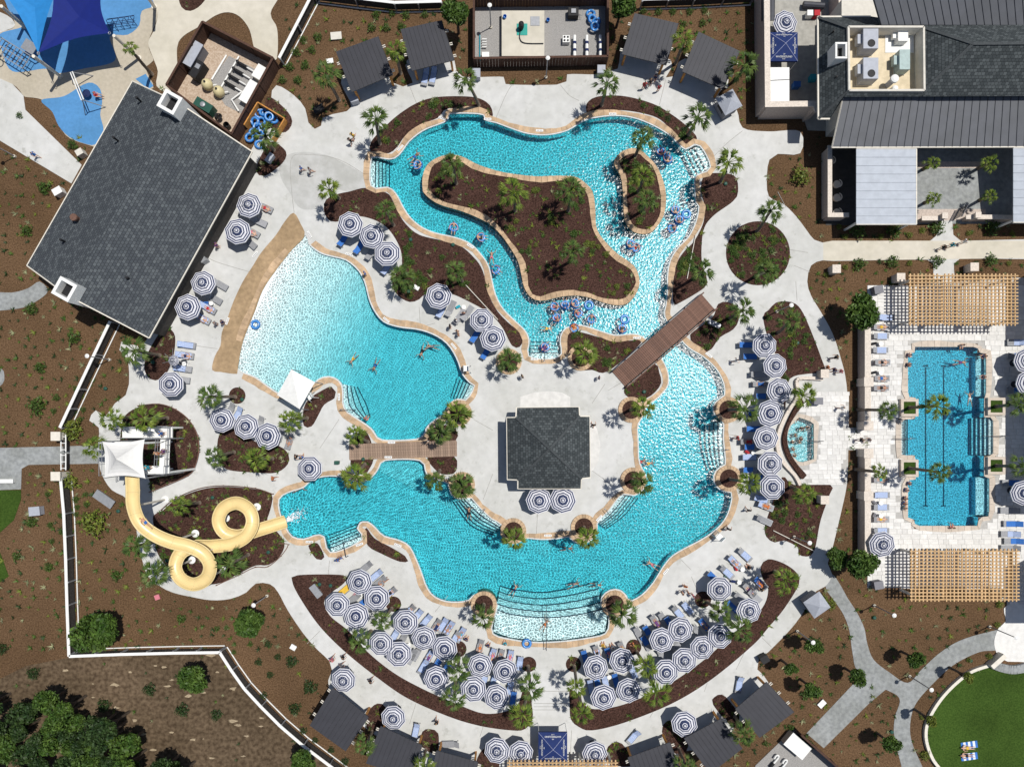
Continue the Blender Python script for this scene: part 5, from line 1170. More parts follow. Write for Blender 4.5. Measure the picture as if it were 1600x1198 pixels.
loungers([(1163,866,137,2),(1147,877,137,0),(1135,893,137,2),(1115,902,137,4),(1170,920,137,-1),(1187,910,137,5),(1157,934,140,-1),(1144,947,137,4),(1178,930,137,-1)], 'along the end of the curved right bed', 'loungers at right bed')
loungers([(1166,539,180,4),(1172,557,180,4),(1184,585,180,-1),(1187,600,180,-1),(1192,619,180,5),(1180,645,180,5),(1177,670,180,4),(1168,690,180,-1),(1174,698,180,5),(1171,714,180,0),(1172,734,180,5),(1187,746,180,5),(1189,779,165,0),(1195,790,160),(1193,812,155,-1)], 'in the column by the spa', 'loungers by spa')
loungers([(1383,496,180,0),(1375,511,180,-1),(1375,525,180,2),(1374,547,180,2),(1377,566,180,-1),(1376,591,180,-1),(1375,606,180,-1),(1375,749,180,-1),(1376,773,180,0),(1375,792,180,2),(1375,811,180,-1),(1375,829,180,2)], 'between the terrace wall and the lap pool', 'loungers left of lap pool')
loungers([(1588,535,0,1),(1589,556,0,5),(1588,610,0,5),(1580,754,0,5),(1577,797,0,-1),(1582,818,0,4),(1578,834,0,1),(1583,845,0,5),(1578,856,0,-1)], 'right of the lap pool', 'loungers right of lap pool')
loungers([(650,1140,78,0)], 'at the lower left cabana corner', 'l1'); loungers([(705,1162,2,-1)], 'on the deck before a lower cabana', 'l2'); loungers([(990,1150,50,0)], 'on the deck right of the navy tent', 'l3'); loungers([(1155,1068,80,0)], 'in front of the lower right cabana', 'l4')
loungers([(665,120,78,0),(677,119,78,0)], 'in front of the upper left cabana', 'l5')
o = MB(); o.box((0, 0, .4), (1.3, .6, .07)); tag(o.build('yellow_mat', CL['yellow'], None, (*W(540, 920), DT), R(40)), 'yellow foam mat lying on a lounger', 'mat')
# ---------------------------------------------------------------- people
def skeleton(pose):
    J = dict(pel=(0, 0, .95), chest=(0, .0, 1.28), neck=(0, 0, 1.46), head=(0, .03, 1.58), top=(0, .02, 1.68), nose=(0, .115, 1.57))
    for s_, n_ in ((-1, 'l'), (1, 'r')):
        J.update({'sh' + n_: (s_ * .17, 0, 1.40), 'el' + n_: (s_ * .24, -.02, 1.13), 'wr' + n_: (s_ * .25, .06, .88), 'ha' + n_: (s_ * .25, .09, .78), 'th' + n_: (s_ * .22, .12, .80), 'hip' + n_: (s_ * .095, 0, .90), 'kn' + n_: (s_ * .10, .01, .5), 'an' + n_: (s_ * .10, -.02, .08), 'to' + n_: (s_ * .11, .15, .03)})
    if pose == 'walk':
        J.update(knl=(-.1, .16, .52), anl=(-.1, .28, .10), tol=(-.1, .45, .06), knr=(.1, -.06, .5), anr=(.1, -.32, .14), tor=(.1, -.2, .04), ell=(-.24, -.14, 1.15), wrl=(-.24, -.1, .9), hal=(-.24, -.06, .81), thl=(-.21, -.03, .83), elr=(.25, .12, 1.16), wrr=(.22, .32, 1.0), har=(.2, .41, .97), thr=(.17, .38, 1.02))
    if pose == 'sit':
        for s_, n_ in ((-1, 'l'), (1, 'r')): J.update({'kn' + n_: (s_ * .13, .42, .95), 'an' + n_: (s_ * .13, .46, .52), 'to' + n_: (s_ * .13, .62, .46), 'el' + n_: (s_ * .26, .02, 1.15), 'wr' + n_: (s_ * .2, .22, 1.04), 'ha' + n_: (s_ * .17, .31, 1.04), 'th' + n_: (s_ * .13, .27, 1.08)})
    if pose == 'lie':
        for s_, n_ in ((-1, 'l'), (1, 'r')): J.update({'el' + n_: (s_ * .34, 0, 1.18), 'wr' + n_: (s_ * .3, .05, .94), 'ha' + n_: (s_ * .3, .08, .84), 'th' + n_: (s_ * .25, .1, .86), 'an' + n_: (s_ * .14, 0, .08), 'to' + n_: (s_ * .17, .12, .03)})
    if pose == 'swim':
        for s_, n_ in ((-1, 'l'), (1, 'r')): J.update({'el' + n_: (s_ * .4, .05, 1.5), 'wr' + n_: (s_ * .5, .08, 1.72), 'ha' + n_: (s_ * .5, .08, 1.82), 'th' + n_: (s_ * .43, .1, 1.8), 'kn' + n_: (s_ * .17, 0, .52), 'an' + n_: (s_ * .24, -.05, .12), 'to' + n_: (s_ * .25, -.02, 0)})
    if pose == 'tube':
        for s_, n_ in ((-1, 'l'), (1, 'r')): J.update({'kn' + n_: (s_ * .16, .42, .98), 'an' + n_: (s_ * .16, .75, .84), 'to' + n_: (s_ * .18, .84, .92), 'el' + n_: (s_ * .44, .02, 1.22), 'wr' + n_: (s_ * .5, .22, 1.12), 'ha' + n_: (s_ * .5, .3, 1.1), 'th' + n_: (s_ * .44, .28, 1.14)})
        for k in ('chest', 'neck', 'head', 'top', 'nose', 'shl', 'shr'): x_, y_, z_ = J[k]; J[k] = (x_, y_ - (z_ - .95) * .75, .95 + (z_ - .95) * .7)
        for n_ in 'lr': x_, y_, z_ = J['el' + n_]; J['el' + n_] = (x_, y_ - .1, z_ - .1)
    return J
RAD = dict(pel=.13, chest=.135, neck=.055, head=.095, top=.07, nose=.022, sh=.062, el=.043, wr=.03, ha=.038, th=.014, hip=.09, kn=.06, an=.04, to=.032)
ED = [('pel', 'chest'), ('chest', 'neck'), ('neck', 'head'), ('head', 'top'), ('head', 'nose')]
for n_ in 'lr': ED += [('chest', 'sh' + n_), ('sh' + n_, 'el' + n_), ('el' + n_, 'wr' + n_), ('wr' + n_, 'ha' + n_), ('wr' + n_, 'th' + n_), ('pel', 'hip' + n_), ('hip' + n_, 'kn' + n_), ('kn' + n_, 'an' + n_), ('an' + n_, 'to' + n_)]
def rad(k): return RAD[k] if k in RAD else RAD[k[:-1]]
def person_meshes(pose):
    J = skeleton(pose); ks = list(J); me = bpy.data.meshes.new('body'); me.from_pydata([J[k] for k in ks], [(ks.index(a), ks.index(c)) for a, c in ED], [])
    o = bpy.data.objects.new('body', me); col.objects.link(o); m_ = o.modifiers.new('skin', 'SKIN'); sv = me.skin_vertices
    if not sv: bm = bmesh.new(); bm.from_mesh(me); bm.verts.layers.skin.verify(); bm.to_mesh(me); bm.free()
    for i, k in enumerate(ks):
        d_ = me.skin_vertices[0].data[i]; r_ = rad(k); d_.radius = (r_, r_ * (.78 if k in ('pel', 'chest') else 1)); d_.use_root = k == 'pel'
    m_.use_smooth_shade = True; s_ = o.modifiers.new('sub', 'SUBSURF'); s_.levels = 1; s_.render_levels = 1
    dg = bpy.context.evaluated_depsgraph_get(); body = bpy.data.meshes.new_from_object(o.evaluated_get(dg)); bpy.data.objects.remove(o)
    # pose frame: lay the standing skeleton down where needed
    fr = {'lie': lambda v: Vector((v.x, -(v.z - .9), v.y + .12)), 'swim': lambda v: Vector((v.x, v.z - .95, -v.y - .02)), 'tube': lambda v: Vector((v.x, v.y, v.z - .86)), 'sit': lambda v: Vector((v.x, v.y, v.z - .86))}.get(pose, lambda v: v.copy())
    rest = [v.co.copy() for v in body.vertices]
    def near(p):
        best = (9, None)
        for a, c in ED:
            A_, C_ = Vector(J[a]), Vector(J[c]); d_ = C_ - A_; t_ = max(0, min(1, (p - A_).dot(d_) / d_.length_squared)); q = (p - A_ - d_ * t_).length
            if q < best[0]: best = (q, (a, c, t_))
        return best[1]
    def shell(name, test, off, up_=0):
        b = MB(); body.calc_loop_triangles()
        for f in body.polygons:
            c_ = sum((rest[i] for i in f.vertices), Vector()) / len(f.vertices); nb = near(c_)
            if test(nb, c_): b.face([fr(rest[i] + body.vertices[i].normal * off) for i in f.vertices])
        return b
    torso = lambda nb, c_: nb[:2] in (('pel', 'chest'), ('chest', 'shl'), ('chest', 'shr')) or (nb[0] in ('shl', 'shr') and nb[2] < .35) or (nb[:2] == ('chest', 'neck') and nb[2] < .45)
    pants = lambda nb, c_: nb[0] == 'pel' and nb[1] != 'chest' or (nb[:2] == ('pel', 'chest') and nb[2] < .25) or (nb[0] in ('hipl', 'hipr') and nb[2] < .45)
    hair = lambda nb, c_: nb[1] in ('top', 'head') and (c_ - Vector(J['head'])).dot(Vector(J['top']) - Vector(J['head'])) + (-.6 * (c_.y - J['head'][1]) * .1) > -.002 and not (nb[1] == 'head' and nb[2] < .6)
    out = {'body': body, 'shirt': shell('shirt', torso, .014), 'shorts': shell('shorts', pants, .02), 'hair': shell('hair', hair, .016)}
    for v, p in zip(body.vertices, rest): v.co = fr(p)
    body.update(); return out
PM = {k: person_meshes(k) for k in ('stand', 'walk', 'sit', 'lie', 'swim', 'tube')}
BODY = {}
def pbody(pose, i):
    def mk(): m_ = PM[pose]['body'].copy(); m_.materials.clear(); m_.materials.append(SKIN[i]); return m_
    return cached(('body', pose, i), mk)
def pcl(pose, part, key, m_): return cached(('pc', pose, part, key), lambda: PM[pose][part].mesh(part, m_, True))
def person(pose, x, y, ang, colr, where, top=True, z=None, h=1.0, group=None):
    z = DT if z is None else z; p = W(x, y, z + (.9 if pose in ('stand', 'walk') else .1)); i = random.randrange(3); hi = random.randrange(3)
    verb = dict(stand='standing', walk='walking', sit='sitting', lie='lying', swim='swimming', tube='floating')[pose]
    lb = 'person in ' + colr + (' shirt ' if top else ' swimwear ') + verb + ' ' + where
    t = thing('person', lb, 'person', (p[0], p[1], z), R(ang) - math.pi / 2, group or 'people ' + where); t.scale = (h, h, h)
    obj('body', pbody(pose, i), t); obj('hair', pcl(pose, 'hair', hi, HAIR[hi]), t)
    obj('shorts', pcl(pose, 'shorts', colr, CL[colr]), t)
    if top: obj('shirt', pcl(pose, 'shirt', colr, CL[colr]), t)
    return t
CK = list(CL)
def crowd(pose, pts, where, top=None, z=None):
    for q in pts: person(pose, q[0], q[1], q[2] if len(q) > 2 else random.uniform(0, 360), q[3] if len(q) > 3 else random.choice(CK), where, (random.random() < .4) if top is None else top, z, random.uniform(.86, 1.02) if pose != 'lie' else .95)
crowd('walk', [(551,212,60,'yellow'),(547,220,60,'black')], 'on the deck left of the lazy river', True)
crowd('walk', [(470,263,0,'blue'),(484,266,10,'grey')], 'on the grey deck beside the pool house', True)
crowd('stand', [(1007,133,90,'red'),(1030,137,100,'red'),(1024,122,200,'navy'),(1016,128,30,'black')], 'before the upper right cabanas', True)
crowd('walk', [(52,241,330,'blue')], 'on the path left of the pool house', True); crowd('sit', [(150,149,0,'red')], 'on the play area swing frame', True, .5)
crowd('walk', [(1475,386,200,'black'),(1488,383,200,'teal'),(1508,377,200,'white')], 'on the straight path below the clubhouse', True)
crowd('walk', [(1306,558,180,'black'),(1293,574,190,'orange'),(1303,578,200,'navy'),(1314,580,190,'pink')], 'on the path right of the spa', True)
crowd('stand', [(338,383,0,'purple'),(347,503,0,'navy'),(336,505,180,'grey')], 'beside the loungers at the pool house', True)
crowd('walk', [(532,872,100,'blue'),(527,875,80,'blue')], 'near the splash pool steps', True)
crowd('walk', [(426,747,0,'orange'),(463,713,0,'black'),(472,714,90,'blue')], 'near the lone umbrella at the splash end', True)
crowd('walk', [(519,1030,60,'pink'),(536,1027,40,'black'),(533,1040,30,'grey')], 'on the outer path near the curved fence', True)
crowd('walk', [(579,1064,40,'black'),(682,1128,90,'black')], 'on the outer path before the lower cabanas', True)
crowd('stand', [(1071,916,90,'orange'),(1075,925,20,'white'),(1066,926,200,'black'),(1083,930,30,'pink')], 'in the group at the main pool corner', None)
crowd('walk', [(1150,563,0,'white'),(1152,684,180,'red'),(1170,797,90,'black'),(1138,826,60,'black')], 'on the deck at the right pool edge', True)
crowd('stand', [(703,510,0,'black'),(714,517,90,'navy'),(713,500,200,'white'),(724,489,90,'pink'),(716,522,0,'red')], 'in the group between wading pool and river', None)
crowd('walk', [(1316,637,150,'white')], 'on the spa terrace', True); crowd('walk', [(1358,687,180,'grey'),(1345,687,0,'black')], 'at the lap pool entrance', True)
crowd('stand', [(816,588,30,'black'),(936,590,0,'navy')], 'on the round deck behind the bar', True)
crowd('walk', [(927,664,90,'black')], 'beside the pool bar counter', True); crowd('stand', [(570,427,200,'blue')], 'on the wading pool coping', True)
# swimmers (floating at the surface), tubes
WLZ = -.12
crowd('swim', [(551,561),(586,571),(660,549),(675,541)], 'in the wading pool', False, WLZ)
crowd('swim', [(768,401,90),(648,244,40),(855,513,0)], 'in the lazy river', False, WLZ)
crowd('swim', [(467,763,20),(548,758,0),(733,801,90),(1002,721,20),(1014,724,10),(1019,882,150),(887,857,0),(804,921,60),(897,913,20),(933,914,0),(852,975,60)], 'in the main pool', False, WLZ)
crowd('swim', [(1502,566,0),(1516,622,90)], 'in the lap pool', False, WLZ)
crowd('sit', [(1237,702,20),(1240,712,40),(1247,690,0),(1252,668,250),(1260,667,250),(1236,690,0),(1243,655,270),(1250,686,30),(1241,680,10)], 'in the spa', False, -.5)
crowd('sit', [(572,655,60)], 'on the wading pool steps', False, -.15)
crowd('sit', [(1419,755,0),(1415,765,0),(1413,778,0),(1412,793,0),(1419,555,0),(1418,570,0),(1502,539,270),(1537,557,180),(1536,589,180),(1487,824,90),(1412,786,0)], 'on the lap pool edge', False, .12)
crowd('lie', [(1377,511,180),(1378,566,180),(1377,591,180),(1377,606,180),(1376,811,180),(1376,749,180)], 'on a lounger left of the lap pool', False, .33)
crowd('lie', [(414,325,155),(325,482,150),(316,498,150),(393,363,150),(290,556,172)], 'on a lounger by the pool house', False, .33)
crowd('lie', [(453,688,72)], 'on a lounger near the slide path umbrellas', False, .33)
crowd('lie', [(683,978,58),(702,980,58),(720,990,60),(670,1027,60),(640,954,45),(598,910,40),(610,926,40)], 'on a lounger in the lower left cluster', None, .33)
crowd('lie', [(750,1012,75),(770,1024,72),(782,1025,75),(797,1026,80)], 'on a lounger left of the lower steps', None, .33)
crowd('lie', [(933,1020,108),(972,1013,112),(951,1020,108),(1025,972,123)], 'on a lounger right of the lower steps', None, .33)
crowd('lie', [(1147,878,137),(1187,911,137),(1170,921,137),(1100,976,128)], 'on a lounger at the curved right bed', None, .33)
crowd('lie', [(1186,600,180),(1168,690,180),(1195,790,160)], 'on a lounger in the spa column', None, .33)
crowd('sit', [(728,998,60),(762,1008,60),(789,1005,90),(989,1005,200),(942,1008,90),(957,1010,120),(1190,920,150),(1170,886,137)], 'at the lounger feet in the lower clusters', True, .1)
for x, y, c_ in ((1511,1168,'yellow'),(1510,1180,'black')): crowd('lie', [(x, y, 0, c_)], 'on a towel on the round lawn', False, .08)
for y in (1163, 1181):
    b = MB()
    for k in range(7): b.box((-.9 + 1.8 * (k + .5) / 7, 0, 0), (1.8 / 7, .75, .02), m=k % 2)
    tag(b.build('beach_towel', [TBLUE, TWHITE], None, (*W(1514, y), .06), R(8)), 'striped towel spread on the round lawn, ' + ('farther from' if y < 1170 else 'nearer to') + ' the person in black', 'towel')
def tmesh(i):
    b = MB(); b.torus((0, 0, .1), .40, .155, 22, 9, 0); b.torus((0, 0, .135), .40, .13, 22, 6, 1); return b.mesh('tube_ring', [BLUEP, mat('tube_light', (.10, .30, .62), .3, .15, 3, spec=.5)], True)
def tmesh2(): b = MB(); b.tube([(.3, .2, .26), (.36, .25, .3), (.42, .15, .3), (.4, .05, .26)], .02, 6); b.tube([(-.3, -.2, .26), (-.36, -.25, .3), (-.42, -.15, .3), (-.4, -.05, .26)], .02, 6); return b.mesh('handle', WHITE)
def ring_tube(x, y, label, group, z=-.09, rider=None, tilt=(0, 0)):
    p = W(x, y, .1 + z); t = thing('inner_tube', label, 'inner tube', (p[0], p[1], z), random.uniform(0, 6.28), group); t.rotation_euler[0] = tilt[0]; t.rotation_euler[1] = tilt[1]
    obj('tube_ring', cached('tube', lambda: tmesh(0)), t); obj('handle', cached('tubeh', tmesh2), t)
    if rider is not None: person('tube', x, y, random.uniform(0, 360), random.choice(CK), rider, random.random() < .3, z + .08)
for x, y in ((653,258),): ring_tube(x, y, 'blue inner tube in the river near the left entry steps', None, rider='in a tube near the left entry steps')
for x, y in ((709,355),(751,371),(774,421)): ring_tube(x, y, 'blue inner tube drifting along the narrow left river arm', 'tubes in left arm', rider='in a tube in the left river arm')
for x, y in ((1033,238),(1043,249)): ring_tube(x, y, 'blue inner tube at the right river steps', 'tubes at right steps', rider='in a tube at the right river steps')
for i, (x, y) in enumerate(((1055,329),(1072,335),(1061,344),(1050,357))): ring_tube(x, y, 'blue inner tube in the bunch beside the small island', 'tubes beside small island', rider='in a tube beside the small island' if i != 1 else None)
for x, y in ((985,382),(994,387)): ring_tube(x, y, 'blue inner tube below the small island tip', 'tubes below small island', rider='in a tube below the small island')
for i, (x, y) in enumerate(((867,479),(883,477),(898,474),(920,477),(870,497),(903,489),(924,498),(897,512),(976,499),(972,514),(851,543))): ring_tube(x, y, 'blue inner tube in the crowd above the lower river steps', 'tubes above lower steps', rider='in a tube above the lower river steps' if i not in (3, 8) else None)
ring_tube(399, 507, 'blue inner tube resting at the wading pool beach edge', None, -.02); ring_tube(823, 1005, 'blue inner tube leaning at the shallow main pool end', None, .12)
# bin of tubes
t = thing('tube_bin', 'open orange timber bin for inner tubes', 'bin', (*W(418, 197), 0), R(-31))
for c_, d_ in (((0, 1.45, .55), (3.4, .12, 1.1)), ((1.7, .1, .55), (.12, 2.6, 1.1)), ((-1.7, 0, .55), (.12, 2.8, 1.1))): b = MB(); b.box(c_, d_); b.build('panel', WOODO, t)
for i, (x, y) in enumerate(((404,178),(412,176),(420,182),(427,187),(408,190),(402,199),(396,207),(390,215),(404,208),(405,226),(410,200),(399,190))):
    ring_tube(x, y, 'blue inner tube piled in the orange timber bin', 'tubes in bin', .06 + .22 * (i % 3), None, (random.uniform(-.4, .4), random.uniform(-.4, .4)))
# ---------------------------------------------------------------- water slide
def flume(path, w=.62, n_=9):
    pts = smooth_open([W3(x, y, z) for x, y, z in path], 7); b = MB(); rows = []
    for i, p in enumerate(pts):
        a, c = Vector(pts[max(i - 1, 0)]), Vector(pts[min(i + 1, len(pts) - 1)]); t_ = (c - a).normalized(); sd_ = t_.cross(Vector((0, 0, 1))).normalized(); up_ = sd_.cross(t_)
        row = []
        prof = [(-w - .09, .42), (-w - .09, .48), (-w, .48)] + [(-w * math.cos(math.pi * k / n_), .48 - .55 * math.sin(math.pi * k / n_)) for k in range(1, n_)] + [(w, .48), (w + .09, .48), (w + .09, .42)]
        prof += [(w * 1.06 * math.cos(math.pi * k / n_), .40 - .58 * math.sin(math.pi * k / n_)) for k in range(1, n_)]
        for s_, u in prof: row.append(Vector(p) + sd_ * s_ + up_ * u)
        rows.append(row)
    m_ = len(rows[0]); i0 = 0
    for r_ in rows: b.v += [tuple(v) for v in r_]
    for i in range(len(rows) - 1):
        for j in range(m_): j2 = (j + 1) % m_; b.f.append((i * m_ + j, i * m_ + j2, (i + 1) * m_ + j2, (i + 1) * m_ + j)); b.m.append(0)
    return b
SLP = [(210,738,6.6),(211,765,6.4),(212,790,6.2),(222,815,5.9),(243,833,5.6),(270,845,5.3),(298,852,5.0),(320,863,4.7),(331,882,4.4),(325,902,4.1),(306,911,3.9),(286,903,3.7),(277,884,3.5),(285,863,3.3),(305,853,3.0),(335,852,2.8),(365,848,2.6),(387,836,2.45),(397,815,2.3),(391,795,2.15),(372,785,2.0),(352,793,1.85),(344,812,1.7),(353,830,1.5),(375,836,1.25),(405,827,.85),(447,814,.3)]
sl = thing('water_slide', 'cream yellow open water slide with two loops into the main pool', 'water slide', (*W(306, 884), 0)); o_ = Vector(sl.location)
fb = flume(SLP); fo = fb.build('flume', SLIDE, sl, tuple(-o_), smooth=True)
for i in (2, 5, 7, 9, 12, 16, 19, 22):
    x, y, z = SLP[i]; p = W3(x, y, z); m_ = MB(); m_.tube([(p[0] - o_.x, p[1] - o_.y, 0), (p[0] - o_.x, p[1] - o_.y, z - .12)], .11, 8); m_.build('column', OFFW, sl)
    m_ = MB(); m_.lathe([(.42, 0), (.42, .12), (.2, .2)], 14, (p[0] - o_.x, p[1] - o_.y, DT)); m_.build('footing', WHITE, sl)
for i in range(1, 26, 2):   # flange ribs under the trough where sections are bolted
    x, y, z = SLP[i]; a, c = Vector(W3(*SLP[i - 1])), Vector(W3(*SLP[i + 1])); t_ = (c - a).normalized(); sd_ = t_.cross(Vector((0, 0, 1))).normalized(); p = Vector(W3(x, y, z)) - o_
    m_ = MB()
    m_.tube([p + sd_ * (.70 * math.cos(math.pi * k / 8)) + Vector((0, 0, .40 - .62 * math.sin(math.pi * k / 8))) for k in range(9)], .03, 5); m_.build('flange', SLIDE, sl)
fp_ = smooth_open([W3(x, y, z) for x, y, z in SLP], 7)
for i in range(8, len(fp_) - 4, 9):   # visible joints across the trough
    a, c = Vector(fp_[i - 1]), Vector(fp_[i + 1]); t_ = (c - a).normalized(); sd_ = t_.cross(Vector((0, 0, 1))).normalized(); up_ = sd_.cross(t_); p = Vector(fp_[i]) - Vector(sl.location)
    m_ = MB(); m_.tube([p + sd_ * (-.612 * math.cos(math.pi * k / 10)) + up_ * (.487 - .55 * math.sin(math.pi * k / 10)) for k in range(11)], .018, 4); m_.build('joint', CREAM, sl)
person('lie', 228, 816, 325, 'blue', 'on the yellow slide', False, 6.0)
r = random.Random(2); b = MB()
for i in range(260):
    d_ = abs(r.gauss(0, .9)); x, y = W(449 + d_ * 14, 812 - d_ * 7); x += r.gauss(0, .12 + d_ * .18); y += r.gauss(0, .12 + d_ * .18); q = r.uniform(.02, .07)
    b.lathe([(q * .6, -q), (q, 0), (q * .5, q)], 5, (x, y, -.02 + r.random() * .12))
o = b.build('splash', mat('foam', (.85, .88, .9), .6, .03)); o['kind'] = 'stuff'; tag(o, 'white splash foam where the slide enters the pool', 'splash')
# tower
tw = thing('slide_tower', 'white stair tower with railings at the slide start', 'tower', (*W(230, 705), 0)); o_ = Vector(tw.location)
def platform(pts, z, nm='platform', m_=None, t_=.18):
    P = [W(x, y, z) for x, y in pts]; b = MB(); b.prism([(p[0] - o_.x, p[1] - o_.y) for p in P], z - t_, z); b.build(nm, m_ or WHITE, tw)
    return [Vector((p[0] - o_.x, p[1] - o_.y, z)) for p in P]
def rail(P, closed=False):
    for i in range(len(P) - 1):
        a, c = P[i], P[i + 1]; L = (c - a).length; k = max(1, int(L / 1.1))
        for h in (.55, 1.05): m_ = MB(); m_.tube([a + Vector((0, 0, h)), c + Vector((0, 0, h))], .035, 6); m_.build('handrail', GREYM, tw)
        for j in range(k + 1): q = a + (c - a) * (j / k); m_ = MB(); m_.tube([q, q + Vector((0, 0, 1.05))], .03, 6); m_.build('baluster', GREYM, tw)
pn = platform([(191,667),(252,667),(252,684),(191,684)], 2.6); rail([pn[0], pn[1]]); rail([pn[3], pn[2]])
pe = platform([(252,666),(269,666),(269,684),(252,684)], 2.7); rail([pe[0], pe[1], pe[2]])
ps = platform([(222,728),(264,727),(264,740),(222,740)], 6.3); rail([ps[1], ps[2], ps[3]])
pc = platform([(164,690),(222,690),(222,742),(164,742)], 6.25); rail([pc[3], pc[0]])
st0, st1 = 2.7, 6.3
for i in range(16):
    f = (i + .5) / 16; z = st0 + (st1 - st0) * f; y = 684 + 44 * f; x0 = 252 - 2 * f; a = W(x0 - 1, y, z); c = W(x0 + 14, y, z); m_ = MB(); m_.box(((a[0] + c[0]) / 2 - o_.x, a[1] - o_.y, z), (c[0] - a[0], .26, .06)); m_.build('tread', WHITE, tw)
e0_, e1_ = [Vector((*W(251, 684, st0), st0)) - o_, Vector((*W(249, 728, st1), st1)) - o_], [Vector((*W(267, 684, st0), st0)) - o_, Vector((*W(265, 728, st1), st1)) - o_]
rail(e0_); rail(e1_)
for x, y, z in ((193,668,2.6),(193,683,2.6),(267,668,2.7),(262,738,6.3),(223,738,6.3),(222,692,6.25),(166,692,6.25),(166,740,6.25)):
    p = W(x, y, z); m_ = MB(); m_.box((p[0] - o_.x, p[1] - o_.y, z / 2 - .1), (.2, .2, z - .2)); m_.build('post', WHITE, tw)
cs = thing('tower_canopy', 'white pointed fabric canopy over the slide tower', 'canopy', (*W(192, 716, 8.6), 0)); q_ = Vector(cs.location)
C = [Vector((*W(*p, 8.4), 8.4)) - q_ for p in ((160,690),(226,686),(227,747),(163,746))]; apx_ = Vector((0, 0, 9.8)); b = MB(); n_ = 8
for k in range(4):
    a, c = C[k], C[(k + 1) % 4]
    for i in range(n_):
        def E(f): m2 = a.lerp(c, f); s_ = 1 - .12 * math.sin(math.pi * f); return Vector((m2.x * s_, m2.y * s_, m2.z))
        e0, e1 = E(i / n_), E((i + 1) / n_)
        for j in range(5):
            g0, g1 = j / 5, (j + 1) / 5
            def M_(e, g): v = e.lerp(apx_, g); return Vector((v.x, v.y, e.z + (apx_.z - e.z) * g ** 1.7))
            b.face([M_(e0, g0), M_(e1, g0), M_(e1, g1), M_(e0, g1)] if j < 4 else [M_(e0, g0), M_(e1, g0), apx_])
b.build('fabric', mat('canopy_white', (.70, .69, .67), .8, .03, 2), cs)
for c in C: m_ = MB(); m_.tube([(c.x * .97, c.y * .97, 0), c], .07, 8); m_.build('mast', GREYM, cs)
person('stand', 246, 708, 230, 'orange', 'on the slide tower platform', False, 6.3); person('stand', 231, 730, 200, 'teal', 'at the slide start', True, 6.3); person('stand', 252, 677, 0, 'blue', 'at the tower stair foot', True, 2.7); person('stand', 256, 705, 0, 'purple', 'on the tower stairs', True, 4.2)
for pts, l in (([(218,634),(250,631),(276,639),(298,656),(311,680),(313,706),(306,731),(295,743),(264,757),(236,768)], 'brown low rail round the slide tower bed'), ([(254,796),(275,779),(312,763),(350,758),(400,762),(428,771)], 'brown low rail along the top of the looping slide bed'), ([(438,848),(452,850),(440,868),(420,884),(400,885),(375,897),(340,913)], 'brown low rail along the bottom of the looping slide bed')):
    P = smooth_open([W(*p) for p in pts], 4); t = thing('bed_rail', l, 'railing'); m_ = MB(); m_.tube([(p[0], p[1], .42) for p in P], .045, 6); m_.build('rail', WOODB, t)
    for i in range(0, len(P), 4): m_ = MB(); m_.box((*P[i], .22), (.09, .09, .44)); m_.build('post', WOODB, t)
# ---------------------------------------------------------------- play area
def sail(pts, cz, m_, label):
    t = thing('shade_sail', label, 'shade sail'); P = [Vector(W3(*p)) for p in pts]; n_ = 8; b = MB(); N = len(P); c = sum(P, Vector()) / N; c.z = cz
    for k in range(N):
        a, e = P[k], P[(k + 1) % N]
        for i in range(n_):
            def E(f): v = a.lerp(e, f); return v.lerp(c, .16 * math.sin(math.pi * f))
            e0, e1 = E(i / n_), E((i + 1) / n_)
            for j in range(4):
                g0, g1 = j / 4, (j + 1) / 4; b.face([e0.lerp(c, g0), e1.lerp(c, g0), e1.lerp(c, g1), e0.lerp(c, g1)] if j < 3 else [e0.lerp(c, g0), e1.lerp(c, g0), c])
    b.build('fabric', m_, t); 
    for p in P: m2 = MB(); m2.torus((p.x, p.y, p.z), .12, .03, 10, 5); m2.build('corner_ring', GREYM, t)
sail([(84,-25,5.2),(158,-25,5.5),(171,52,5.2),(60,83,5.6)], 4.8, mat('sail_royal', (.004, .014, .15), .75, .06, 2), 'royal blue shade sail over the splash play area')
sail([(-8,-30,4.6),(96,-32,4.9),(60,84,4.6)], 4.2, mat('sail_azure', (.02, .20, .50), .75, .06, 2), 'azure shade sail behind the royal blue sail')
for (tx, ty, bx_, by_, z), l in zip(((52,88,95,120,5.6),(178,56,218,92,5.2),(2,10,38,42,4.8),(225,-12,242,12,5.5)), ('at the lowest sail corner', 'beside the tall palm', 'at the left sail edge', 'at the top by the concrete path')):
    p0, p1 = W3(bx_, by_, 0), W3(tx, ty, z); b = MB(); b.tube([p0, p1], .17, 10); b.lathe([(.3, 0), (.3, .12)], 12, (p0[0], p0[1], .05)); tag(b.build('sail_mast', OFFW), 'cream steel sail mast ' + l, 'pole')
t = thing('climbing_structure', 'grey climbing frame with ladder and net on blue surfacing', 'play equipment', (*W(32, 93), .05), R(-32))
for s_ in (-.8, 0, .8):
    m_ = MB(); m_.beam((-1.9, s_, 1.2), (1.9, s_, 1.2), .09, .09, 0); m_.build('beam', GREYM, t)
for k in range(9): m_ = MB(); m_.beam((-1.8 + k * .45, -.8, 1.2), (-1.8 + k * .45, .8, 1.2), .06, .06); m_.build('rung', DARKM if k % 2 else GREYM, t)
for x in (-1.9, 1.9):
    for y in (-.8, .8): m_ = MB(); m_.box((x, y, .65), (.1, .1, 1.3)); m_.build('post', DARKM, t)
m_ = MB(); m_.box((.9, 1.6, .9), (1.5, 1.2, .08)); m_.build('platform', GREYM, t); m_ = MB(); m_.torus((-1.5, -1.3, .9), .4, .05, 16, 6); m_.build('hoop', DARKM, t)
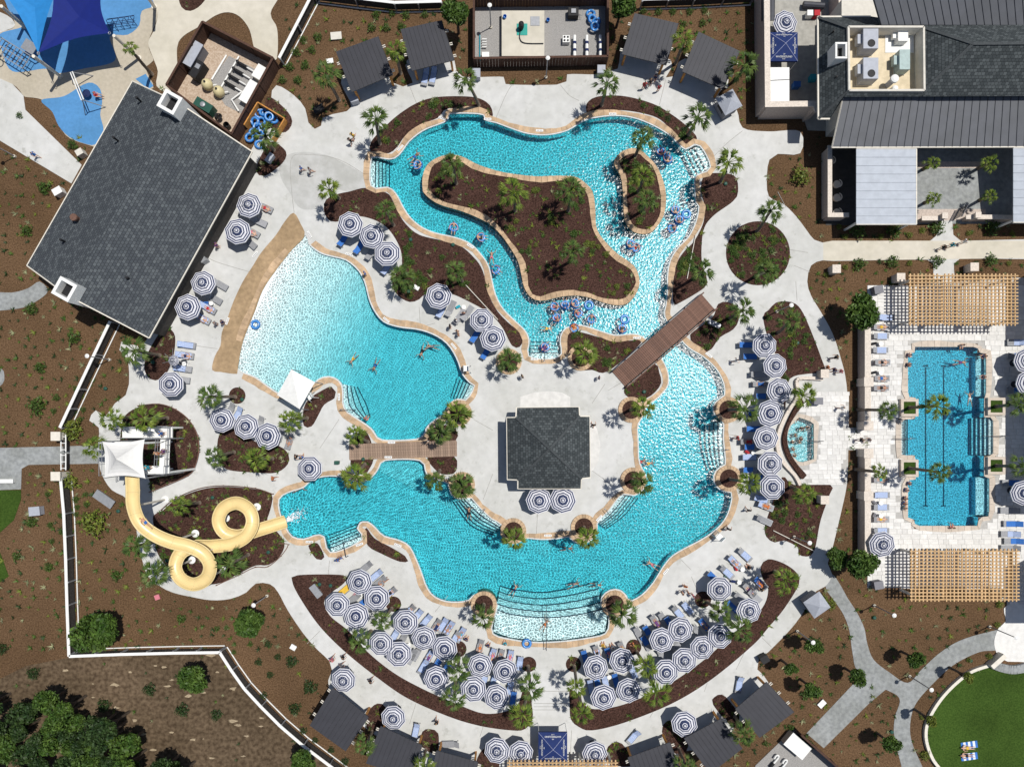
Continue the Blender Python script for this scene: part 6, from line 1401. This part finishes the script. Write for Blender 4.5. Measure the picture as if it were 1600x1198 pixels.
t = thing('swing_frame', 'white A-frame swing with a dark seat on the lower blue patch', 'swing', (*W(140, 150), .05), R(-68))
for s_ in (-.12, .12): m_ = MB(); m_.beam((-1.6, s_, 2.2), (1.6, s_, 2.2), .09, .09); m_.build('top_beam', WHITE, t)
for x in (-1.6, 1.6):
    for s_ in (-1, 1): m_ = MB(); m_.tube([(x, 0, 2.2), (x * 1.15, s_ * 1.2, 0)], .05, 6); m_.build('leg', GREYM, t)
m_ = MB(); m_.lathe([(.42, .5), (.45, .55), (.4, .6)], 14); m_.build('seat', CL['navy'], t)
for s_ in (-.3, .3): m_ = MB(); m_.tube([(s_, 0, .55), (s_ * .4, 0, 2.2)], .02, 5); m_.build('chain', DARKM, t)
t = thing('climbing_net', 'dark blue curved climbing net beside the sail', 'play equipment', (*W(195, 40), .05), R(8))
for k in range(5): m_ = MB(); m_.tube([(-1.4 + .7 * k, -.7 + .1 * k, .1), (-1.3 + .65 * k, 0, 1.3), (-1.2 + .6 * k, .8, .1)], .035, 6); m_.build('hoop', CL['navy'], t)
for s_ in (-.35, 0, .4): m_ = MB(); m_.tube([(-1.4, s_, .8), (1.5, s_, .8)], .03, 6); m_.build('rope', CL['navy'], t)
# ---------------------------------------------------------------- pump yards
def board_fence(pts, h, label, closed=True, m_=FENCEB):
    t = thing('yard_fence', label, 'fence'); P = [Vector(W(*p)) for p in pts]; N = len(P)
    for i in range(N if closed else N - 1):
        a, c = P[i], P[(i + 1) % N]; d_ = c - a; L = d_.length; u = d_.normalized(); k = max(2, int(L / .32)); an = math.atan2(u.y, u.x)
        bm_ = cached(('fb', round(L / k, 3), h), lambda: (lambda b: (b.box((0, 0, h / 2), (L / k - .012, .04, h)), b.mesh('board', m_))[1])(MB()))
        for j in range(k): q = a + d_ * ((j + .5) / k); obj('board', bm_, t, (q.x, q.y, 0), an)
        m2 = MB(); m2.beam((a.x, a.y, h + .03), (c.x, c.y, h + .03), .22, .06); m2.build('cap_rail', m_, t)
        k = max(1, int(L / 2.4)); pm = cached(('fbp', h), lambda: (lambda b: (b.box((0, 0, h / 2), (.15, .15, h)), b.mesh('post', FENCEB))[1])(MB()))
        for j in range(k): q = a + d_ * (j / k); obj('post', pm, t, (q.x, q.y, 0), an)
YA = [(330,52),(437,107),(374,222),(275,148)]
board_fence([W_ for W_ in YA], 2.2, 'brown board fence round the pump yard with cream tanks')
slab('pump_yard_floor', YA, .066, TANGR, False); slab('pump_yard_floor', [(358,88),(425,122),(390,185),(352,165),(330,128)], .072, GRAVEL, False)
def yard_obj(name, label, cat, x, y, rz=0): return thing(name, label, cat, (*W(x, y), .07), R(rz))
for (x, y), l in (((328,137),'nearer the grey electrical cabinet'), ((346,148),'nearer the white pump boxes')):
    t = yard_obj('filter_tank', 'round cream filter tank ' + l, 'tank', x, y); b = MB(); b.lathe([(.5, .2), (.58, .5), (.58, .8), (.4, 1.15), (.1, 1.28)], 20); b.build('shell', CREAM, t, smooth=True)
    b = MB(); b.lathe([(.1, 1.27), (.12, 1.4)], 8); b.build('valve', BLACK, t); b = MB(); b.lathe([(.45, 0), (.45, .2)], 16); b.build('stand', WHITE, t); b = MB(); b.tube([(.5, 0, .4), (.9, .1, .4), (.9, .1, .1)], .07, 8); b.build('pipe', WHITE, t)
t = yard_obj('controller_cabinet', 'long dark grey electrical cabinet along the yard fence', 'cabinet', 312, 97, 60); b = MB(); b.box((0, 0, .8), (2.6, .9, 1.6)); b.build('body', CL['grey'], t); b = MB(); b.box((0, 0, 1.63), (2.75, 1.05, .08)); b.build('lid', ACU, t)
t = yard_obj('controller_cabinet', 'black control cabinet next to the long grey cabinet', 'cabinet', 316, 118, 60); b = MB(); b.box((0, 0, .7), (1.9, .8, 1.4)); b.build('body', BLACK, t); b = MB(); b.box((.3, 0, 1.42), (.5, .5, .06)); b.build('lid', GREYM, t)
t = yard_obj('heater', 'dark green pool heater with round flue beside the pool house', 'heater', 325, 172, -31); b = MB(); b.box((0, 0, .6), (2.0, .95, 1.2)); b.build('body', GREEN, t); b = MB(); b.lathe([(.28, 1.2), (.28, 1.35), (.1, 1.4)], 14); b.build('flue', GREYM, t)
b = MB()
for k in range(5): b.torus((1.4 + .1 * k, -.1, .25 + .1 * k), .3, .05, 14, 6)
b.build('hose', BLACK, t)
t = yard_obj('pump_bank', 'bank of black pumps and white pipes in the pump yard', 'pump', 377, 118, -30)
for k in range(4):
    y_ = .95 - k * .85; b = MB(); b.tube([(-.6, y_, .35), (.35, y_, .35)], .17, 10); b.lathe([(.17, .35), (.17, .65), (.05, .7)], 10, (-.75, y_, 0)); b.build('pump', BLACK, t); b = MB(); b.tube([(.35, y_, .35), (.9, y_, .35), (1.2, y_, .3)], .08, 8); b.build('pipe', WHITE, t)
b = MB(); b.tube([(-1.1, 1.6, .2), (-1.1, -2.4, .2)], .09, 8); b.build('manifold', WHITE, t); b = MB(); b.tube([(1.2, -1.5, .25), (.6, -2.9, .25), (1.9, -3.6, .25)], .1, 8); b.build('return_pipe', WHITE, t)
b = MB(); p0, p1 = W(355, 88), W(332, 126); b.tube([(*p0, .2), (*p1, .2)], .1, 8); tag(b.build('white_pipe', WHITE), 'straight white pipe across the pump yard gravel', 'pipe')
for x, y, w_, d_, h, l in ((410,119,1.2,1.5,.7,'small white pump box in the pump yard corner'),(397,152,1.6,2.5,.9,'large flat white tank lid in the pump yard')):
    t = yard_obj('pump_box', l, 'box', x, y, -31); b = MB(); b.box((0, 0, h / 2), (w_ * .95, d_ * .95, h)); b.build('body', OFFW, t); b = MB(); b.box((0, 0, h + .04), (w_, d_, .08)); b.build('lid', WHITE, t)
b = MB(); b.lathe([(.28, 0), (.33, .8), (.3, .82), (.28, .1)], 14, (*W(358, 200), .07)); tag(b.build('black_drum', BLACK), 'open black drum near the green heater', 'drum')
# middle yard
YB = [(742,12),(946,10),(946,103),(742,106)]
board_fence(YB, 2.0, 'brown board fence round the gravel pump yard between the cabanas'); slab('gravel_yard_floor', YB, .066, GRAVEL, False)
t = yard_obj('tank_vault', 'large pale concrete vault with teal hatch in the gravel yard', 'vault', 817, 60); b = MB(); b.box((0, 0, .45), (4.6, 4.9, .9)); b.build('body', CONC2, t); b = MB(); b.box((-.1, .4, .92), (1.15, 1.25, .05)); b.build('hatch', TEALG, t); b = MB(); b.box((1.3, 1.3, .92), (1.0, 1.0, .05)); b.build('grille', GREYM, t)
b = MB(); b.lathe([(.22, .9), (.3, 1.3), (.28, 1.9), (.1, 2.0)], 12, (-.2, .5, 0)); b.build('motor', BLACK, t); b = MB(); b.tube(smooth_open([(-.3, .2, 1.0), (-.35, -.6, 1.0), (.2, -1.1, 1.0), (2.2, -1.15, 1.0)], 5), .05, 6); b.build('cable', BLACK, t)
for k, x in enumerate((897, 916, 937)):
    t = yard_obj('filter_pipe', 'tall white pipe filter with dark clamps in the row of three', 'filter', x, 80); t['group'] = 'pipe filters'; b = MB(); b.tube([(0, -1.35, .55), (0, 1.35, .55)], .17, 12); b.build('barrel', WHITE, t)
    for y_ in (-.25, .55): b = MB(); b.tube([(0, y_ - .13, .55), (0, y_ + .13, .55)], .21, 12); b.build('clamp', CL['navy'], t); b = MB(); b.box((0, y_, .2), (.1, .1, .4)); b.build('stand', DARKM, t)
t = yard_obj('generator', 'black generator cart in the gravel yard', 'generator', 895, 26); b = MB(); b.box((0, 0, .5), (1.1, .9, .8)); b.build('body', BLACK, t); b = MB(); b.box((0, 0, .95), (.5, .45, .12)); b.build('engine', GREYM, t); b = MB(); b.tube([(.55, -.3, .6), (1.0, -.3, .7), (1.0, .3, .7), (.55, .3, .6)], .03, 6); b.build('handle', GREYM, t)
for i, (x, y) in enumerate(((923,22),(925,30),(932,35),(930,40))): ring_tube(x, y, 'spare blue inner tube stacked in the gravel yard', 'tubes in gravel yard', .1 + .22 * i, None, (.3, .2 * i))
t = yard_obj('chemical_tank', 'white four cell chemical rack in the gravel yard', 'rack', 884, 66); b = MB(); b.box((0, 0, .3), (.75, .75, .6)); b.build('body', WHITE, t)
for x_ in (-.18, .18):
    for y_ in (-.18, .18): b = MB(); b.lathe([(.11, .6), (.11, .65)], 10, (x_, y_, 0)); b.build('cap', BLACK, t)
t = yard_obj('pump_box', 'small white box at the gravel yard corner', 'box', 759, 92); b = MB(); b.box((0, 0, .25), (.7, .75, .5)); b.build('body', OFFW, t); b = MB(); b.box((0, 0, .53), (.78, .82, .06)); b.build('lid', WHITE, t)
t = yard_obj('valve_set', 'cluster of white valves and blue pipe in the gravel yard', 'valves', 757, 70)
for k in range(4): b = MB(); b.tube([(-.25, .4 - k * .28, .3), (.25, .4 - k * .28, .3)], .07, 8); b.build('valve', WHITE, t)
b = MB(); b.tube([(-.5, .9, .2), (-.5, -2.4, .2)], .05, 6); b.build('pipe', CL['teal'], t)
for x, y, l in ((789,36,'blue bucket on the concrete vault'),(856,34,'blue bucket beside the concrete vault')): b = MB(); b.lathe([(.16, 0), (.2, .35), (.17, .35), (.14, .05)], 12, (*W(x, y), .95 if x < 800 else .07)); tag(b.build('bucket', BLUEP), l, 'bucket')
# lower right yard
YC = [(1241,1136),(1325,1210),(1300,1245),(1170,1245),(1180,1195)]
board_fence(YC[:3], 2.0, 'brown board fence of the lower right gravel yard', False); slab('lower_yard_floor', YC, .066, GRAVEL, False)
t = yard_obj('pump_box', 'large white lidded box in the lower right gravel yard', 'box', 1240, 1158, -40); b = MB(); b.box((0, 0, .5), (2.5, 1.5, 1.0)); b.build('body', OFFW, t); b = MB(); b.box((0, 0, 1.04), (2.65, 1.65, .08)); b.build('lid', WHITE, t)
for (x, y), l in (((1211,1185),'nearer the white lidded box corner'), ((1224,1192),'farther along the lower yard')):
    t = yard_obj('pump', 'chrome bent pipe pump ' + l, 'pump', x, y, 50); b = MB(); b.tube(smooth_open([(-.6, 0, .25), (.3, 0, .25), (.55, .15, .3), (.4, .35, .3), (.0, .3, .3)], 4), .1, 8); b.build('pipe', WHITE, t); b = MB(); b.tube([(-1.0, 0, .25), (-.4, 0, .25)], .17, 10); b.build('motor', BLACK, t)
# ---------------------------------------------------------------- small things
def kiosk(x, y, rz, label):
    t = thing('kiosk', label, 'kiosk', (*W(x, y), DT), R(rz)); b = MB(); b.box((0, 0, .9), (1.7, 1.7, 1.8)); b.build('body', CL['grey'], t); b = MB()
    for i in range(4):
        q = [(-1.05, -1.05, 1.8), (1.05, -1.05, 1.8), (1.05, 1.05, 1.8), (-1.05, 1.05, 1.8)]; b.face([q[i], q[(i + 1) % 4], (0, 0, 2.5)])
    b.build('roof', ACU, t); b = MB(); b.box((-.86, 0, 1.2), (.04, 1.0, .6)); b.build('hatch', BLACK, t)
kiosk(1131, 172, 30, 'grey square kiosk with pyramid roof at the upper right cabanas'); kiosk(1265, 938, 35, 'grey square kiosk with pyramid roof at the paver path start')
def small_box(x, y, w_, d_, h, rz, m_, nm, label, cat):
    b = MB(); p = W(x, y); b.box((p[0], p[1], h / 2 + .06), (w_, d_, h), R(rz)); b.box((p[0], p[1], h + .09), (w_ * 1.08, d_ * 1.08, .06), R(rz)); tag(b.build(nm, m_), label, cat)
for q in ((556,160,.8,.7,.9,15,ACU,'waste_bin','grey waste bin beside the upper left cabana','bin'),(745,121,.8,.9,.9,0,ACU,'waste_bin','grey waste bin at the left end of the gravel yard','bin'),(938,115,.8,.8,.9,0,ACU,'waste_bin','grey waste bin at the right end of the gravel yard','bin'),(1190,1025,.8,.7,1.0,30,BLACK,'waste_bin','black waste bin on the outer lower right path','bin'),(1366,455,.9,.8,.9,10,CL['grey'],'waste_bin','dark bin at the upper corner of the lap terrace','bin'),(1366,911,.9,.8,.9,10,CL['grey'],'waste_bin','dark bin at the lower corner of the lap terrace','bin'),(1273,627,.9,.7,.9,0,CL['grey'],'waste_bin','grey bin on the spa terrace','bin'),(323,408,.6,.6,1.0,30,GREYM,'waste_bin','grey bin against the pool house planter wall','bin'),(62,797,1.1,.9,.8,5,ACU,'utility_box','grey utility box on the straw near the left lawn','utility box'),(528,722,.45,.35,.5,0,GREEN,'utility_box','small green box on the deck by the boardwalk','utility box'),(500,174,1.1,.6,.6,30,BLACK,'bench','dark bench at the bed corner by the upper left cabanas','bench'),(165,779,2.2,.9,.25,-35,GREYM,'utility_box','long grey slab on the straw near the slide','slab'),(495,922,1.4,.7,.3,-52,GREYM,'bench','grey bench in the mulch below the splash steps','bench'),(1114,507,1.3,.45,.5,-25,GREYM,'bench','grey bench in the bed at the bridge end','bench'),(424,250,1.0,.5,.6,55,ACU,'bench','pale bench in the bed near the tube bin','bench'),(459,1010,.6,.5,.12,-30,WHITE,'utility_cover','white square utility lid near the curved fence','lid'),(516,97,.7,.5,.1,10,WHITE,'utility_cover','white utility lid left of the upper left cabana','lid'),(1283,1098,.8,.55,.12,45,WHITE,'utility_cover','white utility lid beside the short paver path','lid'),(651,450,.6,.4,.15,-30,WHITE,'utility_cover','white utility lid in the bed left of the river','lid'),(247,932,.5,.5,.12,20,CL['pink'],'utility_cover','pale lilac utility lid below the slide deck','lid'),(13,751,1.5,.4,.3,0,WHITE,'park_bench','white slatted seat on the left paver path','bench'),(526,58,1.1,.75,.15,5,STUC,'utility_cover','pale slatted pallet behind the upper left cabana','pallet'),(132,243,.7,.6,.9,30,STUC,'stone_pillar','pale stone pillar at the path by the pool house','pillar'),(98,303,.9,.7,.9,30,WHITE,'stone_pillar','white stone pillar at the left pool house eave','pillar')): small_box(*q)
t = None
gv = cached('gv', lambda: (lambda b: (b.lathe([(.2, 0), (.2, .18), (.1, .24)], 10), b.mesh('valve_box', GREEN))[1])(MB()))
for x, y in ((320,42),(166,607),(186,798),(262,875),(333,777),(379,624),(517,914),(568,717),(642,375),(708,383),(639,456),(1006,612),(1245,536),(1133,1000),(1365,964),(1515,1031),(1392,1142),(500,912),(240,566),(420,862),(1133,288),(1133,899)):
    o = obj('valve_box', gv, None, (*W(x, y), .06)); tag(o, 'small dark green irrigation valve cover in a bed', 'valve cover', 'irrigation valve covers')
def lamp(x, y, ang, label, L=4.2):
    t = thing('lamp_post', label, 'lamp post', (*W(x, y), 0)); d_ = Vector((math.cos(R(ang)), math.sin(R(ang)), 0)); b = MB(); b.tube([(0, 0, 0), (0, 0, L)], [.07, .045], 8); b.build('pole', GREYM, t); b = MB(); b.lathe([(.2, L), (.23, L + .05), (.08, L + .13)], 14); b.build('lamp_head', WHITE, t); b = MB(); b.lathe([(.16, 0), (.16, .25)], 10); b.build('footing', CONC2, t)
for q in ((767,44,0,'lamp post in the gravel yard'),(418,930,0,'lamp post beside the lower left outer path'),(172,562,0,'lamp post beside the fence below the pool house'),(1245,985,0,'lamp post at the outer path near the paver paths'),(1420,1055,0,'lamp post at the paver path fork'),(1545,978,0,'lamp post near the round stone terrace'),(582,5,0,'lamp post at the top fence'),(24,245,0,'lamp post on the straw left of the pool house'),(1213,487,0,'lamp post in the bed behind seven umbrellas'),(853,122,0,'lamp post in the strip below the gravel yard'),(1365,945,0,'lamp post beside the lower pergola'),(1240,838,0,'lamp post in the bed below the spa')): lamp(*q)
for x0, y0, x1, y1, l in ((728,446,778,500,'long white rescue pole lying in the bed left of the river'),(1086,368,1073,436,'long rescue pole standing along the right river bank'),(1207,828,1271,860,'long pale pole lying in the bed below the spa')):
    b = MB(); b.tube([(*W(x0, y0), .25), (*W(x1, y1), .2)], .045, 6); tag(b.build('rescue_pole', OFFW), l, 'pole')
def lifeguard(x, y, rz, label):
    t = thing('lifeguard_chair', label, 'lifeguard chair', (*W(x, y), DT), R(rz)); b = MB(); b.box((0, 0, 1.3), (.6, .6, .06)); b.build('seat', WHITE, t); b = MB(); b.box((.3, 0, 1.65), (.06, .6, .7)); b.build('backrest', WHITE, t)
    for a in (-.3, .3):
        for c in (-.3, .3): b = MB(); b.tube([(a * 1.5, c * 1.3, 0), (a, c, 1.3)], .035, 6); b.build('leg', WHITE, t)
    for k in range(3): b = MB(); b.box((-.42 + .04 * k, 0, .3 + .35 * k), (.05, .6, .05)); b.build('rung', WHITE, t)
lifeguard(1119, 836, -45, 'white lifeguard chair at the right main pool edge'); lifeguard(730, 577, 0, 'white lifeguard chair at the wading pool edge'); lifeguard(490, 620, 30, 'white lifeguard chair beside the shade tent')
# pool handrails
for pts, l in (([(555,641),(534,640)],'at the wading pool corner steps'),([(853,945),(853,1012)],'down the shallow main pool end'),([(539,845),(544,868)],'at the splash pool steps'),([(1100,702),(1136,702)],'at the right main pool steps'),([(748,812),(757,795)],'at the steps left of the bar'),([(955,808),(945,795)],'at the steps right of the bar'),([(850,550),(850,564)],'at the lower river steps'),([(1395,685),(1422,685)],'at the left lap pool steps'),([(1528,681),(1566,681)],'at the right lap pool steps'),([(1262,689),(1281,689)],'at the spa steps')):
    t = thing('pool_handrail', 'dark steel handrail ' + l, 'handrail'); p0, p1 = W(*pts[0]), W(*pts[1]); b = MB(); b.tube([(*p0, -.4), (*p0, .8), (*p1, .95), (*p1, 0)], .035, 6); b.build('rail', DARKM, t); b = MB(); b.lathe([(.08, 0), (.08, .05)], 8, (*p1, DT + .05)); b.build('flange', GREYM, t)
# depth marker tiles on the coping
for x, y, a in ((691,186,-20),(762,187,0),(484,367,-60),(546,398,-15),(604,500,-40),(709,541,-50),(530,620,90),(612,691,0),(607,714,0),(534,741,0),(484,846,0),(562,850,20),(622,851,-20),(843,205,0),(957,179,0),(626,232,45),(995,528,0),(1107,555,-35),(936,809,45),(856,836,0),(1040,892,50),(696,746,0),(835,561,0),(735,385,-30),(399,398,50),(356,502,70)):
    b = MB(); b.box((0, 0, 0), (.8, .24, .03)); t = tag(b.build('depth_marker', WHITE, None, (*W(x, y), DT + .075), R(a)), 'white depth marker tile set on the pool edge', 'marker', 'depth marker tiles')
    m_ = MB()
    for k in range(4): m_.box((-.26 + .17 * k, 0, .017), (.09, .12, .004))
    o = m_.build('marking', CL['grey'], t); o['kind'] = 'stuff'
# bags, hats, side tables near the loungers
r = random.Random(12)
for (x, y), w_ in (((562,925),'yellow mat group'),((636,1003),'lower left cluster'),((690,1000),'lower left cluster'),((775,1060),'group left of the steps'),((948,1052),'group right of the steps'),((1045,1000),'lower right cluster'),((1155,885),'right bed loungers'),((1150,905),'right bed loungers'),((722,478),'loungers between pools'),((1370,535),'lap pool loungers'),((1370,580),'lap pool loungers'),((1370,782),'lap pool loungers'),((1370,802),'lap pool loungers'),((330,472),'pool house loungers'),((1172,704),'spa column'),((288,566),'pool house lower loungers')):
    t = thing('side_table', 'small white round side table among the ' + w_, 'table', (*W(x + 3, y + 3), DT), 0, 'side tables'); b = MB(); b.lathe([(.24, .42), (.25, .46), (.24, .47)], 14); b.build('top', WHITE, t); b = MB(); b.lathe([(.2, 0), (.04, .05), (.04, .42)], 10); b.build('stem', WHITE, t)
    c_ = r.choice(CK); b = MB(); b.box((0, 0, .16), (.5, .26, .3)); b.tube([(-.15, 0, .3), (-.1, 0, .48), (.1, 0, .48), (.15, 0, .3)], .018, 5); tag(b.build('beach_bag', CL[c_], None, (*W(x - 6, y + 2), DT), r.uniform(0, 3)), c_ + ' beach bag beside the side table in the ' + w_, 'bag', 'beach bags')
for (x, y) in ((1292,254),(1302,290),(1302,311),(1302,334)):
    t = thing('wicker_chair', 'round pale wicker chair in the shaded patio', 'chair', (*W(x + 3, y), .04), 0, 'patio chairs'); b = MB(); b.lathe([(.38, .1), (.42, .42), (.4, .45)], 14); b.build('seat', OFFW, t); b = MB(); b.tube([(.4 * math.cos(a), .4 * math.sin(a), .7) for a in [k * .3 - 1.4 for k in range(10)]], .06, 6); b.build('backrest', OFFW, t)
# ---------------------------------------------------------------- labels: tell look-alikes apart by the landmark they stand closest to
LMK = [('footbridge', 1035, 530), ('pool bar', 857, 699), ('white shade tent', 463, 607), ('slide tower', 215, 705), ('boardwalk', 630, 702), ('spa', 1252, 688), ('tube bin', 418, 197), ('clubhouse flat roof', 1383, 95), ('lap pool', 1478, 680), ('fence gate', 108, 711), ('gravel pump yard', 842, 58), ('round bed', 1184, 396), ('lower navy tent', 864, 1168), ('round lawn', 1540, 1120), ('small river island', 1005, 300), ('shallow shelf', 855, 980), ('splash end', 447, 815), ('left river steps', 590, 268), ('lower river steps', 851, 548), ('paver path fork', 1418, 1060), ('pool house chimney', 85, 460), ('yellow mat', 540, 920), ('upper pergola', 1505, 468), ('lower pergola', 1507, 898), ('wading beach', 400, 470), ('service yard', 1220, 100)]
tops = {}
for o in scene.objects:
    if o.parent is None and 'label' in o and o.get('category') and o.get('kind') != 'stuff': tops.setdefault(o['label'], []).append(o)
ORD = ('', 'second ', 'third ')
for lb, os_ in tops.items():
    if len(os_) < 2:
        if 'group' in os_[0] and len(os_[0]['group']) < 3: del os_[0]['group']
        continue
    g_ = os_[0].get('group') or 'look-alikes: ' + lb[:40]
    for o in os_: o['group'] = g_
    nw = len(lb.split())
    cand = []
    for nm, x, y in LMK:
        p = Vector(W(x, y)); ds = sorted(((o.location.xy - p).length, i) for i, o in enumerate(os_))
        for rk in range(min(3, len(ds))):
            nxt = ds[rk + 1][0] - ds[rk][0] if rk + 1 < len(ds) else 3
            if nxt > .35: cand.append((ds[rk][0] + rk * 12, ds[rk][1], rk, nm))
    used = set(); done = set()
    for d_, i, rk, nm in sorted(cand):
        if i in done or (rk, nm) in used: continue
        s_ = lb + ', ' + ORD[rk] + 'nearest the ' + nm
        if len(s_.split()) > 16: continue
        os_[i]['label'] = s_; done.add(i); used.add((rk, nm))
for o in scene.objects:
    if o.get('group') and len(o['group']) < 3: del o['group']
